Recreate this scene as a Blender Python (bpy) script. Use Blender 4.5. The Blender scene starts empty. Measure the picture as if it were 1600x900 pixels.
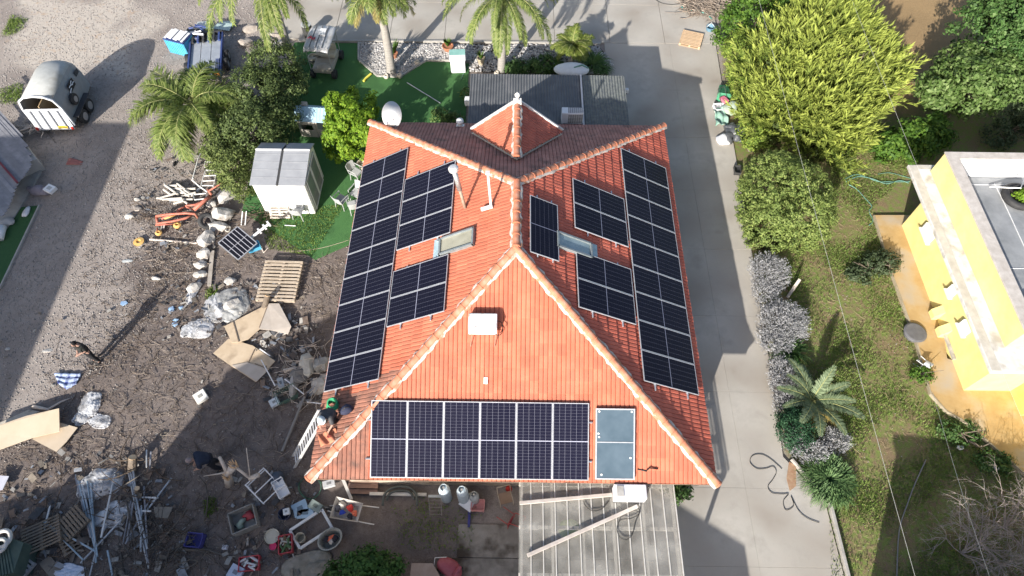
import bpy, bmesh, math, random
import numpy as np
from mathutils import Vector, Matrix
random.seed(7); rng = np.random.default_rng(7)
R = math.radians; PI = math.pi
S = bpy.context.scene
COL = S.collection

# ---------------- camera ----------------
CF = 1020.0; CA = R(31.5); CH = 22.5; CR = R(0.6); CY = R(0.2)
_fw = Vector((0, math.sin(CA), -math.cos(CA))); _up = Vector((0, math.cos(CA), math.sin(CA))); _rt = Vector((1, 0, 0))
_r2 = _rt*math.cos(CR)+_up*math.sin(CR); _u2 = _up*math.cos(CR)-_rt*math.sin(CR)
_Z = Matrix.Rotation(CY, 3, 'Z'); FW, UP, RT = _Z@_fw, _Z@_u2, _Z@_r2
CAM = Vector((0, 0, CH))
cd = bpy.data.cameras.new('camera'); cam = bpy.data.objects.new('camera', cd); COL.objects.link(cam)
mw = Matrix.Identity(4)
for i in range(3):
    mw[i][0] = RT[i]; mw[i][1] = UP[i]; mw[i][2] = -FW[i]; mw[i][3] = CAM[i]
cam.matrix_world = mw
cd.sensor_width = 36; cd.lens = 36*CF/1600; cd.clip_end = 2000; cd.clip_start = 0.1
S.camera = cam
S.render.resolution_x = 1024; S.render.resolution_y = 576

def at(px, py, z=0.0):
    d = FW*CF+RT*(px-800)-UP*(py-450)
    t = (z-CH)/d.z
    return CAM+d*t

# ---------------- world, sun ----------------
SUN_EL = R(23.6); sx, sy = 1.02, 2.07   # shadow offset per metre of height
SUN_AZ = math.atan2(-sx, -sy)           # compass bearing of the sun from +Y
w = bpy.data.worlds.new("World"); S.world = w; w.use_nodes = True
nt = w.node_tree; bg = nt.nodes['Background']
sk = nt.nodes.new('ShaderNodeTexSky'); sk.sky_type = 'NISHITA'; sk.sun_disc = False
sk.sun_elevation = SUN_EL; sk.sun_rotation = SUN_AZ; sk.air_density = 0.9; sk.dust_density = 2.2; sk.ozone_density = 0.8
nt.links.new(sk.outputs[0], bg.inputs[0]); bg.inputs[1].default_value = 0.115
sd = bpy.data.lights.new('sun', 'SUN'); so = bpy.data.objects.new('sun', sd); COL.objects.link(so)
sd.energy = 5.0; sd.angle = R(0.5); sd.color = (1.0, 0.95, 0.875)
ldir = Vector((sx, sy, -1.0)).normalized()
so.rotation_euler = ldir.to_track_quat('-Z', 'Y').to_euler()
so.location = (-15, -30, 30)
S.view_settings.view_transform = 'Standard'; S.view_settings.look = 'None'
S.view_settings.exposure = 0.84; S.view_settings.gamma = 1.0

# ---------------- materials ----------------
MATS = {}
def mat(name, c1, c2=None, rough=0.8, metal=0.0, scale=3.0, bump=0.0, bscale=None, spec=0.4, rnd=0.0, rndcol=None, alpha=1.0, transl=0.0, detail=6, lo=0.35, hi=0.65, streak=None, coord='Object', dirt=None, dscale=1.2, dlo=0.52, dhi=0.7):
    if name in MATS: return MATS[name]
    m = bpy.data.materials.new(name); m.use_nodes = True; MATS[name] = m
    n = m.node_tree.nodes; L = m.node_tree.links; b = n['Principled BSDF']; out = n['Material Output']
    b.inputs['Roughness'].default_value = rough; b.inputs['Metallic'].default_value = metal
    b.inputs['Specular IOR Level'].default_value = spec
    c1 = tuple(c1)+(1,); c2 = tuple(c2)+(1,) if c2 else c1
    if coord == 'World':
        g = n.new('ShaderNodeNewGeometry'); co = g.outputs['Position']
    else:
        g = n.new('ShaderNodeTexCoord'); co = g.outputs['Object']
    if streak:
        mp = n.new('ShaderNodeMapping'); mp.inputs['Scale'].default_value = streak; L.new(co, mp.inputs[0]); co2 = mp.outputs[0]
    else: co2 = co
    no = n.new('ShaderNodeTexNoise'); no.inputs['Scale'].default_value = scale; no.inputs['Detail'].default_value = detail
    no.inputs['Roughness'].default_value = 0.65
    L.new(co2, no.inputs['Vector'])
    rp = n.new('ShaderNodeValToRGB'); rp.color_ramp.elements[0].position = lo; rp.color_ramp.elements[1].position = hi
    rp.color_ramp.elements[0].color = c1; rp.color_ramp.elements[1].color = c2
    L.new(no.outputs['Fac'], rp.inputs[0]); col = rp.outputs[0]
    if dirt:
        n2 = n.new('ShaderNodeTexNoise'); n2.inputs['Scale'].default_value = dscale; n2.inputs['Detail'].default_value = 8
        L.new(co, n2.inputs['Vector'])
        r2 = n.new('ShaderNodeMapRange'); r2.inputs[1].default_value = dlo; r2.inputs[2].default_value = dhi; L.new(n2.outputs['Fac'], r2.inputs[0])
        mx = n.new('ShaderNodeMixRGB'); L.new(r2.outputs[0], mx.inputs[0]); L.new(col, mx.inputs[1]); mx.inputs[2].default_value = tuple(dirt)+(1,)
        col = mx.outputs[0]
    if rnd > 0:
        gi = n.new('ShaderNodeNewGeometry'); oi = n.new('ShaderNodeObjectInfo')
        ad = n.new('ShaderNodeMath'); ad.operation = 'ADD'; L.new(gi.outputs['Random Per Island'], ad.inputs[0]); L.new(oi.outputs['Random'], ad.inputs[1])
        fr = n.new('ShaderNodeMath'); fr.operation = 'FRACT'; L.new(ad.outputs[0], fr.inputs[0])
        mx = n.new('ShaderNodeMixRGB'); mx.inputs[2].default_value = tuple(rndcol or (0, 0, 0))+(1,)
        ml = n.new('ShaderNodeMath'); ml.operation = 'MULTIPLY'; ml.inputs[1].default_value = rnd; L.new(fr.outputs[0], ml.inputs[0])
        L.new(ml.outputs[0], mx.inputs[0]); L.new(col, mx.inputs[1]); col = mx.outputs[0]
    L.new(col, b.inputs['Base Color'])
    if bump > 0:
        nb = n.new('ShaderNodeTexNoise'); nb.inputs['Scale'].default_value = bscale or scale*4; nb.inputs['Detail'].default_value = 5
        L.new(co2, nb.inputs['Vector'])
        bp = n.new('ShaderNodeBump'); bp.inputs['Strength'].default_value = bump; bp.inputs['Distance'].default_value = 0.02
        L.new(nb.outputs['Fac'], bp.inputs['Height']); L.new(bp.outputs[0], b.inputs['Normal'])
    if transl > 0:
        t = n.new('ShaderNodeBsdfTranslucent'); L.new(col, t.inputs[0]); ms = n.new('ShaderNodeMixShader'); ms.inputs[0].default_value = transl
        L.new(b.outputs[0], ms.inputs[1]); L.new(t.outputs[0], ms.inputs[2]); L.new(ms.outputs[0], out.inputs[0])
    if alpha < 1:
        b.inputs['Alpha'].default_value = alpha
    return m

# ---------------- objects ----------------
def setp(o, label=None, cat=None, group=None, kind=None):
    if label: o['label'] = label
    if cat: o['category'] = cat
    if group: o['group'] = group
    if kind: o['kind'] = kind
    return o
def thing(name, label, cat, loc=(0, 0, 0), rz=0.0, group=None, rot=None):
    o = bpy.data.objects.new(name, None); o.empty_display_size = 0.1; COL.objects.link(o)
    o.location = loc; o.rotation_euler = rot if rot else (0, 0, rz)
    return setp(o, label, cat, group)
def link(name, me, parent=None, loc=None, rot=None, sc=None):
    o = bpy.data.objects.new(name, me); COL.objects.link(o)
    if parent: o.parent = parent
    if loc is not None: o.location = loc
    if rot is not None: o.rotation_euler = rot
    if sc is not None: o.scale = sc if hasattr(sc, '__len__') else (sc, sc, sc)
    return o
def dup(root, loc=None, rot=None, label=None, group=None, sc=None):
    r = root.copy(); COL.objects.link(r)
    if loc is not None: r.location = loc
    if rot is not None: r.rotation_euler = rot
    if sc is not None: r.scale = sc
    if label: r['label'] = label
    if group: r['group'] = group
    for ch in list(root.children):
        c = ch.copy(); COL.objects.link(c); c.parent = r
        for g in list(ch.children):
            d = g.copy(); COL.objects.link(d); d.parent = c
    return r

_ico = {}
def ico(sub):
    if sub not in _ico:
        bm = bmesh.new(); bmesh.ops.create_icosphere(bm, subdivisions=sub, radius=1)
        _ico[sub] = (np.array([v.co[:] for v in bm.verts]), [[v.index for v in f.verts] for f in bm.faces]); bm.free()
    return _ico[sub]

class MB:
    def __init__(s, off=(0, 0, 0)): s.v = []; s.f = []; s.m = []; s.k = 0; s.off = Vector(off)
    def add(s, vs, fs):
        b = len(s.v); o = s.off
        s.v += [(v[0]-o.x, v[1]-o.y, v[2]-o.z) for v in vs]; s.f += [tuple(b+i for i in f) for f in fs]; s.m += [s.k]*len(fs); return s
    def box(s, c, d, rz=0.0, M=None):
        x, y, z = d[0]/2, d[1]/2, d[2]/2
        vs = [Vector((i*x, j*y, k*z)) for i in (-1, 1) for j in (-1, 1) for k in (-1, 1)]
        Q = M if M is not None else Matrix.Rotation(rz, 3, 'Z')
        vs = [Q@v+Vector(c) for v in vs]
        return s.add(vs, [(0, 1, 3, 2), (4, 6, 7, 5), (0, 4, 5, 1), (2, 3, 7, 6), (0, 2, 6, 4), (1, 5, 7, 3)])
    def beam(s, a, b, w, h=None, up=(0, 0, 1)):
        h = h or w; a, b = Vector(a), Vector(b); x = (b-a); l = x.length; x.normalize(); u = Vector(up)
        if abs(x.dot(u)) > 0.98: u = Vector((0, 1, 0))
        y = u.cross(x).normalized(); z = x.cross(y)
        M = Matrix((x, y, z)).transposed()
        return s.box((a+b)/2, (l, w, h), M=M)
    def tube(s, pts, r, n=6, cap=True):
        pts = [Vector(p) for p in pts]; N = len(pts)
        rr = r if hasattr(r, '__len__') else [r]*N
        vs = []; prev = None
        for i, p in enumerate(pts):
            t = (pts[min(i+1, N-1)]-pts[max(i-1, 0)])
            if t.length < 1e-9: t = Vector((0, 0, 1))
            t.normalize()
            if prev is None:
                u = Vector((0, 0, 1)) if abs(t.z) < 0.9 else Vector((1, 0, 0))
                x = t.cross(u).normalized()
            else:
                x = prev-t*prev.dot(t)
                if x.length < 1e-6: x = t.orthogonal()
                x.normalize()
            prev = x; y = t.cross(x)
            for k in range(n):
                a = 2*PI*k/n; vs.append(p+(x*math.cos(a)+y*math.sin(a))*rr[i])
        fs = [(i*n+k, i*n+(k+1) % n, (i+1)*n+(k+1) % n, (i+1)*n+k) for i in range(N-1) for k in range(n)]
        if cap: fs += [tuple(range(n-1, -1, -1)), tuple((N-1)*n+k for k in range(n))]
        return s.add(vs, fs)
    def cyl(s, a, b, r, r2=None, n=12): return s.tube([a, b], [r, r2 if r2 is not None else r], n)
    def ring(s, c, R0, r, n=20, m=6, M=None):
        M = M or Matrix.Identity(3); vs = []
        for i in range(n):
            a = 2*PI*i/n
            for j in range(m):
                b = 2*PI*j/m; q = R0+r*math.cos(b)
                vs.append(M@Vector((q*math.cos(a), q*math.sin(a), r*math.sin(b)))+Vector(c))
        return s.add(vs, [(i*m+j, ((i+1) % n)*m+j, ((i+1) % n)*m+(j+1) % m, i*m+(j+1) % m) for i in range(n) for j in range(m)])
    def lathe(s, prof, c=(0, 0, 0), n=16, M=None):
        vs = []; M = M or Matrix.Identity(3)
        for r, z in prof:
            for k in range(n):
                a = 2*PI*k/n; vs.append(M@Vector((r*math.cos(a), r*math.sin(a), z))+Vector(c))
        N = len(prof)
        fs = [(i*n+k, i*n+(k+1) % n, (i+1)*n+(k+1) % n, (i+1)*n+k) for i in range(N-1) for k in range(n)]
        if prof[0][0] > 1e-4: fs.append(tuple(range(n-1, -1, -1)))
        if prof[-1][0] > 1e-4: fs.append(tuple((N-1)*n+k for k in range(n)))
        return s.add(vs, fs)
    def prism(s, poly, z0, z1):
        n = len(poly); vs = [(p[0], p[1], z0) for p in poly]+[(p[0], p[1], z1) for p in poly]
        ar = sum(poly[i][0]*poly[(i+1) % n][1]-poly[(i+1) % n][0]*poly[i][1] for i in range(n))
        top = tuple(range(n, 2*n)); bot = tuple(range(n-1, -1, -1))
        fs = [top, bot]+[(i, (i+1) % n, n+(i+1) % n, n+i) for i in range(n)]
        if ar < 0: fs = [f[::-1] for f in fs]
        return s.add(vs, fs)
    def face(s, pts): return s.add(pts, [tuple(range(len(pts)))])
    def slab(s, pts, t):
        "planar polygon in any plane, thickened by t against its normal"
        P = [Vector(p) for p in pts]; nrm = (P[1]-P[0]).cross(P[2]-P[0]).normalized()
        if nrm.z < 0: P = P[::-1]; nrm = -nrm
        n = len(P); Q = [p-nrm*t for p in P]
        return s.add(P+Q, [tuple(range(n)), tuple(range(2*n-1, n-1, -1))]+[(i, n+i, n+(i+1) % n, (i+1) % n) for i in range(n)])
    def grid(s, fn, nu, nv, t=0.0):
        vs = [fn(i/nu, j/nv) for i in range(nu+1) for j in range(nv+1)]
        fs = [(i*(nv+1)+j, (i+1)*(nv+1)+j, (i+1)*(nv+1)+j+1, i*(nv+1)+j+1) for i in range(nu) for j in range(nv)]
        return s.add(vs, fs)
    def blob(s, c, r, amp=0.15, sub=2, seed=0, M=None):
        V, F = ico(sub); g = np.random.default_rng(seed+int(abs(c[0])*1000)+int(abs(c[1])*777))
        d = g.normal(size=(6, 3)); ph = g.uniform(0, 6, 6)
        k = 1+amp*sum(np.sin(V@d[i]*2.0+ph[i]) for i in range(6))/2
        W = V*k[:, None]*np.array(r)
        if M is not None: W = W@np.array(M.transposed())
        return s.add(W+np.array(c), F)
    def build(s, name, mats, parent=None, smooth=False, bev=0.0, kind=None, label=None, cat=None, group=None, loc=None, sub=0, solid=0.0):
        me = bpy.data.meshes.new(name); me.from_pydata(s.v, [], s.f)
        ml = mats if isinstance(mats, (list, tuple)) else [mats]
        for m in ml: me.materials.append(m)
        if len(ml) > 1: me.polygons.foreach_set('material_index', s.m)
        if smooth: me.polygons.foreach_set('use_smooth', [True]*len(s.f))
        me.update()
        o = link(name, me, parent, loc)
        if solid: md = o.modifiers.new('solid', 'SOLIDIFY'); md.thickness = solid
        if bev: md = o.modifiers.new('bevel', 'BEVEL'); md.width = bev; md.segments = 2; md.limit_method = 'ANGLE'
        if sub: md = o.modifiers.new('sub', 'SUBSURF'); md.levels = sub; md.render_levels = sub
        return setp(o, label, cat, group, kind)

def fast_mesh(name, V, nper, mat_, attr=None):
    "V: (N*nper,3) array of polygons with nper corners each"
    V = np.ascontiguousarray(V, dtype=np.float32).reshape(-1, 3); n = len(V)//nper
    me = bpy.data.meshes.new(name)
    me.vertices.add(len(V)); me.vertices.foreach_set('co', V.ravel())
    me.loops.add(len(V)); me.loops.foreach_set('vertex_index', np.arange(len(V), dtype=np.int32))
    me.polygons.add(n); me.polygons.foreach_set('loop_start', np.arange(0, len(V), nper, dtype=np.int32))
    if attr is not None:
        a = me.attributes.new('tip', 'FLOAT', 'POINT'); a.data.foreach_set('value', np.ascontiguousarray(attr, dtype=np.float32).ravel())
    me.update(calc_edges=True); me.validate()
    if mat_: me.materials.append(mat_)
    return me
def tri_mesh(name, V, F, mat_):
    V = np.ascontiguousarray(V, dtype=np.float32).reshape(-1, 3); F = np.ascontiguousarray(F, dtype=np.int32); k = F.shape[1]
    me = bpy.data.meshes.new(name)
    me.vertices.add(len(V)); me.vertices.foreach_set('co', V.ravel())
    me.loops.add(F.size); me.loops.foreach_set('vertex_index', F.ravel())
    me.polygons.add(len(F)); me.polygons.foreach_set('loop_start', np.arange(0, F.size, k, dtype=np.int32))
    me.update(calc_edges=True); me.materials.append(mat_)
    return me

def in_poly(x, y, poly):
    c = np.zeros_like(x, dtype=bool); n = len(poly); j = n-1
    for i in range(n):
        xi, yi = poly[i][0], poly[i][1]; xj, yj = poly[j][0], poly[j][1]
        if yi != yj:
            c ^= ((yi > y) != (yj > y)) & (x < (xj-xi)*(y-yi)/(yj-yi)+xi)
        j = i
    return c
def dist_poly(x, y, poly):
    "signed distance, positive inside"
    d = np.full(x.shape, 1e9); n = len(poly)
    for i in range(n):
        ax, ay = poly[i][0], poly[i][1]; bx, by = poly[(i+1) % n][0], poly[(i+1) % n][1]
        dx, dy = bx-ax, by-ay; t = np.clip(((x-ax)*dx+(y-ay)*dy)/(dx*dx+dy*dy+1e-12), 0, 1)
        d = np.minimum(d, np.hypot(x-ax-t*dx, y-ay-t*dy))
    return np.where(in_poly(x, y, poly), d, -d)
def pix(*pts, z=0.0): return [at(p[0], p[1], z) for p in pts]
def scatter(poly, n, g=None):
    g = g or rng; P = np.array([(p[0], p[1]) for p in poly]); lo, hi = P.min(0), P.max(0); out = []
    tot = 0
    while tot < n:
        q = g.uniform(lo, hi, (n*2, 2)); q = q[in_poly(q[:, 0], q[:, 1], poly)]; out.append(q); tot += len(q)
        if len(q) == 0: break
    return np.concatenate(out)[:n]
# ================= GROUND =================
gravel_poly = pix((-700, -300), (560, -60), (470, 120), (330, 300), (300, 440), (230, 520), (140, 620), (60, 760), (-700, 1100))
soil_poly = pix((330, 300), (500, 350), (600, 300), (620, 760), (760, 780), (700, 1000), (-300, 1100), (-100, 780), (40, 640), (120, 590), (160, 540), (210, 470), (230, 330))
sand_poly = pix((40, 0), (260, 0), (210, 80), (170, 120), (60, 120), (20, 60))
tan_poly = pix((1340, -80), (1540, -80), (1530, 60), (1450, 140), (1395, 190), (1360, 100))
garden_poly = pix((1120, -120), (1900, -120), (1950, 1100), (1320, 1100), (1290, 800), (1225, 700), (1210, 560), (1170, 400), (1140, 250))
def noise2(x, y, s, seed=0):
    g = np.random.default_rng(seed); o = np.zeros_like(x)
    for i in range(10):
        a = g.uniform(0, 2*PI); f = s*(0.6+1.6*g.random()); p = g.uniform(0, 6.28)
        o += np.sin((x*math.cos(a)+y*math.sin(a))*f+p+1.3*np.sin((x*math.sin(a)-y*math.cos(a))*f*0.6+p*2))
    return o/5.5
def axis(lo, hi, st, far):
    a = np.arange(lo, hi+st/2, st); l = lo-np.geomspace(st*2, far, 14)[::-1]; h = hi+np.geomspace(st*2, far, 14)
    return np.concatenate([l, a, h])
gx = axis(-34, 34, 0.2, 700); gy = axis(-4, 44, 0.2, 700)
X, Y = np.meshgrid(gx, gy, indexing='ij')
def soft(poly, w, ns=0.5, seed=1):
    return np.clip(dist_poly(X, Y, poly)/w*0.5+0.5+ns*noise2(X, Y, 1.1, seed), 0, 1)
a_soil = soft(soil_poly, 1.2, 0.25, 1)
a_sand = soft(sand_poly, 2.5, 0.4, 2)
a_gard = soft(garden_poly, 0.6, 0.1, 3)
a_tan = soft(tan_poly, 1.5, 0.3, 4)
strip = pix((1040, -20), (1120, -20), (1135, 60), (1110, 40))
Z = 0.03*noise2(X, Y, 2.2, 5)*a_soil+0.03*noise2(X, Y, 1.3, 6)*a_gard+0.012*noise2(X, Y, 4, 8)*a_soil
house_pad = [(-6.6, 3.2), (11.2, 2.4), (11.2, 31), (-12, 31), (-12, 19), (-6.6, 17)]
Z *= np.clip(-dist_poly(X, Y, house_pad)/0.8, 0, 1); Z -= 0.03*np.clip(dist_poly(X, Y, house_pad)/0.8+1, 0, 1)
Z = np.where((np.abs(X) > 33) | (Y > 43) | (Y < -3), -0.02, Z)
nx, ny = X.shape
idx = np.arange(nx*ny).reshape(nx, ny)
F = np.stack([idx[:-1, :-1], idx[1:, :-1], idx[1:, 1:], idx[:-1, 1:]], -1).reshape(-1, 4)
gm = bpy.data.materials.new('ground_soil'); gm.use_nodes = True
n = gm.node_tree.nodes; L = gm.node_tree.links; b = n['Principled BSDF']; b.inputs['Roughness'].default_value = 0.95; b.inputs['Specular IOR Level'].default_value = 0.15
geo = n.new('ShaderNodeNewGeometry')
def N(scale, det=8, rough=0.65, dist=0.0):
    q = n.new('ShaderNodeTexNoise'); q.inputs['Scale'].default_value = scale; q.inputs['Detail'].default_value = det; q.inputs['Roughness'].default_value = rough
    q.inputs['Distortion'].default_value = dist; L.new(geo.outputs['Position'], q.inputs['Vector']); return q.outputs['Fac']
def RAMP(src, *st):
    q = n.new('ShaderNodeValToRGB'); e = q.color_ramp.elements
    e[0].position = st[0][0]; e[0].color = st[0][1]+(1,); e[1].position = st[-1][0]; e[1].color = st[-1][1]+(1,)
    for p_, c_ in st[1:-1]:
        z_ = e.new(p_); z_.color = c_+(1,)
    L.new(src, q.inputs[0]); return q.outputs[0]
def MIX(f, a_, b_, mode='MIX'):
    q = n.new('ShaderNodeMixRGB'); q.blend_type = mode
    if isinstance(f, float): q.inputs[0].default_value = f
    else: L.new(f, q.inputs[0])
    for i_, z_ in ((1, a_), (2, b_)):
        if isinstance(z_, tuple): q.inputs[i_].default_value = z_+(1,)
        else: L.new(z_, q.inputs[i_])
    return q.outputs[0]
def ATT(nm):
    q = n.new('ShaderNodeAttribute'); q.attribute_name = nm; return q.outputs['Fac']
def SHARP(att, nz, k=0.5):
    a1 = n.new('ShaderNodeMath'); a1.operation = 'MULTIPLY_ADD'; L.new(nz, a1.inputs[0]); a1.inputs[1].default_value = k; a1.inputs[2].default_value = -k/2
    a2 = n.new('ShaderNodeMath'); a2.operation = 'ADD'; L.new(att, a2.inputs[0]); L.new(a1.outputs[0], a2.inputs[1])
    mr = n.new('ShaderNodeMapRange'); mr.inputs[1].default_value = 0.35; mr.inputs[2].default_value = 0.65; L.new(a2.outputs[0], mr.inputs[0]); return mr.outputs[0]
fine = N(28, 10, 0.75); mid = N(5, 8, 0.7); big = N(0.5, 6, 0.6, 0.5); vfine = N(90, 4, 0.7)
gravel = MIX(0.5, RAMP(fine, (0.3, (.135, .11, .095)), (0.5, (.30, .258, .228)), (0.68, (.48, .435, .40))), RAMP(big, (0.35, (.215, .185, .167)), (0.6, (.375, .33, .298))))
gravel = MIX(RAMP(mid, (0.5, (0, 0, 0)), (0.7, (.5, .5, .5))), gravel, (.12, .10, .088))
soil = MIX(0.5, RAMP(fine, (0.3, (.075, .058, .05)), (0.5, (.17, .14, .125)), (0.7, (.34, .295, .27))), RAMP(mid, (0.35, (.11, .086, .075)), (0.62, (.22, .185, .165))))
soil = MIX(RAMP(big, (0.5, (0, 0, 0)), (0.68, (.55, .55, .55))), soil, (.235, .20, .18))
sand = MIX(0.5, RAMP(mid, (0.3, (.42, .375, .33)), (0.7, (.58, .53, .475))), RAMP(fine, (0.3, (.30, .25, .20)), (0.7, (.55, .50, .44))))
sand = MIX(RAMP(N(1.7, 5), (0.55, (0, 0, 0)), (0.68, (.5, .5, .5))), sand, (.40, .23, .10))
grass = MIX(RAMP(mid, (0.42, (0, 0, 0)), (0.6, (1, 1, 1))), RAMP(fine, (0.3, (.10, .135, .03)), (0.7, (.22, .285, .08))), RAMP(fine, (0.3, (.13, .095, .055)), (0.7, (.28, .21, .125))))
grass = MIX(RAMP(N(0.9, 6, 0.6, 0.8), (0.50, (0, 0, 0)), (0.66, (.8, .8, .8))), grass, RAMP(fine, (0.3, (.13, .09, .055)), (0.7, (.29, .205, .13))))
tanc = RAMP(fine, (0.3, (.20, .125, .06)), (0.7, (.42, .30, .16)))
c = MIX(SHARP(ATT('soil'), mid), gravel, soil); c = MIX(SHARP(ATT('sand'), mid), c, sand)
c = MIX(SHARP(ATT('garden'), mid), c, grass); c = MIX(SHARP(ATT('tan'), mid), c, tanc)
L.new(c, b.inputs['Base Color'])
bp = n.new('ShaderNodeBump'); bp.inputs['Strength'].default_value = 0.6; bp.inputs['Distance'].default_value = 0.035
hm = MIX(0.5, fine, mid); L.new(hm, bp.inputs['Height']); L.new(bp.outputs[0], b.inputs['Normal'])
me = tri_mesh('ground', np.stack([X, Y, Z], -1).reshape(-1, 3), F, gm)
for nm, a_ in (('soil', a_soil), ('sand', a_sand), ('garden', a_gard), ('tan', a_tan)):
    q = me.attributes.new(nm, 'FLOAT', 'POINT'); q.data.foreach_set('value', a_.astype(np.float32).ravel())
me.polygons.foreach_set('use_smooth', [True]*len(me.polygons))
setp(link('ground', me), kind='structure')

# ---- concrete driveway : slabs are parts ----
conc = mat('driveway_concrete', (.345, .32, .282), (.50, .472, .425), rough=0.9, scale=1.1, bump=0.25, bscale=60, coord='World', dirt=(.29, .255, .215), dscale=0.55, dlo=.42, dhi=.72, detail=12, lo=.3, hi=.7)
dm = conc.node_tree; 
drive = thing('driveway', None, None, (0, 0, 0)); setp(drive, kind='structure')
xl, xr = 4.6, 10.0
ys = [-3, 0.6, 3.4, 5.9, 9.4, 12.6, 15.8, 19.0, 22.2, 25.4, 28.9]
def right_edge(y):   # right border of the drive
    pts = [(-3, 10.6), (3, 10.66), (5.5, 10.6), (7.0, 9.5), (10.8, 9.75), (15.5, 9.96), (20.9, 10.2), (26, 10.3), (30, 10.5), (60, 11.5)]
    for (a, xa), (b_, xb) in zip(pts, pts[1:]):
        if a <= y <= b_: return xa+(xb-xa)*(y-a)/(b_-a)
    return 10.6
for i in range(len(ys)-1):
    y0, y1 = ys[i]+0.0025, ys[i+1]-0.0025
    yy = [y for y in (5.5, 7.0) if y0 < y < y1]
    xm = 8.0
    for (xa, xb) in ((xl, xm-0.002), (xm+0.002, None)):
        if xb is None: poly = [(xa, y0)]+[(right_edge(y), y) for y in [y0]+yy+[y1]]+[(xa, y1)]
        else: poly = [(xa, y0), (xb, y0), (xb, y1), (xa, y1)]
        MB().prism(poly, -0.1, 0.05+random.uniform(-.004, .004)).build('slab', conc, drive, bev=0.003)
# rear court beyond the lawn
y0 = 28.92
for i in range(9):
    xa = -12.5+i*2.9
    for j in range(4):
        ya = y0+j*3.2
        MB().prism([(xa+.01, ya+.01), (min(xa+2.89, right_edge(ya)), ya+.01), (min(xa+2.89, right_edge(ya+3)), ya+3.19), (xa+.01, ya+3.19)], -0.1, 0.05+random.uniform(-.003, .003)).build('slab', conc, drive, bev=0.003)
MB().prism([(-11.4, 28.70), (-0.3, 28.80), (4.4, 28.75), (4.4, 28.91), (-0.3, 28.91), (-11.4, 28.86)], 0, 0.12).build('kerb', mat('kerb_concrete', (.33, .31, .28), (.42, .40, .37), scale=4, bump=.3), drive, bev=.01)
# patio under the pergola and to its left
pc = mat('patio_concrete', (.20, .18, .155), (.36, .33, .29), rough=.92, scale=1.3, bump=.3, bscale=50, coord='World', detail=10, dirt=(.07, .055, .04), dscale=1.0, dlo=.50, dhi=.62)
pt = thing('patio', None, None); setp(pt, kind='structure')
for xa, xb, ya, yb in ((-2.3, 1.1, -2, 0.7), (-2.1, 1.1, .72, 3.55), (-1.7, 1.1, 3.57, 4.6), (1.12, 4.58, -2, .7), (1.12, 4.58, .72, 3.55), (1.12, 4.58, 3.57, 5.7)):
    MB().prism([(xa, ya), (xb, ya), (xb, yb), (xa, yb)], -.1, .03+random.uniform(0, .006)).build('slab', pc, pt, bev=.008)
# rust stain on drive edge (flat mineral stain of its own shape)
st = mat('rust_stain', (.30, .17, .10), (.40, .27, .17), scale=6)
MB().prism([tuple(p[:2]) for p in pix((1232, 722), (1243, 728), (1243, 760), (1233, 768), (1228, 748))], .05, .0575).build('stain', st, drive)
# retaining kerb on the right of the drive
MB().beam((10.75, 3.0, .05), (10.72, 5.5, .05), .1, .3).beam((10.7, 5.4, .05), (9.75, 6.9, .05), .08, .26).build('kerb', mat('kerb_concrete', (.33, .31, .28)), drive, bev=.01)
MB().beam((10.78, -3, .05), (10.75, 2.98, .05), .1, .3).build('kerb', mat('kerb_concrete', (.33, .31, .28)), drive, bev=.01)

# ---- artificial lawn ----
turf = mat('artificial_turf', (.05, .135, .045), (.085, .20, .07), rough=.95, scale=60, bump=.6, bscale=220, coord='World', detail=3, dirt=(.045, .11, .04), dscale=.5, spec=.15)
lawn = thing('lawn', None, None); setp(lawn, kind='structure')
def strip_poly(pts, z0, z1, name, m, par): return MB().prism([(p[0], p[1]) for p in pts], z0, z1).build(name, m, par)
lw = [(-8.27, 28.65), (-11.6, 28.65), (-12.2, 24), (-11.8, 17.5), (-10.2, 16.4), (-8.2, 15.0), (-6.0, 16.4), (-6.0, 18), (-2.4, 18.5), (-2.4, 27.2), (-4.6, 27.3), (-5.8, 26.05), (-7.0, 26.1), (-8.1, 27.3)]
strip_poly(lw, -.05, .035, 'turf', turf, lawn)
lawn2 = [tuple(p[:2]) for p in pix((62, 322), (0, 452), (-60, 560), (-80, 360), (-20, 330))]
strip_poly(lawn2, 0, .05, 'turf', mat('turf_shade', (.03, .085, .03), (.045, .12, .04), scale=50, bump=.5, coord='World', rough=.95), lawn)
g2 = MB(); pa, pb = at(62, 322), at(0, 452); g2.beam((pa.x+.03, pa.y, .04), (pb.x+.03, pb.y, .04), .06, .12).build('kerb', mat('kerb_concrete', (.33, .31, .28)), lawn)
# ---- stone bed ----
bedsoil = mat('bed_soil', (.03, .022, .017), (.07, .055, .042), scale=8, bump=.6, coord='World')
bed = [(-8.25, 28.68), (-8.07, 27.33), (-6.97, 26.15), (-5.83, 26.1), (-4.6, 27.36), (-2.3, 27.4), (-2.35, 26.6), (2.2, 26.6), (4.4, 26.5), (5.0, 27.2), (4.3, 28.7), (-.3, 28.72)]
bo = MB().prism(bed, -.05, .045).build('bed', bedsoil); setp(bo, kind='structure')
e = MB()
for a_, b_ in zip(bed[:6], bed[1:6]): e.beam((a_[0], a_[1], .06), (b_[0], b_[1], .06), .09, .12)
e.build('kerb', mat('kerb_concrete', (.33, .31, .28)), bo)

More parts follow.
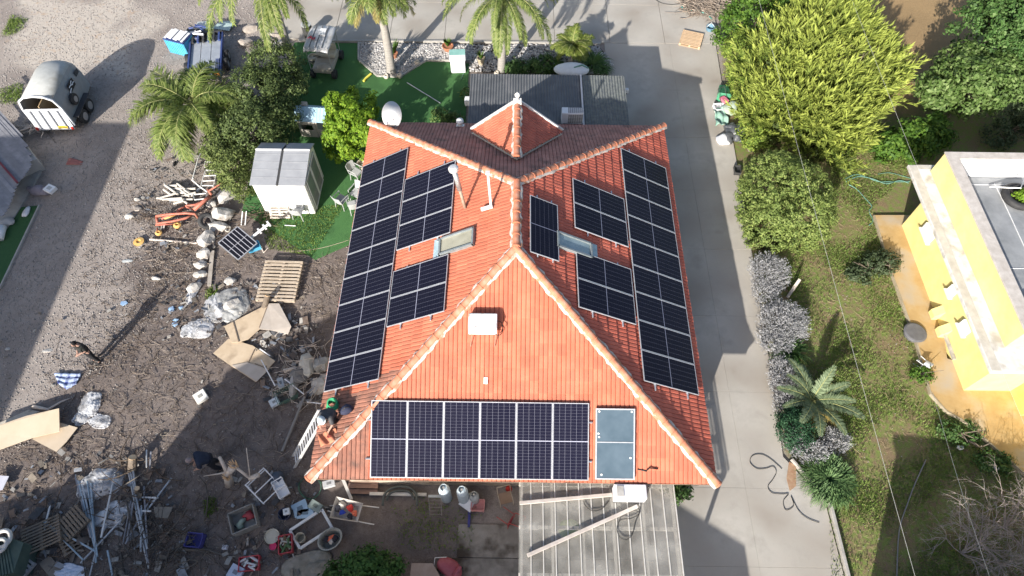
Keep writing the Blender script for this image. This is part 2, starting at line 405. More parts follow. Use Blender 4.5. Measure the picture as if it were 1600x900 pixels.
def stones(name, poly, n_, r0, r1, m, z=0.0, flat=.7, sub=1, reject=None):
    P = scatter(poly, n_); V, Fc = ico(sub); V = V.astype(np.float32)
    n2 = len(P); g = rng
    if reject is not None:
        keep = ~reject(P[:, 0], P[:, 1]); P = P[keep]; n2 = len(P)
    r = g.uniform(r0, r1, n2)**1.0; sc = np.stack([r*g.uniform(.7, 1.3, n2), r*g.uniform(.7, 1.3, n2), r*flat*g.uniform(.7, 1.2, n2)], -1)
    a = g.uniform(0, 2*PI, n2); ca, sa = np.cos(a), np.sin(a)
    W = V[None]*sc[:, None]*(1+g.normal(0, .09, (n2, len(V), 1)))
    x = W[..., 0]*ca[:, None]-W[..., 1]*sa[:, None]+P[:, 0][:, None]; y = W[..., 0]*sa[:, None]+W[..., 1]*ca[:, None]+P[:, 1][:, None]
    zz = W[..., 2]+z+sc[:, 2][:, None]*.35
    A = np.stack([x, y, zz], -1); Fa = (np.array(Fc)[None]+(np.arange(n2)*len(V))[:, None, None]).reshape(-1, 3)
    return tri_mesh(name, A, Fa, m)
m_peb = mat('bed_stone', (.42, .40, .385), (.62, .60, .58), scale=8, rnd=.75, rndcol=(.10, .095, .095), rough=.8)
pm = stones('bed_pebble', bed[:6]+[(-2.3, 28.6)], 4200, .035, .085, m_peb, .04)
o = link('bed_pebble', pm, bo); setp(o, kind='stuff')
pm = stones('bed_pebble', bed[6:]+[(-2.3, 28.6)], 2600, .035, .085, m_peb, .04); o = link('bed_pebble', pm, bo); setp(o, kind='stuff')
# loose gravel and stones
m_gr = mat('gravel_stone', (.26, .24, .22), (.46, .43, .40), scale=4, rnd=.5, rndcol=(.12, .10, .09), rough=.9)
notpad = lambda x, y: in_poly(x, y, house_pad)
o = link('gravel', stones('gravel', pix((-20, -10), (520, -10), (460, 110), (330, 300), (300, 440), (230, 520), (100, 640), (-30, 760)), 26000, .012, .035, m_gr, 0, .6, 1, notpad)); setp(o, kind='stuff')
o = link('loose_stones', stones('loose_stones', pix((200, 300), (560, 330), (620, 760), (520, 905), (-10, 905), (-10, 700), (120, 600)), 4200, .008, .034, mat('pale_stone', (.30, .265, .24), (.46, .42, .385), scale=5, rnd=.7, rndcol=(.15, .12, .105)), 0, .6, 1, notpad)); setp(o, kind='stuff')
o = link('loose_stones', stones('loose_stones', pix((1230, 690), (1330, 780), (1345, 905), (1600, 905), (1600, 720), (1500, 650), (1330, 400), (1300, 430)), 500, .008, .025, MATS['pale_stone'], 0, .6)); setp(o, kind='stuff')

# twigs and roots on the bare soil
def twigs(name, poly, n_, l0, l1, r0, m, z=.02, reject=None, zr=.05, curl=.5):
    P = scatter(poly, n_)
    if reject is not None: P = P[~reject(P[:, 0], P[:, 1])]
    n2 = len(P); g = rng; K = 5; a = g.uniform(0, 2*PI, n2); l = l0+(l1-l0)*g.random(n2)**2.2; r = r0*(.5+g.random(n2))*(.6+l)
    pts = np.zeros((n2, K, 3)); cur = np.stack([P[:, 0], P[:, 1], z+zr*g.random(n2)], -1); pts[:, 0] = cur
    k1 = g.normal(0, curl, n2)
    for k in range(1, K):
        a = a+k1*.5+g.normal(0, curl*.5, n2); st_ = np.stack([np.cos(a), np.sin(a), g.normal(0, .12, n2)], -1)*(l/(K-1))[:, None]
        cur = cur+st_; cur[:, 2] = np.maximum(cur[:, 2], .004); pts[:, k] = cur
    t = np.gradient(pts, axis=1); t /= np.linalg.norm(t, axis=2, keepdims=True)+1e-9
    u = np.cross(t, [0, 0, 1.]); u /= np.linalg.norm(u, axis=2, keepdims=True)+1e-9; v = np.cross(u, t)
    rr = (r[:, None]*np.linspace(1, .45, K)[None])[..., None]
    V = np.stack([pts+rr*(math.cos(q)*u+math.sin(q)*v) for q in (PI/2, PI/2+2*PI/3, PI/2+4*PI/3)], 2)  # n,K,3,3
    base = (np.arange(n2)*K*3)[:, None, None, None]; ii = np.arange(K-1)[None, :, None, None]*3
    jj = np.arange(3)[None, None, :, None]; j2 = (jj+1) % 3
    Fq = np.concatenate([base+ii+jj, base+ii+j2, base+ii+3+j2, base+ii+3+jj], -1).reshape(-1, 4)
    return tri_mesh(name, V, Fq, m)
m_tw = mat('dry_twig', (.30, .24, .19), (.52, .45, .38), scale=2, rnd=.65, rndcol=(.10, .07, .055), rough=.9)
m_tw2 = mat('brown_twig', (.10, .07, .05), (.20, .15, .11), scale=2, rnd=.5, rndcol=(.04, .03, .025), rough=.95)
soilpix = pix((190, 470), (330, 300), (420, 400), (540, 400), (500, 620), (480, 780), (700, 800), (690, 905), (-10, 905), (-10, 740), (100, 640), (150, 560))
o = link('fallen_twigs', twigs('fallen_twigs', soilpix, 5200, .06, .62, .0075, m_tw, reject=notpad)); setp(o, kind='stuff')
o = link('dark_twigs', twigs('dark_twigs', soilpix, 3800, .06, .6, .008, m_tw2, reject=notpad)); setp(o, kind='stuff')
o = link('yard_litter', twigs('yard_litter', pix((200, 200), (360, 240), (330, 460), (160, 600), (60, 620), (130, 420)), 2200, .05, .4, .008, m_tw2, z=.01)); setp(o, kind='stuff')
o = link('dry_litter', twigs('dry_litter', pix((1300, 60), (1440, 250), (1380, 330), (1520, 660), (1600, 760), (1600, 905), (1330, 905), (1290, 790), (1230, 420), (1300, 340)), 5000, .04, .3, .006, mat('straw', (.36, .27, .16), (.50, .40, .26), scale=2, rnd=.6, rndcol=(.16, .10, .06)), z=.02)); setp(o, kind='stuff')

# grass blades
def blades(name, poly, n_, h0, h1, wd, m, reject=None, dens=None):
    P = scatter(poly, n_); n2 = len(P)
    if dens is not None: P = P[dens(P[:, 0], P[:, 1])]; n2 = len(P)
    g = rng; a = g.uniform(0, 2*PI, n2); h = g.uniform(h0, h1, n2); lean = g.uniform(.2, 1.1, n2)*h
    d = np.stack([np.cos(a), np.sin(a), np.zeros(n2)], -1); s_ = np.stack([-np.sin(a), np.cos(a), np.zeros(n2)], -1)*wd*(.6+g.random(n2))[:, None]
    b0 = np.concatenate([P, np.full((n2, 1), 0.0)], 1)
    mid_ = b0+d*(lean*.35)[:, None]; mid_[:, 2] = h*.7; tip = b0+d*lean[:, None]; tip[:, 2] = h
    V = np.stack([b0-s_*.6, b0+s_*.6, mid_+s_, tip, mid_-s_], 1)
    return fast_mesh(name, V, 5, m)
m_gb = mat('grass_blade', (.13, .23, .035), (.23, .36, .07), scale=.8, coord='World', rnd=.45, rndcol=(.24, .22, .09), rough=.7, transl=.3)
gp = pix((1290, 120), (1440, 250), (1360, 330), (1450, 620), (1530, 680), (1600, 760), (1600, 905), (1300, 905), (1290, 780), (1225, 420), (1300, 330))
dn = lambda x, y: noise2(x, y, 1.4, 33) > rng.normal(0.05, .35, len(x))
o = link('grass', blades('grass', gp, 110000, .02, .09, .0085, m_gb, dens=dn)); setp(o, kind='stuff')
gp2 = pix((300, 380), (420, 340), (520, 360), (470, 400), (350, 430))
o = link('lawn_edge_grass', blades('lawn_edge_grass', pix((400, 330), (540, 320), (490, 400), (420, 390)), 6000, .03, .09, .01, m_gb)); setp(o, kind='stuff')
for gpx in (pix((0, 140), (40, 125), (30, 165), (0, 170)), pix((20, 20), (45, 30), (30, 55), (0, 60)), pix((318, 775), (338, 780), (344, 812), (322, 815)), pix((320, 445), (345, 445), (345, 470), (318, 468)), pix((600, 780), (760, 770), (740, 860), (620, 860))):
    gc_ = sum(gpx, Vector())/len(gpx); gr_ = max((p_-gc_).length for p_ in gpx)
    o = link('weeds', blades('weeds', gpx, 1400, .03, .12, .013, m_gb, dens=lambda x, y: np.hypot(x-gc_.x, y-gc_.y)/gr_+.25*noise2(x, y, 4, 3) < rng.uniform(.1, .75, len(x)))); setp(o, kind='stuff')
# ================= HOUSE =================
SL = math.atan(3.4/6.02)
HX0, HX1, HY0, HY1, EZ = -5.95, 6.09, 5.25, 19.85, 3.0
cs, sn = math.cos(SL), math.sin(SL)
XM = (HX0+HX1)/2; HW = (HX1-HX0)/2; RZ = EZ+HW*sn/cs; RYF, RYB = HY0+HW, HY1-HW
HL = Vector((XM, 12.5, 0))
house = thing('house', 'white-walled house with an orange clay tile hip roof covered in solar panels', 'house', HL)
wallm = mat('cream_render', (.42, .35, .27), (.52, .46, .37), scale=2, bump=.15, bscale=40, dirt=(.25, .2, .15), coord='World')
wb = MB(HL)
wb.box((XM, 5.87+.1, 1.45), (10.9, .2, 2.9)); wb.box((XM, 19.23-.1, 1.45), (10.9, .2, 2.9))
wb.box((-5.38+.1, 12.55, 1.45), (.2, 12.9, 2.9)); wb.box((5.52-.1, 12.55, 1.45), (.2, 12.9, 2.9))
wb.build('wall', wallm, house)
# windows and a door on the house walls
fr = mat('white_paint', (.70, .70, .68), (.80, .80, .78), rough=.5, scale=5)
gl = mat('window_glass', (.02, .03, .035), (.03, .04, .045), rough=.1, spec=.8)
for (x, y, wx, z0, z1, ax) in ((-3.6, 5.86, 1.3, 1.0, 2.2, 'x'), (-.6, 5.86, 1.0, 1.2, 2.2, 'x'), (5.53, 9, 1.4, 1.0, 2.2, 'y'), (5.53, 13.5, 1.4, 1.0, 2.2, 'y'), (-5.39, 9, 1.4, 1.0, 2.2, 'y'), (-5.39, 14, .95, .05, 2.1, 'y')):
    q = MB(HL); zc = (z0+z1)/2; h = z1-z0
    for dz in (-h/2, h/2): q.box((x, y, zc+dz), (wx, .08, .06) if ax == 'x' else (.08, wx, .06))
    for du in (-wx/2, 0, wx/2): q.box((x+(du if ax == 'x' else 0), y+(du if ax != 'x' else 0), zc), (.06, .085, h) if ax == 'x' else (.085, .06, h))
    wo = q.build('window', fr, house, bev=.005)
    MB(HL).box((x, y, zc), (wx, .03, h) if ax == 'x' else (.03, wx, h)).build('pane', gl, wo)

tile_m = mat('clay_tile', (.52, .155, .085), (.60, .205, .12), rough=.75, scale=1.3, bump=.15, bscale=80, coord='World', rnd=.42, rndcol=(.34, .09, .055), dirt=(.46, .14, .085), dscale=1.6, dlo=.5, dhi=.9)
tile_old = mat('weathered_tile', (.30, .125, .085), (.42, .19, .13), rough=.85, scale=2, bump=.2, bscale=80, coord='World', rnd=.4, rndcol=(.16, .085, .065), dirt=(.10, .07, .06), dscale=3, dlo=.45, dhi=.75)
tile_red = mat('red_clay_tile', (.47, .11, .07), (.57, .155, .10), rough=.7, scale=1.5, bump=.15, bscale=80, coord='World', rnd=.3, rndcol=(.33, .08, .05), dirt=(.30, .08, .06), dscale=2.0, dlo=.5, dhi=.8)
TW, TC = .27, .372
prof = [(0, -.020), (.009, .016), (.035, .023), (.100, .023), (.126, .016), (.135, -.020), (.144, .016), (.170, .023), (.235, .023), (.261, .016), (.27, -.020)]
def tile_geo():
    vs = []
    for u, h in prof: vs.append((u, -.015, h+.036))
    for u, h in prof: vs.append((u, TC+.01, h+.002))
    for u, h in prof: vs.append((u, -.015, h*.2-.012))
    n_ = len(prof)
    fs = [(i, i+1, n_+i+1, n_+i) for i in range(n_-1)]+[(2*n_+i, 2*n_+i+1, i+1, i) for i in range(n_-1)]
    return vs, fs
TV, TF = tile_geo()
def tile_plane(O, U, V, u0, u1, s0, s1, clips, m, name='tile_course', parent=None, off=HL, skip=None, mats=None, pick=None):
    O = Vector(O); U = Vector(U).normalized(); V = Vector(V).normalized(); Nn = U.cross(V).normalized()
    if Nn.z < 0: Nn = -Nn
    bm = bmesh.new(); k = 0; picks = []
    s = s0; r = 0
    while s < s1:
        u = u0
        while u < u1-1e-3:
            c = O+U*(u+TW/2)+V*(s+TC/2)
            d = min([(c-Vector(p)).dot(Vector(q)) for p, q in clips] or [9])
            if d > -.35:
                if pick and d > .26 and pick(u, s): picks.append((u, s))
                else:
                    j = random.uniform(-.004, .006); jj = random.uniform(-.006, .006); ti = random.uniform(-.004, .004)
                    vv = [bm.verts.new(O+U*(u+x)+V*(s+y+jj)+Nn*(z+j+ti*x*4)-off) for x, y, z in TV]
                    for f in TF: bm.faces.new([vv[i] for i in f])
            u += TW
        s += TC; r += 1
    for p, q in clips:
        bmesh.ops.bisect_plane(bm, geom=bm.verts[:]+bm.edges[:]+bm.faces[:], plane_co=Vector(p)-off, plane_no=-Vector(q), clear_outer=True)
    bmesh.ops.recalc_face_normals(bm, faces=bm.faces[:])
    for f in bm.faces:
        if f.normal.dot(Nn) < -0.3: f.normal_flip()
    me = bpy.data.meshes.new(name); bm.to_mesh(me); bm.free()
    if mats:
        me.materials.append(mats[0]); me.materials.append(mats[1])
        for p in me.polygons:
            p.material_index = 1 if mats[2](p.center+off) else 0
    else: me.materials.append(m)
    o = link(name, me, parent); setp(o, kind='stuff')
    return o, picks, (O, U, V, Nn)
deck = mat('roof_underlay', (.16, .09, .06), (.22, .13, .09))
# roof body: closed hip solid below the tiles
P = [Vector((HX0, HY0, EZ)), Vector((HX1, HY0, EZ)), Vector((HX1, HY1, EZ)), Vector((HX0, HY1, EZ)), Vector((XM, RYF, RZ)), Vector((XM, RYB, RZ))]
dn_ = Vector((0, 0, -.05))
rb = MB(HL); rb.add([p+dn_ for p in P]+[p+Vector((0, 0, -.16)) for p in P[:4]], [(0, 1, 4), (1, 2, 5, 4), (2, 3, 5), (3, 0, 4, 5), (0, 6, 7, 1), (1, 7, 8, 2), (2, 8, 9, 3), (3, 9, 6, 0), (9, 8, 7, 6)])
roof = rb.build('roof', deck, house)
d1 = 1/math.sqrt(2)
hFL = ((HX0, HY0, 0), (1, -1, 0)); hFR = ((HX1, HY0, 0), (-1, -1, 0))
def nv(c, s=1): return (c[0], tuple(s*x for x in Vector(c[1]).normalized()))
FLf = nv(hFL); FRf = nv(hFR)                       # keep front side
FLs = nv(hFL, -1); FRs = nv(hFR, -1)
BLb = nv(((HX0, HY1, 0), (1, 1, 0))); BRb = nv(((HX1, HY1, 0), (-1, 1, 0))); BLs = nv(((HX0, HY1, 0), (1, 1, 0)), -1); BRs = nv(((HX1, HY1, 0), (-1, 1, 0)), -1)
midL = ((XM, 0, 0), (-1, 0, 0)); midR = ((XM, 0, 0), (1, 0, 0))
WD = HX1-HX0; LN = HY1-HY0; SH = HW/cs
def pickf(u, s):
    x = HX0+u+TW/2
    under = (-4.3 < x < 2.35 and s < 2.1) or (2.55 < x < 3.6 and s < 1.9)
    return not under
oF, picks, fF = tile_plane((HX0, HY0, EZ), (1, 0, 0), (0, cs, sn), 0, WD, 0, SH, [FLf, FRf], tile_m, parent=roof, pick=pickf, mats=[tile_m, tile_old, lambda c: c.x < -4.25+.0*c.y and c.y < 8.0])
tme = bpy.data.meshes.new('roof_tile'); tme.from_pydata(TV, [], TF); tme.materials.append(tile_m); tme.update()
tmo = bpy.data.meshes.new('roof_tile_old'); tmo.from_pydata(TV, [], TF); tmo.materials.append(tile_old); tmo.update()
picks.sort(key=lambda q: q[1]); O, U, V, Nn = fF; QM = Matrix((U, V, Nn)).transposed().to_4x4()
rest = picks[300:]; picks = picks[:300]
for u, s in picks:
    wo = O+U*u+V*(s+random.uniform(-.006, .006))+Nn*random.uniform(-.004, .006)
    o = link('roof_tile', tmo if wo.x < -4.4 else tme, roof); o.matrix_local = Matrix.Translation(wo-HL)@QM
rm = MB(HL)
for u, s in rest: rm.add([O+U*(u+x)+V*(s+y)+Nn*z for x, y, z in TV], TF)
if rest: rm.build('tile_course', tile_m, roof, kind='stuff')
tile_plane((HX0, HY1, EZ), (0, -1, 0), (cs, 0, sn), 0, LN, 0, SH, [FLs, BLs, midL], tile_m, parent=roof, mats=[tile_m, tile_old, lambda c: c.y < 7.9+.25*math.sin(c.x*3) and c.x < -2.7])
tile_plane((HX1, HY0, EZ), (0, 1, 0), (-cs, 0, sn), 0, LN, 0, SH, [FRs, BRs, midR], tile_red, parent=roof)
tile_back = mat('grey_red_tile', (.38, .17, .135), (.50, .25, .20), rough=.85, scale=2, bump=.2, bscale=80, coord='World', rnd=.4, rndcol=(.22, .11, .09), dirt=(.20, .12, .10), dscale=2.5)
tile_plane((HX1, HY1, EZ), (-1, 0, 0), (0, -cs, sn), 0, WD, 0, SH, [BLb, BRb], tile_back, parent=roof)
# dormer
DX = .06; DA = Vector((DX, 15.7, 5.50)); DB = Vector((DX, 18.45, 5.50)); DCl = Vector((-1.72, 18.45, 4.0)); DCr = Vector((1.84, 18.45, 4.0))
dorm = MB(HL); q = Vector((0, 0, -.08)); dorm.add([DA+q, DB+q, DCl+q, DCr+q, Vector((-1.5, 18.35, 3.6)), Vector((1.6, 18.35, 3.6)), Vector((DX, 18.35, 5.35))], [(0, 2, 1), (0, 1, 3), (4, 5, 6)])
dob = dorm.build('dormer', mat('dormer_render', (.5, .45, .38)), house)
for C_, sg in ((DCl, -1), (DCr, 1)):
    Vd = (DB-C_); Vd.y = 0; Vl = Vd.length; Vd.normalize()
    Ud = Vector((0, -sg*-1, 0)) if sg < 0 else Vector((0, 1, 0))
    Ud = Vector((0, 1, 0)); Ns = Vector((0, 1, 0)).cross(Vd)
    # clip by the valley line (A..C) vertical plane, gable plane and ridge plane
    ed = (C_-DA); vn = Vector((ed.y, -ed.x, 0)).normalized()
    if vn.dot(DB-DA) < 0: vn = -vn
    tile_plane(Vector((C_.x, 15.3, C_.z)), Ud, Vd, 0, 3.2, 0, Vl, [(tuple(DA), tuple(vn)), ((0, 18.47, 0), (0, -1, 0)), ((DX, 0, 0), (sg, 0, 0))], tile_m if sg < 0 else tile_red, parent=dob)
# ridge caps
cap_m = mat('ridge_tile_clay', (.46, .16, .085), (.56, .235, .14), rough=.8, scale=5, bump=.2, bscale=60, rnd=.4, rndcol=(.46, .16, .09), dirt=(.54, .36, .27), dscale=3.5, dlo=.54, dhi=.74)
cv = []; cf = []; nn = 8
for j, (y, rr) in enumerate(((0, .132), (.05, .134), (.06, .120), (.47, .106))):
    for i in range(nn+1):
        a = PI*i/nn; cv.append((math.cos(a)*rr, y, math.sin(a)*rr*.8))
for j in range(3):
    for i in range(nn): cf.append((j*(nn+1)+i, j*(nn+1)+i+1, (j+1)*(nn+1)+i+1, (j+1)*(nn+1)+i))
cf.append(tuple(range(nn, -1, -1)))
cme = bpy.data.meshes.new('ridge_tile'); cme.from_pydata(cv, [], [f[::-1] for f in cf]); cme.materials.append(cap_m); cme.update()
mort = mat('white_mortar', (.46, .40, .35), (.62, .57, .52), rough=.95, scale=7, bump=.5, rnd=0, dirt=(.42, .2, .12), dscale=4, dlo=.5, dhi=.65)
def caps(A, B, par, step=.40, w=.17, off=HL):
    A, B = Vector(A), Vector(B); d = B-A; Ln = d.length; d.normalize(); x = d.cross(Vector((0, 0, 1))).normalized(); z = x.cross(d)
    M = Matrix((x, d, z)).transposed().to_4x4(); k = int(Ln/step); st = Ln/k
    for i in range(k):
        o = link('ridge_tile', cme, par); o.matrix_local = Matrix.Translation(A+d*(i*st)+z*(.045+random.uniform(-.006, .006))-off)@M@Matrix.Rotation(random.uniform(-.03, .03), 4, 'Z')
    mb = MB(off); n_ = int(Ln/.12)
    g = random.Random(5)
    row = []
    for i in range(n_+1):
        p = A+d*(Ln*i/n_); wl = w+g.uniform(-.03, .035); wr = w+g.uniform(-.03, .035)
        row.append((p-x*wl+z*.005, p-x*wl*.75+z*.065, p+x*wr*.75+z*.065, p+x*wr+z*.005))
    vs = [v for r_ in row for v in r_]
    mb.add(vs, [(i*4+j, i*4+j+1, (i+1)*4+j+1, (i+1)*4+j) for i in range(n_) for j in range(3)])
    mb.build('mortar', mort, par, smooth=True)
r6 = Vector((0, 0, .0))
caps((HX0-.05, HY0-.05, EZ), (XM, RYF, RZ), roof); caps((HX1+.05, HY0-.05, EZ), (XM, RYF, RZ), roof)
caps((HX0-.05, HY1+.05, EZ), (XM, RYB, RZ), roof); caps((HX1+.05, HY1+.05, EZ), (XM, RYB, RZ), roof)
caps((XM, RYF, RZ+.02), (XM, RYB, RZ+.02), roof); caps(tuple(DA+Vector((0, .0, .02))), tuple(DB+Vector((0, 0, .02))), dob)
fi = MB(HL); fi.lathe([(.06, 0), (.09, .05), (.04, .1), (.03, .2), (.09, .27), (.1, .33), (.05, .4), (.0, .43)], DB+Vector((0, -.05, .1)), 12); fi.box(DB+Vector((0, -.05, .1)), (.3, .25, .12))
fi.build('finial', mat('white_plaster', (.7, .68, .65), (.8, .78, .75), scale=9), dob, smooth=False)
# gutter boards
gb = MB(HL)
gb.box((XM, HY0+.02, EZ-.13), (WD, .04, .14)).box((XM, HY1-.02, EZ-.13), (WD, .04, .14)).box((HX0+.02, 12.55, EZ-.13), (.04, LN-.1, .14)).box((HX1-.02, 12.55, EZ-.13), (.04, LN-.1, .14))
gb.build('fascia', mat('fascia_paint', (.35, .2, .14), (.45, .28, .2), scale=4), house)
# verge flashing on the dormer gable
vf = MB(HL).beam(DCl+Vector((0, .06, .09)), DB+Vector((0, .06, .1)), .07, .1).beam(DCr+Vector((0, .06, .09)), DB+Vector((0, .06, .1)), .07, .1)
vf.build('verge_trim', mat('pale_metal', (.55, .53, .52), (.62, .6, .6), rough=.5, scale=5), dob)
# lead flashing patch at the dormer foot
def on_plane(side, s, o_, h=0.0):
    if side == 'L': return Vector((HX0+s*cs, o_, EZ+s*sn))+Vector((-sn, 0, cs))*h
    if side == 'R': return Vector((HX1-s*cs, o_, EZ+s*sn))+Vector((sn, 0, cs))*h
    if side == 'F': return Vector((o_, HY0+s*cs, EZ+s*sn))+Vector((0, -sn, cs))*h
    return Vector((o_, HY1-s*cs, EZ+s*sn))+Vector((0, sn, cs))*h
def frame(side):
    "columns: along eave, up slope, normal"
    u = {'L': (0, -1, 0), 'R': (0, 1, 0), 'F': (1, 0, 0), 'B': (-1, 0, 0)}[side]
    v = {'L': (cs, 0, sn), 'R': (-cs, 0, sn), 'F': (0, cs, sn), 'B': (0, -cs, sn)}[side]
    u, v = Vector(u), Vector(v); return Matrix((u, v, u.cross(v))).transposed()

# skylights (parts of the house, set into the roof)
sky_f = mat('skylight_frame', (.20, .23, .24), (.28, .31, .32), rough=.45, metal=.3, scale=5); 
def skylight(side, s0, s1, y0, y1, gm_):
    Fm = frame(side); c_ = on_plane(side, (s0+s1)/2, (y0+y1)/2, .1); w_, l_ = abs(y1-y0), s1-s0
    q = MB(HL)
    for a_, b_, dx, dy in ((-1, 0, .07, l_), (1, 0, .07, l_), (0, -1, w_, .07), (0, 1, w_, .07)):
        q.box(c_+Fm@Vector((a_*(w_/2-.035), b_*(l_/2-.035), 0)), (dx, dy-.001 if b_ == 0 else dy, .14), M=Fm)
    fo = q.build('skylight', sky_f, roof, bev=.008)
    return c_, Fm, w_, l_, q
g1 = mat('curtained_glass', (.26, .25, .19), (.34, .33, .26), rough=.25, scale=2, spec=.7); g2 = mat('bluish_glass', (.20, .27, .29), (.30, .38, .40), rough=.2, scale=2, spec=.8)
for side, s0, s1, y0, y1, g_, fx in (('L', 4.12, 5.45, 11.82, 12.5, g1, .85), ('R', 4.15, 5.5, 11.78, 12.38, g2, .5)):
    c_, Fm, w_, l_, q = skylight(side, s0, s1, y0, y1, g_)
    MB(HL).box(c_+Fm@Vector((0, -.0, -.01)), (w_-.14, l_-.14, .05), M=Fm).build('skylight_pane', g_, roof)
    MB(HL).box(c_+Fm@Vector((0, -(l_/2+.12), -.045)), (w_+.1, .26, .03), M=Fm).build('flashing', mat('lead_flashing', (.26, .36, .40), (.36, .47, .52), rough=.6, scale=6), roof)
# ---- solar panels ----
def cell_material(name, base, base2, line, cols, rows, cw, rw, pw, ph, rs=.3):
    m = bpy.data.materials.new(name); m.use_nodes = True; n = m.node_tree.nodes; L = m.node_tree.links; b = n['Principled BSDF']
    tc = n.new('ShaderNodeTexCoord'); sp = n.new('ShaderNodeSeparateXYZ'); L.new(tc.outputs['Object'], sp.inputs[0])
    def M2(op, a, v=None, v2=None):
        q = n.new('ShaderNodeMath'); q.operation = op
        for i, z in enumerate((a, v, v2)):
            if z is None: continue
            if isinstance(z, (int, float)): q.inputs[i].default_value = z
            else: L.new(z, q.inputs[i])
        return q.outputs[0]
    def lines(src, size, cnt, wd):
        t = M2('MULTIPLY_ADD', src, cnt/size, cnt/2+20); f = M2('FRACT', t); a = M2('ABSOLUTE', M2('SUBTRACT', f, .5))
        return M2('GREATER_THAN', a, .5-wd*cnt/size/2)
    lx = lines(sp.outputs['X'], pw, cols, cw); ly = M2('MULTIPLY', lines(sp.outputs['Y'], ph, rows, rw), rs)
    fine_ = M2('MULTIPLY', lines(sp.outputs['X'], pw, cols*4, .0035), .05)
    ce = M2('LESS_THAN', M2('ABSOLUTE', sp.outputs['Y']), .012)
    tot = M2('MAXIMUM', M2('MAXIMUM', M2('MULTIPLY', lx, .42), ly), M2('MAXIMUM', M2('MULTIPLY', ce, .95), fine_))
    oi = n.new('ShaderNodeObjectInfo'); mb_ = n.new('ShaderNodeMixRGB'); L.new(oi.outputs['Random'], mb_.inputs[0]); mb_.inputs[1].default_value = base+(1,); mb_.inputs[2].default_value = base2+(1,)
    nz = n.new('ShaderNodeTexNoise'); nz.inputs['Scale'].default_value = 2.2; nz.inputs['Detail'].default_value = 5
    dm_ = n.new('ShaderNodeMixRGB'); L.new(M2('MULTIPLY', nz.outputs['Fac'], .012), dm_.inputs[0]); L.new(mb_.outputs[0], dm_.inputs[1]); dm_.inputs[2].default_value = (.35, .32, .3, 1)
    mx = n.new('ShaderNodeMixRGB'); L.new(tot, mx.inputs[0]); L.new(dm_.outputs[0], mx.inputs[1]); mx.inputs[2].default_value = line+(1,)
    L.new(mx.outputs[0], b.inputs['Base Color']); b.inputs['Roughness'].default_value = .30; b.inputs['Specular IOR Level'].default_value = .08
    return m
PW, PH = 1.038, 2.195
cellA = cell_material('mono_cells', (.004, .0045, .013), (.005, .0055, .016), (.26, .27, .35), 6, 24, .007, .005, PW-.05, PH-.05, .08)
cellB = cell_material('poly_cells', (.006, .006, .019), (.008, .008, .022), (.42, .43, .52), 6, 24, .007, .006, 1.0, 2.2, .20)
alu = mat('aluminium_frame', (.40, .41, .44), (.50, .51, .54), rough=.45, metal=.35, scale=6)
def panel_meshes(w_, h_, cell, tag):
    q = MB(); t = .035
    q.box((-w_/2+.010, 0, 0), (.02, h_, t)).box((w_/2-.010, 0, 0), (.02, h_, t)).box((0, -h_/2+.010, 0), (w_-.042, .02, t-.001)).box((0, h_/2-.010, 0), (w_-.042, .02, t-.001))
    fo = q.build('frame', alu); 
    c_ = MB().box((0, 0, 0), (w_-.038, h_-.038, .02)).build('cell_sheet', cell)
    a, b_ = fo.data, c_.data; bpy.data.objects.remove(fo); bpy.data.objects.remove(c_); return a, b_
PMA = panel_meshes(PW, PH, cellA, 'a'); PMF = panel_meshes(1.066, 2.26, cellB, 'f')
ORD = ['first', 'second', 'third', 'fourth', 'fifth', 'sixth', 'seventh', 'eighth', 'ninth', 'tenth', 'eleventh', 'twelfth', 'thirteenth', 'fourteenth', 'fifteenth', 'sixteenth', 'seventeenth', 'eighteenth']
def panel(side, s, o_, label, turn, pm=PMA, h=.12, group='solar panels on the tiled roof'):
    Fm = frame(side); p = on_plane(side, s, o_, h)
    M = Fm@Matrix.Rotation(PI/2 if turn else 0, 3, 'Z')
    M = M.to_4x4(); M.translation = p
    t = thing('solar_panel', label, 'solar panel', (0, 0, 0), group=group); t.matrix_world = M
    link('frame', pm[0], t); link('cell_sheet', pm[1], t)
    return t
# long side up the slope (turn False: local Y = up slope)
step = 1.051
for i in range(9):
    panel('L', 1.175, 7.9+step*(i+.5), f'{ORD[i]} panel from the ladder end in the outer row of the left roof slope', False)
for i in range(3): panel('L', 3.425, 12.6+step*(i+.5), f'{["lower","middle","upper"][i]} of the three inner panels beside the chimney pipe on the left slope', False)
for i in range(2): panel('L', 3.425, 9.66+step*(i+.5), f'{["lower","upper"][i]} of the two inner panels below the left skylight', False)
for i in range(9): panel('R', 1.40, 7.92+step*(i+.5), f'{ORD[i]} panel from the bottom in the outer row of the right roof slope', False)
for i in range(2): panel('R', 3.69, 12.78+step*(i+.5), f'{["lower","upper"][i]} of the two inner panels above the right skylight', False)
for i in range(2): panel('R', 3.69, 9.8+step*(i+.5), f'{["lower","upper"][i]} of the two inner panels below the right skylight', False)
panel('R', 5.97, 12.32, 'lone upright solar panel between the ridge and the right skylight', True)
for i in range(6): panel('F', 1.2, -4.15+1.074*(i+.5), f'{ORD[i]} panel from the left in the row along the front eave', False, PMF, .13)
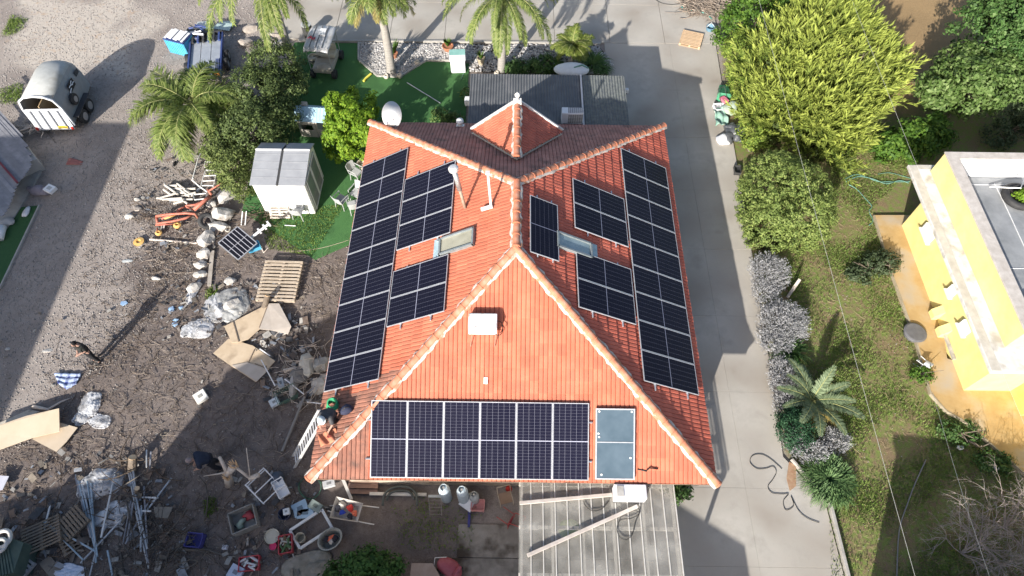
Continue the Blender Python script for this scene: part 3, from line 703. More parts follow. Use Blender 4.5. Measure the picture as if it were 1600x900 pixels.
# rails and feet
rl = mat('rail_metal', (.6, .6, .62), rough=.4, metal=.6)
def rail(side, s, a_, b_):
    q = MB(HL); q.beam(on_plane(side, s, a_, .075), on_plane(side, s, b_, .075), .04, .05)
    y = a_+.2
    while y < b_: q.beam(on_plane(side, s, y, .05)-frame(side)@Vector((0, .09, 0)), on_plane(side, s, y, .05)+frame(side)@Vector((0, .03, 0)), .04, .03); y += 1.4
    q.build('mounting_rail', rl, roof)
for s_ in (.55, 1.85): rail('L', s_, 7.72, 17.5); rail('R', s_+.2, 7.72, 17.55)
for s_ in (2.85, 4.0): rail('L', s_, 12.45, 15.95); rail('L', s_, 9.5, 11.85); rail('R', s_+.25, 12.65, 15.05); rail('R', s_+.25, 9.62, 12.0)
for s_ in (5.65, 6.2): rail('R', s_, 11.15, 13.55)
for s_ in (.6, 1.75): rail('F', s_, -4.3, 2.4)
# thermal collector
Fm = frame('F'); M = Fm.to_4x4(); M.translation = on_plane('F', 1.15, 3.07, .13)
t = thing('thermal_collector', 'blue-grey glass solar water heating collector right of the front panel row', 'solar collector'); t.matrix_world = M
q = MB(); w_, h_ = 1.16, 2.08
q.box((-w_/2+.02, 0, 0), (.04, h_, .09)).box((w_/2-.02, 0, 0), (.04, h_, .09)).box((0, -h_/2+.02, 0), (w_-.08, .04, .089)).box((0, h_/2-.02, 0), (w_-.08, .04, .089)).box((0, .05, .0), (w_-.08, .03, .085))
q.build('frame', alu, t, bev=.004)
MB().box((0, 0, 0), (w_-.06, h_-.06, .06)).build('glass', mat('collector_glass', (.060, .095, .125), (.09, .13, .165), rough=.3, scale=1.4, spec=.6, detail=3, rnd=0), t)
q = MB()
for x_, y_ in ((-.48, .95), (.48, .95), (-.5, .3), (-.48, .2), (.45, -.4), (-.4, -.9)): q.cyl((x_, y_, .02), (x_, y_, .05), .03)
q.build('fixing', fr, t)
# metal chimney pipe
pm_ = mat('galvanised_metal', (.42, .42, .42), (.56, .56, .55), rough=.4, metal=.6, scale=8)
b0 = on_plane('L', 4.99, 13.49, .0)
t = thing('chimney_pipe', 'tall leaning flue pipe with round cap and rusty lower half on left slope', 'chimney pipe', b0)
tp = at(708, 262, b0.z+1.7)-b0
MB().cyl((0, 0, -.05), tp*.5, .055).build('pipe', mat('brown_pipe', (.25, .19, .14), (.36, .28, .22), scale=6, rough=.6), t, smooth=True)
MB().cyl(tp*.48, tp*.94, .085).build('sleeve', pm_, t, smooth=True)
ax = tp.normalized(); zq = Vector((0, 0, 1)).rotation_difference(ax).to_matrix()
MB().lathe([(.14, 0), (.16, .02), (.165, .12), (.11, .17), (.0, .18)], tp*.93, 18, M=zq).build('cap', mat('cap_metal', (.6, .6, .6), (.7, .7, .7), rough=.35, metal=.3, scale=9), t, smooth=False, bev=.004)
MB().box((0, 0, .0), (.5, .4, .02), M=frame('L')).build('flashing', mat('dull_flashing', (.36, .16, .11), (.44, .22, .16), scale=5), t)
b1 = on_plane('L', 5.98, 13.12, .0)
t = thing('vent_pipe', 'thin white square vent pipe with a foot beside the ridge', 'vent pipe', b1)
tp = at(762, 270, b1.z+1.25)-b1
MB().beam((0, 0, 0), tp, .07, .07).build('pipe', mat('pale_metal', (.55, .53, .52)), t, bev=.005)
MB().beam((-.32, -.05, .02), (.05, .0, .14), .11, .08).build('foot', mat('white_plaster', (.7, .68, .65)), t, bev=.01)
MB().box(tuple(tp), (.14, .12, .06)).build('cap', MATS['pale_metal'], t)
# white rooftop box on the front slope
Bx = on_plane('F', 4.35, -.88, 0)
t = thing('rooftop_box', 'weathered white metal box on thin legs in the middle of the front slope', 'box', Bx)
wm = mat('chipped_white', (.72, .72, .72), (.8, .8, .8), rough=.6, scale=6, dirt=(.45, .36, .30), dscale=5, dlo=.6, dhi=.68)
MB().box((0, .12, .36), (.84, .50, .40)).build('casing', wm, t, bev=.015)
MB().box((0, .38, .44), (.8, .03, .2)).build('back_lip', mat('rusty_edge', (.28, .17, .12), (.4, .3, .24), scale=9), t, bev=.005)
for x_ in (-.33, .38): MB().tube([(x_, -.15, .2), (x_-.03, -.38, -.12)], .014).build('leg', mat('rust_leg', (.35, .2, .14)), t)
for x_ in (-.33, .38): MB().tube([(x_, .3, .2), (x_, .3, .15)], .014).build('leg', MATS['rust_leg'], t)
q = MB(); q.tube([(.45+.14*math.sin(a), .05+.22*math.cos(a*1.0), .15+.02*a) for a in np.linspace(0, 9, 40)], .012, 5); q.build('cable', mat('black_cable', (.02, .02, .02), rough=.5), t, smooth=True)
q = MB(HL); p = on_plane('F', 2.95, -.78, .05); q.box(p, (.12, .2, .05), M=frame('F')); q.build('tile_vent', mat('white_plaster', (.7, .68, .65)), roof, bev=.01)
q = MB(HL); 
p0 = on_plane('F', .4, 3.75, .06); q.tube([p0, on_plane('F', .35, 4.0, .08), on_plane('F', .45, 4.1, .1), on_plane('F', .42, 4.35, .08)], .02); q.build('water_pipe', mat('black_cable', (.02, .02, .02)), roof, smooth=True)
# satellite dish
dl = at(620, 196, 3.0)
t = thing('satellite_dish', 'large white satellite dish on the rear left corner of the tiled roof', 'satellite dish', (dl.x, dl.y, 3.0))
up_ = (Vector((-.35, -.62, .72))).normalized(); Mq = Vector((0, 0, 1)).rotation_difference(up_).to_matrix()
cpos = at(614, 180, 3.75)-Vector((dl.x, dl.y, 3.0))
q = MB(); prf = [(r_, .22*(r_/.5)**2-.1) for r_ in np.linspace(0.001, .48, 8)]; q.lathe(prf, cpos, 28, M=Mq@Matrix.Diagonal((.95, 1.12, 1))); q.build('dish', mat('dish_white', (.78, .78, .78), rough=.5), t, smooth=True, solid=.012)
MB().tube([(0, 0, -.1), (0, 0, .45), tuple(cpos-up_*.12)], .03).build('mast', pm_, t)
MB().tube([tuple(cpos-Mq@Vector((0, .5, 0))), tuple(cpos+up_*.55-Mq@Vector((0, .35, 0)))], .012).build('feed_arm', pm_, t)
MB().cyl(tuple(cpos+up_*.5-Mq@Vector((0, .33, 0))), tuple(cpos+up_*.6-Mq@Vector((0, .4, 0))), .03).build('receiver', MATS['dish_white'], t)
# little roof vents at the rear eave
p = on_plane('B', .35, -2.25, .05)
t = thing('roof_cowl', 'small white cowl vent on the shaded rear slope', 'vent', p)
MB().lathe([(.1, 0), (.09, .15), (.16, .2), (.14, .3), (0, .36)], (0, 0, 0), 12).build('hood', MATS['dish_white'], t, smooth=True)
MB().box((0, 0, 0), (.32, .3, .03), M=frame('B')).build('base', MATS['dish_white'], t)
# ================= NEIGHBOUR BUILDINGS (off frame, unseen, guessed and shaped so their shade falls in the yard) =================
nb_w = mat('grey_render', (.40, .38, .35), (.48, .46, .43), scale=2, coord='World'); nb_r = mat('brown_roof', (.20, .12, .09), (.28, .17, .12), scale=2, rnd=0)
def bldg(name, label, poly, z, roofpts, rooff, loc):
    t = thing(name, label, 'building', loc)
    MB(loc).prism(poly, 0, z).build('wall', nb_w, t)
    r_ = MB(loc); r_.add(roofpts, rooff); r_.build('roof', nb_r, t, solid=.12)
    return t
bldg('block_shadow_caster', 'unseen grey block guessed beyond the left edge to shade the gravel track', [(-37, -12), (-25.5, -12), (-25.5, 8.2), (-37, 8.2)], 6.9, [(-37.2, -12.2, 6.95), (-25.3, -12.2, 6.95), (-25.3, 8.35, 6.95), (-37.2, 8.35, 6.95)], [(0, 1, 2, 3)], (-31, -2, 0))
bldg('gabled_shadow_caster', 'unseen gabled house guessed beyond the bottom edge to shade the front yard', [(-13.3, -14), (3.3, -14), (3.3, -4.15), (-13.3, -4.15)], 3.9,
     [(-13.7, -14, 3.95), (-5, -14, 6.0), (3.67, -14, 3.95), (-13.7, -4, 3.95), (-5, -4, 6.0), (3.67, -4, 3.95), ], [(0, 1, 4, 3), (1, 2, 5, 4), (3, 4, 5)], (-5, -9, 0))
bldg('tower_shadow_caster', 'unseen pointed-roof tower shaped to cast shade from beyond the bottom left edge', [(-16.7, -8), (-12.9, -8), (-12.9, -2.5), (-16.7, -2.5)], 5.95,
     [(-16.8, -8, 5.97), (-12.6, -8, 5.97), (-12.6, -2.4, 5.97), (-16.8, -2.4, 5.97), (-14.7, -4.4, 8.5)], [(0, 1, 4), (1, 2, 4), (2, 3, 4), (3, 0, 4), (3, 2, 1, 0)], (-14.8, -5, 0))
bldg('low_shadow_caster', 'unseen low outbuilding shaped to cast shade from beyond the bottom left corner', [(-26, -9), (-16.9, -9), (-16.9, -2.5), (-26, -2.5)], 2.6,
     [(-26, -9, 2.7), (-16.9, -9, 4.35), (-16.9, -2.4, 4.35), (-26, -2.4, 2.7)], [(0, 1, 2, 3)], (-21, -6, 0))
bldg('flat_shadow_caster', 'unseen flat roofed house guessed beyond the bottom right edge to shade the garden', [(9.9, -10), (28, -10), (28, -.15), (9.9, -.15)], 3.7, [(9.75, -10, 3.8), (28, -10, 3.8), (28, 0, 3.8), (9.75, 0, 3.8)], [(0, 1, 2, 3)], (18, -5, 0))

# ================= VEGETATION =================
def leaf_mat(name, c1, c2, dark, rnd=.5, transl=.3, rough=.6, tipcol=None, spec=.25):
    if name in MATS: return MATS[name]
    m = bpy.data.materials.new(name); m.use_nodes = True; MATS[name] = m; n = m.node_tree.nodes; L = m.node_tree.links; b = n['Principled BSDF']; out = n['Material Output']
    g = n.new('ShaderNodeNewGeometry'); rp = n.new('ShaderNodeValToRGB'); e = rp.color_ramp.elements
    e[0].color = dark+(1,); e[0].position = 0; e[1].color = c2+(1,); e[1].position = 1; q = e.new(.45); q.color = c1+(1,)
    L.new(g.outputs['Random Per Island'], rp.inputs[0]); col = rp.outputs[0]
    no = n.new('ShaderNodeTexNoise'); no.inputs['Scale'].default_value = 1.1; no.inputs['Detail'].default_value = 4; L.new(g.outputs['Position'], no.inputs['Vector'])
    mr = n.new('ShaderNodeMapRange'); mr.inputs[1].default_value = .35; mr.inputs[2].default_value = .65; mr.inputs[3].default_value = 0.0; mr.inputs[4].default_value = .45; L.new(no.outputs['Fac'], mr.inputs[0])
    mx = n.new('ShaderNodeMixRGB'); L.new(mr.outputs[0], mx.inputs[0]); L.new(col, mx.inputs[1]); mx.inputs[2].default_value = c1+(1,); col = mx.outputs[0]
    if tipcol:
        at_ = n.new('ShaderNodeAttribute'); at_.attribute_name = 'tip'; m2 = n.new('ShaderNodeMixRGB'); L.new(at_.outputs['Fac'], m2.inputs[0]); L.new(col, m2.inputs[1]); m2.inputs[2].default_value = tipcol+(1,); col = m2.outputs[0]
    L.new(col, b.inputs['Base Color']); b.inputs['Roughness'].default_value = rough; b.inputs['Specular IOR Level'].default_value = spec
    t = n.new('ShaderNodeBsdfTranslucent'); L.new(col, t.inputs[0]); ms = n.new('ShaderNodeMixShader'); ms.inputs[0].default_value = transl
    L.new(b.outputs[0], ms.inputs[1]); L.new(t.outputs[0], ms.inputs[2]); L.new(ms.outputs[0], out.inputs[0])
    return m
def unit(v): return v/(np.linalg.norm(v, axis=-1, keepdims=True)+1e-9)
def leaf_cloud(name, lobes, n_, size, m, parent, clump=.35, nclump=260, upb=.3, off=(0, 0, 0), aspect=.55, shell=.55):
    "lobes: list of (centre, radii); leaves gathered in clumps near the lobes' surfaces"
    g = rng; vols = np.array([l[1][0]*l[1][1]*l[1][2] for l in lobes])**.67; pr = vols/vols.sum()
    li = g.choice(len(lobes), nclump, p=pr); C_ = np.array([l[0] for l in lobes])[li]; Rd = np.array([l[1] for l in lobes])[li]
    d = unit(g.normal(size=(nclump, 3))+np.array([0, 0, upb])); rr = shell+(1-shell)*g.random((nclump, 1))**.5
    cc = C_+d*Rd*rr; cs_ = clump*(.6+.8*g.random(nclump))
    ci = g.integers(0, nclump, n_); dd = unit(g.normal(size=(n_, 3))); rad = g.random((n_, 1))**.45
    p = cc[ci]+dd*rad*cs_[ci][:, None]*np.array([1, 1, .75])
    p[:, 2] = np.maximum(p[:, 2], .03)
    nn_ = unit(dd*.9+d[ci]*.6+g.normal(size=(n_, 3))*.45+np.array([0, 0, .35]))
    a = unit(np.cross(nn_, g.normal(size=(n_, 3)))); b_ = np.cross(nn_, a)
    s_ = (size*(.6+.8*g.random(n_)))[:, None]
    V = np.stack([p-a*s_, p-b_*s_*aspect, p+a*s_, p+b_*s_*aspect], 1)-np.array(off)
    return link(name, fast_mesh(name, V, 4, m), parent)
bark = mat('tree_bark', (.13, .10, .075), (.22, .18, .14), scale=6, bump=.6, bscale=30, rough=.95)
def limbs(off, base, tops, r0, parent, m=bark):
    q = MB(off); base = Vector(base); g = random.Random(3); mid_ = sum((Vector(t) for t in tops), Vector())/len(tops); fork = base.lerp(mid_, .35)
    q.tube([base, base.lerp(fork, .5)+Vector((g.uniform(-.05, .05), g.uniform(-.05, .05), 0)), fork], [r0, r0*.85, r0*.7], 8)
    for t_ in tops:
        t_ = Vector(t_); a = fork.lerp(t_, .5)+Vector((g.uniform(-.15, .15), g.uniform(-.15, .15), .1)); q.tube([fork, a, t_], [r0*.55, r0*.35, r0*.12], 6)
        for k in range(3):
            e_ = a.lerp(t_, .5)+Vector((g.uniform(-.6, .6), g.uniform(-.6, .6), g.uniform(0, .5))); q.tube([a, e_], [r0*.25, r0*.06], 5)
    q.build('trunk', m, parent, smooth=True)
def tree(label, lobes, n_, size, m, cat='tree', name='leafy_tree', clump=.35, nclump=260, group=None, r0=.1, aspect=.55, upb=.3, shell=.55):
    c0 = lobes[0][0]; base = (c0[0], c0[1], 0); t = thing(name, label, cat, base, group=group)
    leaf_cloud('crown', lobes, n_, size, m, t, clump, nclump, off=base, aspect=aspect, upb=upb, shell=shell)
    limbs(base, (c0[0], c0[1], -.05), [l[0] for l in lobes], r0, t)
    return t
def lobe(px, py, z, rx, ry=None, rz=None):
    p = at(px, py, z); ry = ry or rx; return (tuple(p), (rx, ry, rz or rx*.8))

# golden cypress: flame-shaped sprays pointing up and outwards
def sprays(name, lobes, ns, ln, m, parent, off, leafw=.05, per=16, up=.75, spread=.22, seed=1, groups=0):
    g = np.random.default_rng(seed); vols = np.array([l[1][0]*l[1][1] for l in lobes]); pr = vols/vols.sum()
    if groups:
        gl_ = g.choice(len(lobes), groups, p=pr); gc = np.array([l[0] for l in lobes])[gl_]; gr_ = np.array([l[1] for l in lobes])[gl_]
        gd = unit(g.normal(size=(groups, 3))+np.array([0, -.1, .35])); gd[:, 2] = np.where(gd[:, 2] < -.3, -gd[:, 2], gd[:, 2])
        gp_ = gc+gd*gr_*(.78+.28*g.random((groups, 1))); ga = unit(gd*np.array([1, 1, .6])+np.array([.1, .15, up])+g.normal(size=(groups, 3))*.25); gs = .6+.8*g.random(groups)
        lobes = [(tuple(gp_[i]), (.34*gs[i], .34*gs[i], .30*gs[i])) for i in range(groups)]; pr = gs**2/(gs**2).sum()
    li = g.choice(len(lobes), ns, p=pr); C_ = np.array([l[0] for l in lobes])[li]; Rd = np.array([l[1] for l in lobes])[li]
    d = unit(g.normal(size=(ns, 3))+np.array([0, -.1, .25])); d[:, 2] = np.where(d[:, 2] < -.35, -d[:, 2], d[:, 2])
    p = C_+d*Rd*(.72+.3*g.random((ns, 1)))
    ax = unit(d*np.array([1, 1, .6])+np.array([0.12, .18, up])+g.normal(size=(ns, 3))*.16); l = ln*(.55+.9*g.random(ns))
    if groups: ax = unit(ga[li]*1.0+d*.32+g.normal(size=(ns, 3))*.14); p = C_+(p-C_)*.95; l = l*(.7+.3*gs[li])
    t = np.linspace(0.02, 1, per)[None].repeat(ns, 0)+g.normal(0, .03, (ns, per)); t = np.clip(t, 0, 1)
    e1 = unit(np.cross(ax, g.normal(size=(ns, 3)))); e2 = np.cross(ax, e1); ph = g.uniform(0, 2*PI, (ns, per))
    rad = (spread*l)[:, None]*np.sin(np.clip(t*2.6+.35, 0, PI))*(.4+.6*g.random((ns, per)))
    q = p[:, None]+ax[:, None]*(t*l[:, None])[..., None]+(np.cos(ph)*rad)[..., None]*e1[:, None]+(np.sin(ph)*rad)[..., None]*e2[:, None]
    rd = unit(np.cos(ph)[..., None]*e1[:, None]+np.sin(ph)[..., None]*e2[:, None]); dr = unit(ax[:, None]*.9+rd*.55+g.normal(size=q.shape)*.12)
    sd_ = unit(np.cross(dr, rd+g.normal(size=q.shape)*.6)); L_ = (l[:, None]*.26*(.7+.6*g.random((ns, per))))[..., None]; W_ = leafw*(.7+.6*g.random((ns, per, 1)))
    V = np.stack([q-dr*L_*.5, q-sd_*W_, q+dr*L_*.6, q+sd_*W_], 2)-np.array(off)
    tip = np.clip(t*.9+.1*g.random(t.shape), 0, 1)[..., None]*np.array([.55, .8, 1.15, .8])[None, None]; tip = np.clip(tip**1.4, 0, 1)
    return link(name, fast_mesh(name, V.reshape(-1, 3), 4, m, tip.reshape(-1)), parent)
m_cyp = leaf_mat('golden_cypress', (.075, .125, .02), (.12, .17, .03), (.05, .075, .015), transl=.25, tipcol=(.41, .47, .10), rough=.65)
cl = [lobe(1264, 165, 1.6, 2.4, 2.6, 2.4), lobe(1275, 98, 2.4, 1.9, 1.8, 2.3), lobe(1222, 125, 2.0, 1.6, 1.9, 2.0), lobe(1330, 140, 1.8, 1.35, 1.6, 1.6), lobe(1305, 82, 2.4, 1.3, 1.2, 1.6), lobe(1292, 222, 1.1, 1.5, 1.2, 1.5), lobe(1232, 72, 2.5, 1.1, 1.0, 1.6), lobe(1212, 190, 1.2, 1.3, 1.5, 1.5)]
base = (cl[0][0][0]+.3, cl[0][0][1]+.2, 0); t = thing('golden_cypress', 'huge yellow-green feathery conifer spreading beside the concrete drive', 'conifer', base)
sprays('crown', [(c_, (r_[0]*.9, r_[1]*.9, r_[2]*.93)) for c_, r_ in cl], 3000, .95, m_cyp, t, base, leafw=.032, per=26, groups=520, spread=.15, up=1.0)
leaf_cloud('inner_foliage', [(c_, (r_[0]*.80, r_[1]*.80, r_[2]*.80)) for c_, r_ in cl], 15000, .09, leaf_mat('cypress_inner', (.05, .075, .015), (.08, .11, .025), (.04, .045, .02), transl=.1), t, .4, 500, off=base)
limbs(base, (base[0], base[1], -.05), [c_[0] for c_ in cl], .28, t)
q = MB(base); g_ = random.Random(4)
for cx, cy in ((1283, 30), (1332, 92)):
    c_ = at(cx, cy, 4.3)
    for k in range(60):
        d_ = Vector((g_.uniform(-.5, .7), g_.uniform(-.2, .9), g_.uniform(.1, .5))); s_ = c_+Vector((g_.uniform(-.5, .5), g_.uniform(-.3, .3), -.3)); q.tube([s_, s_+d_*.5, s_+d_+Vector((0, 0, .1))], [.014, .01, .004], 4)
q.build('dead_twigs', mat('dead_wood', (.20, .15, .12), (.32, .26, .22), scale=5), t, kind='stuff')

m_rb = leaf_mat('round_bush', (.16, .22, .055), (.33, .39, .12), (.05, .085, .02), transl=.25)
tree('dense rounded dark-speckled bush between the golden conifer and silver shrubs', [lobe(1226, 318, 1.3, 1.95, 2.1, 1.7), lobe(1205, 290, 1.3, 1.3, 1.3, 1.6), lobe(1255, 345, 1.1, 1.2, 1.2, 1.5), lobe(1200, 350, 1.0, 1.0, 1.2, 1.3)], 36000, .045, m_rb, 'bush', 'round_bush', .16, 1300, shell=.9)
m_gt = leaf_mat('fresh_leaf', (.07, .15, .02), (.16, .26, .04), (.035, .08, .015), transl=.35)
tree('small bright green shrub at the foot of the golden conifer by the tree shade', [lobe(1422, 222, .9, 1.1, 1.0, .9), lobe(1392, 228, .7, .8, .8, .7), lobe(1455, 212, .9, .8, .9, .9)], 7000, .085, m_gt, 'shrub', 'green_shrub', .3, 160)
m_pt = leaf_mat('pale_leaf', (.10, .17, .04), (.24, .32, .12), (.05, .09, .02), transl=.3)
tree('pale green leafy tree left of the top right group with glossy sunlit top', [lobe(1520, 135, 2.2, 1.9, 1.6, 1.2), lobe(1470, 140, 1.8, 1.1, 1.2, .9), lobe(1570, 125, 2.2, 1.4, 1.3, 1.1), lobe(1500, 105, 2.2, 1.1, 1.1, 1.0)], 15000, .09, m_pt, 'tree', 'leafy_tree', .35, 320, r0=.12)
m_dt = leaf_mat('deep_leaf', (.06, .13, .03), (.15, .23, .08), (.02, .05, .012), transl=.2)
tree('dark green tree filling the top right corner', [lobe(1560, 40, 3.0, 1.9, 2.0, 1.8), lobe(1605, 70, 3.0, 1.7, 1.6, 1.6), lobe(1560, -5, 3.0, 1.3, 1.4, 1.4), lobe(1590, 10, 3.2, 1.6, 1.6, 1.6)], 20000, .075, m_dt, 'tree', 'leafy_tree', .35, 420, r0=.14)
tree('grey-green low tree half in shade at the right edge above the yellow house', [lobe(1592, 195, 1.2, .9, .8, .8), lobe(1620, 180, 1.3, 1.0, 1.0, 1.0), lobe(1560, 215, .5, .7, .6, .4)], 5000, .06, leaf_mat('grey_leaf', (.07, .10, .05), (.13, .17, .09), (.03, .05, .02)), 'tree', 'leafy_tree', .3, 130)
tree('leafy green hedge tree behind the golden conifer at the top edge', [lobe(1180, 20, 2.0, 1.6, 1.2, 1.5), lobe(1260, 5, 2.2, 1.7, 1.3, 1.6), lobe(1140, 45, 1.3, .9, 1.2, 1.1), lobe(1310, -15, 2.4, 1.6, 1.3, 1.6), lobe(1220, -30, 2.2, 1.8, 1.3, 1.6)], 17000, .075, m_gt, 'hedge', 'hedge', .35, 380)
tree('low yellow-green hedge strip edging the drive beside the golden conifer', [lobe(1158, 95, 1.2, .85, 1.8, 1.1), lobe(1168, 150, 1.1, .75, 1.5, 1.0), lobe(1180, 205, .9, .6, 1.1, .8)], 17000, .05, leaf_mat('privet', (.17, .25, .04), (.36, .43, .08), (.07, .12, .025)), 'hedge', 'hedge', .25, 260)
tree('reddish orange shrub at the right foot of the golden conifer', [lobe(1405, 130, .7, .55, .45, .4), lobe(1395, 118, .7, .4, .4, .4)], 900, .06, leaf_mat('autumn_leaf', (.22, .13, .03), (.34, .22, .05), (.10, .06, .02)), 'shrub', 'rusty_shrub', .2, 40)
# left side
m_ev = leaf_mat('evergreen', (.075, .11, .035), (.15, .195, .065), (.03, .05, .015), transl=.18)
tree('dark evergreen tree standing left of the lawn near the golf cart', [lobe(430, 105, 1.9, 1.35, 1.2, 1.3), lobe(405, 150, 2.0, 1.4, 1.3, 1.4), lobe(445, 140, 1.7, 1.1, 1.1, 1.2)], 19000, .05, m_ev, 'tree', 'evergreen_tree', .28, 420)
tree('dark evergreen tree between the blue playhouse and the drooping palm', [lobe(395, 205, 1.8, 1.3, 1.2, 1.3), lobe(430, 190, 1.5, 1.1, 1.1, 1.1), lobe(365, 225, 1.4, 1.0, 1.0, 1.1)], 15000, .05, m_ev, 'tree', 'evergreen_tree', .28, 360)
tree('yellowish evergreen bush squeezed between the white shed and scrap metal', [lobe(358, 255, 1.3, .95, 1.0, 1.0), lobe(375, 285, .9, .65, .75, .75), lobe(345, 235, 1.3, .8, .8, .9)], 11000, .05, leaf_mat('olive_leaf', (.12, .16, .045), (.21, .25, .08), (.035, .055, .015), transl=.2), 'bush', 'evergreen_tree', .25, 260)
m_br = leaf_mat('lime_leaf', (.17, .30, .025), (.34, .46, .05), (.08, .15, .015), transl=.4)
tree('bright lime green tree touching the left eave of the tiled roof', [lobe(548, 200, 2.0, 1.15, 1.2, 1.2), lobe(575, 215, 1.8, .9, .9, 1.0), lobe(530, 175, 2.0, .8, .8, .9), lobe(560, 165, 1.9, .9, .8, .9), lobe(530, 225, 1.3, .7, .8, .8)], 16000, .07, m_br, 'tree', 'citrus_tree', .26, 150)
tree('dark green leafy shrub in the shade at the bottom edge left of the pallet', [lobe(570, 885, .8, .8, .6, .6), lobe(545, 900, .6, .7, .5, .5), lobe(600, 890, .7, .6, .5, .5)], 5200, .07, leaf_mat('shade_leaf', (.055, .13, .03), (.10, .20, .05), (.025, .06, .015)), 'shrub', 'green_shrub', .25, 120)
for (px, py, r_, lab, n_) in ((690, 183, .5, 'small pale shrub on the lawn beside the grey rear roof', 700), (712, 188, .35, 'tiny flowering bush close to the rear eave of the tiled roof', 350), (1060, 762, .45, 'dark shrub squeezed between the eave and the pergola edge', 900), (731, 150, .4, 'pale shrub pressed against the left side of the grey rear roof', 500)):
    tree(lab, [lobe(px, py, .4, r_, r_, .4), lobe(px+9, py+3, .3, r_*.7, r_*.7, .3)], n_, .06, m_pt if n_ < 900 else MATS['deep_leaf'], 'shrub', 'small_shrub', .2, 40)

# blade clumps (agapanthus, silver bushes)
def blade_clump(name, label, cat, base, n_, r_, h_, wd, m, droop=.8, K=5, group=None, part='foliage', core=.25):
    t = thing(name, label, cat, base, group=group); g = rng; a = g.uniform(0, 2*PI, n_); l = r_*(.55+.5*g.random(n_))*(1.25-core); hh = h_*(.5+.6*g.random(n_)); o_ = g.random(n_)*core*r_
    d = np.stack([np.cos(a), np.sin(a)], -1); s_ = np.stack([-np.sin(a), np.cos(a)], -1); tw = g.normal(0, .25+core*1.1, n_)
    Q = []
    for k in range(K-1):
        for e_ in ((k, -1), (k, 1), (k+1, 1), (k+1, -1)):
            u = e_[0]/(K-1); rr = o_+l*u; z = hh*4*u*(1-u*droop)*.6+.04; ww = wd*(1-.85*u**1.5)*e_[1]
            c2 = np.cos(tw*u); Q.append(np.stack([d[:, 0]*rr+s_[:, 0]*(ww+tw*u*l*.4), d[:, 1]*rr+s_[:, 1]*(ww+tw*u*l*.4), np.maximum(z, .02)], -1))
    V = np.stack(Q, 1).reshape(n_, K-1, 4, 3).reshape(-1, 3)
    link(part, fast_mesh(part, V, 4, m), t); return t
m_ag = leaf_mat('strap_leaf', (.09, .17, .06), (.22, .33, .13), (.03, .07, .025), transl=.25)
p = at(1292, 752); blade_clump('agapanthus', 'round clump of arching green strap leaves beside the drive corner', 'plant', (p.x, p.y, 0), 1400, .95, .62, .013, m_ag, droop=1.0, core=.72)
p = at(1230, 552); blade_clump('leafy_clump', 'dark glossy strap-leaved clump between two silver shrubs', 'plant', (p.x, p.y, 0), 170, .75, .55, .035, MATS['deep_leaf'])
m_si = leaf_mat('silver_leaf', (.31, .31, .32), (.44, .44, .46), (.23, .24, .23), transl=.1, rough=.8)
def silver(label, lobes, n_):
    c0 = lobes[0][0]; base = (c0[0], c0[1], 0); t = thing('silver_shrub', label, 'shrub', base, group='silver shrubs along the drive')
    sprays('foliage', lobes, int(n_*1.9), .20, m_si, t, base, leafw=.012, per=9, up=.9, spread=.3, seed=int(c0[1]*10))
    limbs(base, base, [l[0] for l in lobes], .03, t)
    leaf_cloud('inner_foliage', [(l[0], (l[1][0]*.8, l[1][1]*.8, l[1][2]*.8)) for l in lobes], n_*3, .035, m_si, t, .15, 80, off=base)
silver('uppermost silver-white shrub beside the drive under the round bush', [lobe(1200, 428, .35, .75, .8, .45), lobe(1195, 462, .2, .5, .6, .35)], 620)
silver('middle silver-white shrub beside the leaning post', [lobe(1222, 505, .35, .9, .85, .5), lobe(1210, 535, .25, .6, .6, .4)], 800)
silver('silver-white shrub wedged between drive and grey palm', [lobe(1222, 600, .3, .45, 1.0, .4), lobe(1230, 640, .2, .4, .6, .3)], 520)
silver('lowest silver-white shrub below the grey palm', [lobe(1262, 705, .2, .6, .4, .3), lobe(1240, 690, .2, .4, .35, .3), lobe(1305, 690, .15, .4, .4, .25)], 480)
tree('dark green fine-leaved shrub at the drive edge below the grey palm', [lobe(1243, 672, .5, .65, .75, .55), lobe(1235, 650, .4, .5, .5, .4)], 6500, .035, leaf_mat('rosemary_leaf', (.03, .085, .04), (.055, .13, .06), (.015, .05, .025)), 'shrub', 'rosemary', .2, 200)
p = at(1195, 395); blade_clump('leafy_clump', 'brownish spiky clump under the round bush at the drive edge', 'plant', (p.x, p.y, 0), 120, .6, .5, .02, leaf_mat('brown_spike', (.12, .10, .05), (.20, .17, .09), (.06, .05, .03)))
tree('grey-green weedy shrub by the yellow patio corner', [lobe(1378, 410, .3, .8, .55, .3), lobe(1345, 430, .2, .5, .5, .2)], 2600, .05, MATS['grey_leaf'], 'shrub', 'weedy_shrub', .22, 120)
tree('small green weed against the patio kerb by the white garden chair', [lobe(1440, 585, .2, .4, .35, .22)], 700, .05, MATS['fresh_leaf'], 'weed', 'weedy_shrub', .2, 30)
tree('low green weeds under the sloping patio front edge', [lobe(1500, 675, .15, .9, .45, .18), lobe(1555, 720, .15, .8, .5, .18)], 1900, .05, MATS['deep_leaf'], 'weed', 'weedy_shrub', .2, 90)

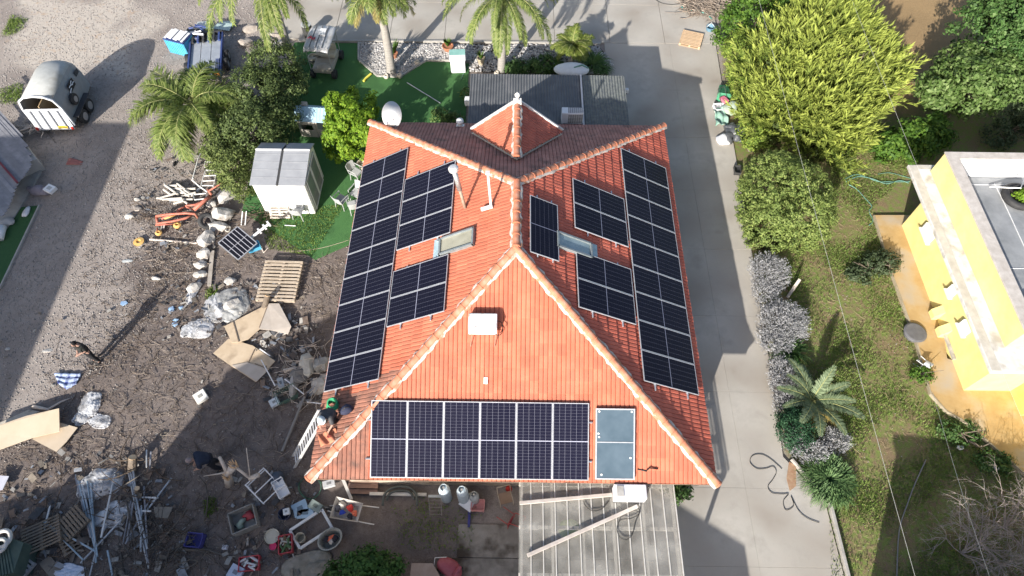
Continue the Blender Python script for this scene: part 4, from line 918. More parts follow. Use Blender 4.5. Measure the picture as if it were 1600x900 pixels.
# palms
def frond_mesh(name, ln, e0, e1, nl, ll, m, mr, seed, wdt=.022, vplum=0.0, droopl=.5, K=12):
    "frond along +X: rachis arcs from elevation e0 down to e1"
    g = np.random.default_rng(seed); t = np.linspace(0, 1, K+1); el = e0+(e1-e0)*t**1.2; ds = ln/K
    P = np.zeros((K+1, 3)); side = g.normal(0, .06)
    for k in range(K): P[k+1] = P[k]+ds*np.array([math.cos(el[k]), side*t[k], math.sin(el[k])])
    mb = MB(); mb.tube([tuple(p_) for p_ in P], list(np.linspace(.03, .006, K+1)), 5); 
    u = np.repeat(np.linspace(.12, .99, nl), 2); sg = np.tile([-1, 1], nl); N_ = len(u)
    Pi = np.stack([np.interp(u, t, P[:, i]) for i in range(3)], -1); ei = np.interp(u, t, el)
    T = np.stack([np.cos(ei), np.zeros(N_), np.sin(ei)], -1); U_ = np.stack([-np.sin(ei), np.zeros(N_), np.cos(ei)], -1); Sd = np.stack([np.zeros(N_), sg, np.zeros(N_)], -1)
    L_ = ll*np.sin(np.clip(u*2.4+.55, 0, PI))**.8*(.8+.35*g.random(N_)); up_ = g.normal(.15, vplum+.05, N_)
    d1_ = unit(Sd*1.0+T*(.45+.5*u)[:, None]+U_*up_[:, None]); d2 = unit(d1_+np.array([0, 0, -1])*droopl*(.7+.6*g.random(N_))[:, None])
    a = Pi; b_ = Pi+d1_*(L_*.5)[:, None]; c_ = b_+d2*(L_*.55)[:, None]; wv = unit(np.cross(d1_, U_))*wdt
    V = np.concatenate([np.stack([a-wv*.5, a+wv*.5, b_+wv, b_-wv], 1), np.stack([b_-wv, b_+wv, c_+wv*.25, c_-wv*.25], 1)])
    me = fast_mesh(name, V, 4, m); bm = bmesh.new(); bm.from_mesh(me)
    o = mb.build('tmp', mr); bm2 = o.data; n0 = len(bm.faces); bm.from_mesh(bm2); bm.faces.ensure_lookup_table()
    for f in bm.faces[n0:]: f.material_index = 1
    bm.to_mesh(me); bm.free(); me.materials.append(mr); bpy.data.objects.remove(o); bpy.data.meshes.remove(bm2)
    return me
m_q = leaf_mat('palm_leaf', (.15, .21, .05), (.34, .38, .13), (.05, .09, .02), transl=.35, rough=.5)
m_qy = leaf_mat('yellow_palm_leaf', (.30, .26, .08), (.46, .38, .15), (.16, .13, .05), transl=.35)
m_rach = mat('palm_rachis', (.22, .24, .08), (.34, .33, .14), scale=5); m_ptr = mat('palm_bark', (.24, .22, .20), (.36, .34, .31), scale=3, streak=(.4, .4, 8), bump=.5, bscale=14)
QF = [frond_mesh('frond', 1.0*2.5, R(52-13*i), R(-72-6*i), 84, .58, m_q, m_rach, 10+i, .017, .35, .9) for i in range(4)]
HF = [frond_mesh('frond', 3.5, R(40-14*i), R(-80-3*i), 110, .40, m_q, m_rach, 20+i, .015, .3, .8) for i in range(3)]
QY = [frond_mesh('dry_frond', 2.3, R(0), R(-86), 66, .5, m_qy, m_rach, 30, .016, .3, .9)]
def palm(label, base, top, nf, scale, tr, seed, dry=2, lo=0.0, name='feather_palm', meshes=None, azs=None, tilt=.0):
    t = thing(name, label, 'palm', base); B = Vector(base); Tp = Vector(top)-B; g = random.Random(seed)
    if tr:
        mb = MB(); K = 14; pts = [Vector((0, 0, -.05)).lerp(Tp, k/K)+Vector((0.05*math.sin(k/K*3), .06*math.sin(k/K*2.2), 0)) for k in range(K+1)]
        mb.tube(pts, [tr*(1.35 if k == 0 else 1.1-.35*k/K)*(1+.05*(k % 2)) for k in range(K+1)], 12); mb.build('trunk', m_ptr, t, smooth=True)
        MB().tube([pts[-1], pts[-1]+Vector((0, 0, .5))], [tr*.75, tr*.4], 10).build('crownshaft', m_rach, t, smooth=True)
    for k in range(nf):
        az = (azs[k] if azs else 2.399*k+g.uniform(-.25, .25)); mi = (k*3) % 4 if meshes is None else k % len(meshes)
        me = (meshes or QF)[mi]; d_ = (not azs) and k >= nf-dry and meshes is None
        if d_: me = QY[0]
        link('dry_frond' if d_ else 'frond', me, t, tuple(Tp+Vector((0, 0, .25 if tr else 0))), (g.uniform(-.15, .15), g.uniform(-.28, .2)+tilt, az), scale*g.uniform(.85, 1.1))
    return t
# drooping palm at the left
b = at(335, 225); c_ = at(298, 160, 2.1)
LF = [frond_mesh('frond', 2.5, R(50-16*i), R(-55-10*i), 100, .55, m_q, m_rach, 80+i, .018, .3, .45) for i in range(3)]
palm('drooping feather palm with no visible trunk left of the dark evergreens', (c_.x, c_.y, 0), (c_.x, c_.y, 1.7), 32, 1.14, .14, 3, dry=1, meshes=LF)
b = at(612, 115); palm('tall palm with smooth grey trunk rising from the white stone bed', (b.x, b.y, .04), (b.x-.02, b.y+.1, 4.3), 24, .86, .21, 5, dry=4)
b = at(783, 112); palm('bushy palm by the grey rear roof with long pale drooping fronds', (b.x, b.y, .04), (b.x+.1, b.y+.1, 3.9), 32, .92, .19, 8, meshes=HF)
b = at(520, 30); palm('tall palm at the top edge whose fronds hang over the golf cart', (at(412, -28, 5.2).x, at(412, -28, 5.2).y, 0), (at(412, -34, 5.2).x, at(412, -34, 5.2).y, 5.2), 26, 1.12, .2, 12, meshes=HF)
b = at(862, 5); palm('palm at the top edge between bushy palm and sunlit court', (b.x-.4, b.y+2.4, 0), (b.x-.4, b.y+2.5, 3.4), 20, .95, .17, 14, dry=2)
b = at(700, -60); palm('palm at the top edge right of the smooth-trunked palm', (b.x, b.y+1.0, 0), (b.x, b.y+1.0, 3.2), 20, .9, .17, 15, dry=3)
m_sp = leaf_mat('young_palm_leaf', (.13, .18, .035), (.26, .28, .07), (.06, .09, .02), transl=.3)
SF = [frond_mesh('frond', 1.25, R(62-22*i), R(-18-22*i), 44, .34, m_sp, m_rach, 50+i, .018, .1, .35) for i in range(3)]
b = at(892, 98); palm('short stocky palm at the end of the stone bed behind the grey roof', (b.x, b.y, .04), (b.x, b.y, .75), 30, .92, .13, 21, name='young_palm', meshes=SF)
m_gp = leaf_mat('grey_palm_leaf', (.14, .19, .10), (.27, .33, .20), (.07, .10, .05), transl=.2)
GF = [frond_mesh('frond', 2.3, R(55-15*i), R(-8-14*i), 60, .36, m_gp, m_rach, 60+i, .024, .05, .12) for i in range(3)]
GY = frond_mesh('dry_frond', 1.5, R(25), R(-30), 40, .34, leaf_mat('dry_palm_leaf', (.34, .27, .08), (.48, .38, .14), (.2, .15, .05)), m_rach, 66, .022, .05, .2)
b = at(1262, 632); 
t = palm('grey-green palm with arching fronds and a yellow tuft beside the drive', (b.x, b.y, 0), (b.x, b.y, .35), 12, .74, 0, 31, name='date_palm', meshes=GF, azs=[R(a) for a in (52, 20, 95, 150, 172, 200, -12, -35, -62, -100, -130, 120)], tilt=-.1)
for a_ in (-115, -85, -50): link('dry_frond', GY, t, (0, 0, .35), (0, 0.1, R(a_)), .8)
# ---- more bed plants and pots
tc_ = mat('terracotta', (.34, .14, .075), (.44, .20, .11), scale=5, bump=.2)
def pot(label, px, py, r_, h_, m, plant=None, z=.04, cat='plant pot', pn=60):
    b = at(px, py, z); t = thing('plant_pot', label, cat, (b.x, b.y, z))
    MB().lathe([(r_*.7, 0), (r_, h_*.85), (r_*1.12, h_*.86), (r_*1.12, h_), (r_*.92, h_), (r_*.85, h_*.8), (0.001, h_*.8)], n=18).build('pot', m, t, smooth=False)
    if plant:
        g = rng; n_ = pn; a = g.uniform(0, 2*PI, n_); l = plant*(.5+.6*g.random(n_)); d = np.stack([np.cos(a), np.sin(a), np.zeros(n_)], -1); s_ = np.stack([-np.sin(a), np.cos(a), np.zeros(n_)], -1)*.02
        z0 = np.array([0, 0, h_*.8]); tp_ = z0+d*(l*.55)[:, None]+np.array([0, 0, 1.0])*(l*1.0)[:, None]; md_ = z0+d*(l*.2)[:, None]+np.array([0, 0, 1])*(l*.6)[:, None]
        V = np.stack([z0-s_*.5+d*.02, z0+s_*.5+d*.02, md_+s_, tp_, md_-s_], 1); link('plant', fast_mesh('plant', V, 5, MATS['fresh_leaf']), t)
    return t
pot('terracotta pot of spiky leaves standing close to the smooth palm trunk', 616, 90, .2, .3, tc_, .7, pn=90)
pot('wide terracotta bowl with a green plant at the back edge of the stone bed', 700, 78, .27, .28, tc_, .4, pn=140)
pot('large urn pot tipped over on the bed edge beside the rear palm', 752, 100, .2, .4, mat('old_clay', (.34, .29, .2), (.44, .38, .28), scale=4), .4)
for (px, py, lab) in ((604, 122, 'pale round stone pot at the tip of the stone bed left of its twin'), (625, 121, 'pale round stone pot at the tip of the stone bed right of its twin'), (652, 100, 'white ball ornament on the lawn edge of the stone bed'), (776, 117, 'small pale pot beside the base of the rear palm')):
    b = at(px, py, .04); t = thing('stone_pot', lab, 'ornament', (b.x, b.y, .03)); MB().lathe([(.07, 0), (.13, .06), (.14, .14), (.11, .2), (.08, .22), (.06, .17), (.001, .17)], n=14).build('bowl', mat('pale_pot', (.5, .44, .36), (.62, .56, .47), scale=6), t, smooth=True)
p = at(925, 105); blade_clump('leafy_clump', 'dark spiky clump at the drive corner of the rear bed', 'plant', (p.x, p.y, 0), 150, .9, .6, .035, MATS['deep_leaf'])
p = at(940, 112); blade_clump('leafy_clump', 'low strap-leaved plant spilling toward the drive behind the grey roof', 'plant', (p.x, p.y, 0), 90, .6, .4, .03, MATS['deep_leaf'])
tree('dark low ground shrub in the bed behind the grey rear roof', [lobe(850, 100, .3, .9, .6, .35), lobe(810, 105, .3, .7, .5, .3)], 4000, .06, MATS['deep_leaf'], 'shrub', 'small_shrub', .25, 120)
# bare shrub bottom right
b = at(1530, 850); t = thing('bare_shrub', 'large leafless pale grey shrub with tangled arching branches bottom right', 'shrub', (b.x, b.y, 0))
g_ = random.Random(11); mb = MB()
def bran(p, d, l, r, dep):
    K = 5; pts = [p]; q = p.copy(); dd = d.copy()
    for k in range(K):
        dd = (dd+Vector((g_.uniform(-.25, .25), g_.uniform(-.25, .25), g_.uniform(-.16, .06)-.07*dep))).normalized(); q = q+dd*(l/K)
        q.z = max(q.z, .05); pts.append(q.copy())
    mb.tube(pts, [r*(1-.16*k) for k in range(K+1)], 4 if dep else 5, cap=False)
    if dep < 3:
        for k in range((5, 4, 3)[dep]):
            i = g_.randint(2, K); nd = (dd+Vector((g_.uniform(-.9, .9), g_.uniform(-.9, .9), g_.uniform(-.1, .5)))).normalized(); bran(pts[i], nd, l*g_.uniform(.45, .75), r*.5, dep+1)
for cx, cy in ((0, 0), (1.0, .5), (-.7, -.3), (1.2, -.9), (1.9, .3)):
    for k in range(9):
        a = g_.uniform(0, 2*PI); bran(Vector((cx, cy, 0)), Vector((math.cos(a)*.8, math.sin(a)*.8, 1.0)).normalized(), g_.uniform(.9, 1.5), .022, 0)
mb.build('branches', mat('bare_branch', (.34, .28, .25), (.50, .43, .39), scale=3, rnd=.4, rndcol=(.2, .15, .13), rough=.9), t)
# ================= RIGHT: YELLOW HOUSE =================
def atx(px, py, x):
    d = FW*CF+RT*(px-800)-UP*(py-450); t = x/d.x; return CAM+d*t
yw = mat('yellow_render', (.73, .62, .24), (.79, .69, .31), rough=.85, scale=1.2, bump=.1, bscale=50, coord='World', dirt=(.72, .58, .26), dscale=1.5, dlo=.55, dhi=.8)
YO = (20, 13, 0)
yh = thing('yellow_house', 'yellow flat-roofed house with pale slab ledge at the right edge', 'house', YO)
YB = 17.12
MB(YO).prism([(16.62, 9.55), (30, 9.55), (30, YB), (16.62, YB)], 0, 2.86).build('wall', yw, yh)
MB(YO).prism([(18.35, 8.6), (30, 8.6), (30, 9.545), (18.35, 9.545)], 0, 2.5).build('porch_wall', mat('deep_yellow_render', (.82, .70, .14), (.88, .76, .20), scale=1.5, coord='World'), yh)
slabm = mat('weathered_slab', (.52, .51, .49), (.70, .69, .68), rough=.9, scale=1.6, bump=.2, bscale=50, coord='World', dirt=(.40, .37, .33), dscale=2.2, dlo=.5, dhi=.66, detail=10)
MB(YO).prism([(15.65, 9.0), (30, 9.0), (30, 17.95), (15.65, 17.95)], 2.862, 3.0).build('slab', slabm, yh, bev=.01)
bsl = mat('slab_border', (.44, .41, .36), (.56, .53, .48), scale=3, coord='World', bump=.2)
MB(YO).box((15.82, 13.47, 3.006), (.30, 8.9, .02)).build('slab_border', bsl, yh, bev=.004)
MB(YO).box((23, 17.82, 3.005), (14, .24, .018)).build('slab_border', bsl, yh)
UZ = 4.05; ux0, uy0, uy1 = 16.42, 9.9, 17.62
MB(YO).prism([(ux0, uy0), (30, uy0), (30, uy0+.3), (ux0+.3, uy0+.3), (ux0+.3, uy1-.3), (30, uy1-.3), (30, uy1), (ux0, uy1)], 3.001, UZ-.03).build('upper_wall', yw, yh)
cpm = mat('parapet_cap', (.42, .38, .34), (.54, .50, .46), rough=.9, scale=4, bump=.2, coord='World')
MB(YO).prism([(ux0-.03, uy0-.03), (30, uy0-.03), (30, uy0+.42), (ux0+.42, uy0+.42), (ux0+.42, uy1-.32), (30, uy1-.32), (30, uy1+.03), (ux0-.03, uy1+.03)], UZ-.03, UZ+.03).build('parapet_cap', cpm, yh, bev=.008)
MB(YO).box((23.4, uy1-.34, 3.62), (13.1, .05, .78)).build('parapet_inner_face', mat('white_render', (.80, .80, .80), (.86, .86, .86), scale=2), yh)
dk = mat('roof_membrane', (.20, .21, .22), (.32, .33, .34), rough=.7, scale=.9, coord='World', dirt=(.42, .42, .42), dscale=1.1, dlo=.55, dhi=.8, bump=.1, bscale=30)
MB(YO).box((23.4, 13.6, 3.2), (13.3, 7.3, .06)).build('roof_deck', dk, yh)
q = MB(YO); wl = mat('membrane_seam', (.52, .53, .54), (.62, .62, .63), scale=6)
for x_ in (17.45, 18.5, 19.6, 20.7): q2 = MB(YO); q2.tube([(x_+.02*math.sin(k), uy0+.45+k*.72, 3.236) for k in range(10)], .018, 5); q2.build('seam', wl, yh)
for y_ in (16.5, 15.6): MB(YO).tube([(16.9, y_, 3.236), (17.44, y_+.02, 3.236)], .016, 5).build('seam', wl, yh)
for y_, x0 in ((12.9, 17.5), (16.75, 17.5)): MB(YO).tube([(x0, y_, 3.236), (x0+6, y_+.05, 3.236)], .016, 5).build('seam', wl, yh)
MB(YO).tube([(17.2, 17.2, 3.28), (18.6, 17.17, 3.28), (21, 17.2, 3.28)], .05, 8).build('roof_pipe', wl, yh)
for pts in ([(1440, 353), (1452, 343), (1463, 371), (1451, 387)], [(1481, 450), (1489, 442), (1497, 459), (1489, 466)], [(1499, 502), (1510, 495), (1519, 520), (1507, 530)]):
    Q = [atx(x, y, 16.6) for x, y in pts]; ys_ = [p.y for p in Q]; zs = [p.z for p in Q]; yc = sum(ys_)/4; zc = sum(zs)/4; dy = max(.35, (max(ys_)-min(ys_))*.75); dz = max(.35, (max(zs)-min(zs))*.6)
    wo = MB(YO).box((16.57, yc, zc), (.1, dy, dz)).build('window', mat('white_shutter', (.82, .82, .82), rough=.5), yh, bev=.01)
    s_ = MB(YO)
    for k in range(5): s_.box((16.515, yc, zc+dz*(-.4+.2*k)), (.012, dy*.9, .03))
    s_.build('slat_lines', mat('white_shutter', (.8, .8, .8)), wo, kind='stuff')
    MB(YO).box((16.55, yc, zc-dz/2-.05), (.18, dy+.1, .05)).build('sill', fr, wo)
for cx, cy in ((1466, 490), (1476, 518)):
    c_ = atx(cx, cy, 16.6)
    h = MB(YO); y0_, y1_ = c_.y-.17, c_.y+.17; zc = max(.45, c_.z)
    h.add([(16.62, y0_, zc-.3), (16.62, y1_, zc-.3), (16.62, y0_, zc+.28), (16.62, y1_, zc+.28), (16.36, y0_, zc-.05), (16.36, y1_, zc-.05), (16.36, y0_, zc-.28), (16.36, y1_, zc-.28)], [(2, 3, 5, 4), (4, 5, 7, 6), (6, 7, 1, 0), (0, 2, 4, 6), (1, 7, 5, 3)])
    h.build('wall_hood', yw, yh)
a_, b_ = at(1462, 528, .1), at(1479, 566, .1)
MB(YO).beam((16.55, a_.y, .35), (16.55, b_.y, .35), .1, .1).build('base_trim', mat('grey_trim', (.3, .28, .25), (.5, .48, .45)), yh)
# patio round the house
pm2 = mat('ochre_paving', (.40, .26, .11), (.52, .37, .18), rough=.85, scale=.9, coord='World', dirt=(.40, .34, .27), dscale=.9, dlo=.48, dhi=.72, bump=.12, bscale=30, detail=9)
pp = [tuple(p[:2]) for p in pix((1366, 336), (1395, 430), (1430, 525), (1455, 615), (1480, 643), (1503, 655), (1545, 690), (1600, 738), (1720, 830), (1900, 830), (1900, 700), (1480, 560), (1450, 336), z=.14)]
po = MB().prism(pp, -.05, .14).build('ochre_patio', pm2); setp(po, kind='structure')
q = MB(); pts = [at(x, y, .15) for x, y in ((1366, 336), (1395, 430), (1430, 525), (1455, 615), (1480, 643), (1503, 655), (1545, 690), (1600, 738), (1720, 830))]
for a_, b_ in zip(pts, pts[1:]): q.beam((a_.x, a_.y, .08), (b_.x, b_.y, .08), .05, .155)
q.build('kerb', mat('ochre_kerb', (.30, .25, .17), (.40, .34, .25)), po)
# tub
b = at(1426, 523, .0); t = thing('garden_tub', 'dark grey round lidded tub straddling the patio kerb', 'tub', (b.x, b.y, 0))
MB().lathe([(.36, 0), (.40, .16), (.43, .18), (.43, .21), (.40, .225), (.0, .23)], n=28).build('tub', mat('dark_plastic', (.11, .11, .12), (.15, .15, .16), rough=.6, scale=5), t, bev=.006)
MB().lathe([(.39, .228), (.37, .24), (.0, .242)], n=24).build('lid', MATS['dark_plastic'], t)
# white garden chair seen on its side
def plastic_chair(label, loc, rz, m, rot=None, name='garden_chair', group=None):
    t = thing(name, label, 'chair', loc, rz, rot=rot, group=group)
    MB().box((0, 0, .43), (.46, .44, .03)).build('seat', m, t, bev=.012)
    q = MB()
    q.grid(lambda u, v: (-.23+.46*u, .21+.10*v+.05*math.sin(PI*u), .43+.42*v), 6, 4); q.build('backrest', m, t, solid=.02)
    for sx_ in (-.2, .2):
        for sy_ in (-.19, .19): MB().tube([(sx_, sy_, .42), (sx_*1.15, sy_*1.2, 0)], [.024, .017], 6).build('leg', m, t)
        MB().tube([(sx_*1.15, -.2, .42), (sx_*1.2, -.2, .64), (sx_*1.2, .24, .66)], .02, 6).build('armrest', m, t)
    return t
wp = mat('white_plastic', (.68, .69, .70), (.78, .78, .79), rough=.5, scale=4); gpp = mat('grey_plastic', (.36, .37, .37), (.44, .45, .45), rough=.6, scale=4)
b = at(1428, 566); plastic_chair('small white plastic chair lying on its side in the grass by the patio kerb', (b.x, b.y, .22), 0, wp, rot=(R(85), 0, R(40))).scale = (.6, .6, .6)
# tyre planter on the roof
c_ = at(1592, 308, 3.35); t = thing('tyre_planter', 'black tyre planter with yellow-green plant on the yellow house roof', 'planter', (c_.x, c_.y, 3.24))
MB().ring((0, 0, .14), .5, .14, 26, 8).build('tyre', mat('rubber', (.025, .025, .027), (.04, .04, .04), rough=.7, scale=6), t, smooth=True)
MB().lathe([(.38, .12), (.001, .14)], n=16).build('soil', mat('bed_soil', (.03, .02, .02)), t)
leaf_cloud('plant', [((c_.x, c_.y, 3.5), (.28, .28, .2))], 500, .06, MATS['lime_leaf'], t, .1, 40, off=(c_.x, c_.y, 3.24))
MB().tube([(-.9, .5, .1), (-.1, .15, .45), (.2, .7, .6)], .025, 6).build('stake', pm_, t)
# leaning post
a_ = at(1230, 465); e_ = at(1250, 436, .6)
t = thing('leaning_post', 'weathered square timber post leaning beside the silver shrubs', 'post', a_)
MB().beam((0, 0, 0), tuple(e_-a_), .12, .12).build('timber', mat('grey_timber', (.30, .26, .22), (.44, .40, .35), scale=3, streak=(1, 1, 1), bump=.3), t, bev=.008)
# blue ball, hose bits along the drive
b = at(1197, 487); t = thing('ball', 'small dark blue ball on the drive edge by the silver shrubs', 'ball', (b.x, b.y, .13)); MB().blob((0, 0, 0), (.1, .1, .1), 0, 2).build('ball', mat('blue_ball', (.02, .03, .15)), t, smooth=True)
# garden hoses
def hose(name, label, pts, r_, m, z=.03, cat='hose', coil=None):
    P = [at(x, y, z) for x, y in pts]; 
    # catmull
    o = []
    for i in range(len(P)-1):
        p0, p1, p2, p3 = P[max(i-1, 0)], P[i], P[i+1], P[min(i+2, len(P)-1)]
        for k in range(6):
            u = k/6; o.append(.5*((2*p1)+(p2-p0)*u+(2*p0-5*p1+4*p2-p3)*u*u+(3*p1-p0-3*p2+p3)*u**3))
    o.append(P[-1]); b = P[0]
    q = MB(b).tube([tuple(p) for p in o], r_, 6).build(name, m, None, smooth=True, loc=tuple(b)); setp(q, label, cat); return q
bk = mat('black_cable', (.02, .02, .02)); gh = mat('green_hose', (.10, .22, .17), (.16, .32, .26), rough=.5, scale=3)
hose('hose', 'thin black hose snaking in loops over the lower concrete drive', [(1280, 817), (1262, 810), (1248, 798), (1236, 775), (1240, 790), (1228, 797), (1224, 783), (1232, 772), (1222, 772), (1206, 770), (1200, 760), (1207, 750), (1213, 738), (1208, 729), (1196, 732), (1182, 732), (1172, 722), (1176, 712), (1190, 710), (1205, 718), (1222, 733)], .009, bk, .07)
hose('hose', 'pale green hose trailing over brown grass toward the yellow house', [(1320, 280), (1335, 273), (1350, 275), (1370, 283), (1390, 284), (1412, 284), (1422, 283)], .02, gh, .04)
hose('hose', 'second pale green hose lying just beside the first one', [(1322, 284), (1340, 276), (1362, 279), (1385, 287), (1405, 282), (1420, 286)], .02, gh, .05)
hose('hose', 'green hose curling down through the grass toward the patio corner', [(1325, 288), (1338, 295), (1350, 308), (1362, 322), (1358, 330), (1364, 345), (1358, 352)], .02, gh, .04)
hose('hose', 'thin green hose across the dry grass above the other hoses', [(1372, 272), (1390, 270), (1410, 275), (1428, 280)], .012, gh, .04)
# loose pole in the grass
a_, e_ = at(1401, 900), at(1406, 840); hose('pole', 'long thin grey bent pole lying in the shaded grass bottom right', [(1401, 905), (1405, 830), (1418, 787), (1430, 755), (1447, 718)], .022, mat('grey_pole', (.24, .23, .22), rough=.6), .05, cat='pole')
for n_, (px, py, lab) in enumerate(((1498, 700, 'pale stone in shaded grass near the sloping patio edge'), (1555, 732, 'small pale stone close to the far patio kerb bottom right'))):
    b = at(px, py); MB((b.x, b.y, 0)).blob((b.x, b.y, .05), (.12, .1, .08), .2).build('stone', mat('white_rock', (.52, .50, .47), (.72, .70, .67), scale=6, bump=.3), None, loc=(b.x, b.y, 0), label=lab, cat='stone')
# overhead wires
wi = mat('grey_wire', (.42, .42, .40), rough=.5)
for lab, p0, p1, z0, z1 in (('thin overhead wire passing over the golden conifer and garden grass', (1188, 0), (1433, 900), 7, 7), ('thin overhead wire crossing the yellow house slab', (1497, 450), (1602, 680), 5.5, 5.5), ('thin overhead wire from the grass to the bare shrub', (1457, 612), (1553, 905), 3.0, 5)):
    A, B = at(*p0, z0), at(*p1, z1); d = B-A
    if 'slab' in lab: A = at(1320, -30, 5.5); B = B+d*.6
    if 'golden' in lab: A = A-d*.3; B = B+d*.3
    if 'bare' in lab: B = B+d*.5
    o = MB(A).tube([tuple(A.lerp(B, k/12)-Vector((0, 0, .15*math.sin(PI*k/12)))) for k in range(13)], .0045, 4).build('overhead_wire', wi, None, loc=tuple(A)); setp(o, lab, 'wire')
# junk along the drive by the hedge
gp_m = mat('green_plastic', (.03, .16, .08), (.06, .24, .13), rough=.5, scale=4)
def wheelbin(label, px, py, rz, lying=False):
    b = at(px, py, .05); t = thing('wheelie_bin', label, 'bin', (b.x, b.y, .05), rot=(R(-82), 0, rz) if lying else (0, 0, rz))
    q = MB(); q.add([(-.22, -.25, .1), (.22, -.25, .1), (.22, .22, .1), (-.22, .22, .1), (-.29, -.34, .95), (.29, -.34, .95), (.29, .34, .95), (-.29, .34, .95)], [(3, 2, 1, 0), (4, 5, 6, 7), (0, 1, 5, 4), (1, 2, 6, 5), (2, 3, 7, 6), (3, 0, 4, 7)]); q.build('body', gp_m, t, bev=.02)
    MB().box((0, 0, .98), (.64, .74, .05)).build('lid', mat('green_lid', (.05, .24, .13), (.08, .30, .17), rough=.5), t, bev=.02)
    for s_ in (-.24, .24): MB().cyl((s_-.03, .3, .1), (s_+.03, .3, .1), .1, n=14).build('wheel', mat('rubber', (.02, .02, .02)), t)
    MB().tube([(-.25, .4, .9), (.25, .4, .9)], .02).build('handle', gp_m, t)
wheelbin('green wheelie bin lying on its back against the hedge', 1129, 138, R(170), True)
b = at(1128, 165, .05); t = thing('pram', 'small pink and black buggy between green bin and white crate', 'buggy', (b.x, b.y, .05), R(30))
MB().box((0, 0, .38), (.3, .4, .12)).build('seat', mat('pink_fabric', (.5, .14, .2), (.6, .2, .26)), t, bev=.03)
for sx_ in (-.2, .2):
    for sy_ in (-.25, .25): MB().cyl((sx_-.02, sy_, .09), (sx_+.02, sy_, .09), .09, n=12).build('wheel', mat('rubber', (.02, .02, .02)), t)
    MB().tube([(sx_, -.25, .1), (sx_, .1, .45), (sx_, .4, .8)], .014).build('frame', mat('dark_metal', (.05, .05, .05), rough=.5), t)
MB().tube([(-.2, .4, .8), (.2, .4, .8)], .018).build('handle', mat('dark_metal', (.05, .05, .05)), t)
def crate(label, px, py, rz, w_, d_, h_, m, z=.05, rails=3, name='crate', cat='crate', fill=None, tilt=0):
    b = at(px, py, z); t = thing(name, label, cat, (b.x, b.y, z), rot=(tilt, 0, rz)); th = .025
    MB().box((0, 0, .015), (w_, d_, .03)).build('base', m, t)
    for nx_, (cx, cy, sx_, sy_) in enumerate(((0, -d_/2, w_, th), (0, d_/2, w_, th), (-w_/2, 0, th, d_-th*1.1), (w_/2, 0, th, d_-th*1.1))):
        q = MB()
        for k in range(rails): q.box((cx, cy, .05+(h_-.06)*(k+.5)/rails), (sx_, sy_, (h_-.06)/rails*.72))
        for e_ in (-1, 1): q.box((cx+(e_*(sx_/2-.02) if sx_ > sy_ else 0), cy+(e_*(sy_/2-.02) if sy_ > sx_ else 0), h_/2), (.036 if sx_ > sy_ else th*1.2, .036 if sy_ > sx_ else th*1.2, h_))
        q.build('side', m, t)
    if fill:
        g = random.Random(int(px)); 
        for k in range(fill[1]):
            c_ = (g.uniform(-.38, .38)*w_, g.uniform(-.38, .38)*d_, h_*.5+g.uniform(0, .1)); a_ = g.uniform(0, PI)
            l = g.uniform(.08, .2); MB().cyl((c_[0]-l*math.cos(a_)/1, c_[1]-l*math.sin(a_), c_[2]), (c_[0]+l*math.cos(a_), c_[1]+l*math.sin(a_), c_[2]+.03), g.uniform(.025, .05), n=8).build('bottle', mat(*fill[0][g.randrange(len(fill[0]))]), t)
    return t
crate('white slotted crate beside the drive between buggy and mower', 1123, 170, R(8), .5, .42, .2, wp, rails=1)
# black junk heap: mower, tarp, bags
b = at(1145, 212, .05); t = thing('black_bag_heap', 'heap of dark grey bin bags slumped on the drive edge', 'bags', (b.x, b.y, .05))
bagm = mat('black_bag', (.05, .055, .06), (.10, .105, .115), rough=.35, scale=5, bump=.8, bscale=9, spec=.6)
for k, (dx, dy, r_) in enumerate(((0, 0, .34), (.35, .2, .38), (-.25, -.28, .28), (.25, -.3, .26), (-.1, .35, .25))): MB().blob((dx, dy, r_*.55), (r_, r_*.85, r_*.6), .35, 3, seed=k).build('bag', bagm, t, smooth=True)
b = at(1128, 182, .05); t = thing('green_tarp', 'crumpled pale green tarp beside the dark bin bags', 'tarp', (b.x, b.y, .05))
MB().grid(lambda u, v: (-.45+.6*u+.1*v, -.75+1.2*v, .08+.12*abs(math.sin(u*7+v*3))+.08*math.sin(v*11+u*4)), 14, 18).build('sheet', mat('green_sheet', (.16, .30, .24), (.30, .44, .36), rough=.5, scale=4), t, smooth=True, solid=.01)
b = at(1142, 176, .05); MBo = MB().blob((0, 0, .22), (.38, .3, .24), .3, 3); o = MBo.build('rag_bundle', mat('pale_green_cloth', (.28, .36, .28), (.40, .46, .38), scale=4, bump=.5), None, smooth=True, loc=(b.x, b.y, .05)); setp(o, 'pale greenish cloth bundle above the dark bin bags', 'bundle')
b = at(1129, 222, .05); t = thing('white_bag', 'torn white bag at the foot of the bin bag heap', 'bag', (b.x, b.y, .05)); MB().blob((0, 0, .12), (.28, .22, .14), .4, 3).build('bag', mat('white_bag_plastic', (.6, .6, .62), (.75, .75, .77), rough=.4, bump=.6, bscale=12), t, smooth=True)
b = at(1168, 232, .05); t = thing('board', 'weathered grey board leaning by the hedge below the bin bags', 'board', (b.x, b.y, .05), R(12)); MB().box((0, 0, .15), (.28, .7, .04), M=Matrix.Rotation(.35, 3, 'Y')).build('plank', mat('grey_timber', (.3, .26, .22)), t)
crate('small black open crate against the round bush', 1151, 268, R(-6), .28, .45, .2, mat('dark_metal', (.05, .05, .05)), rails=1)
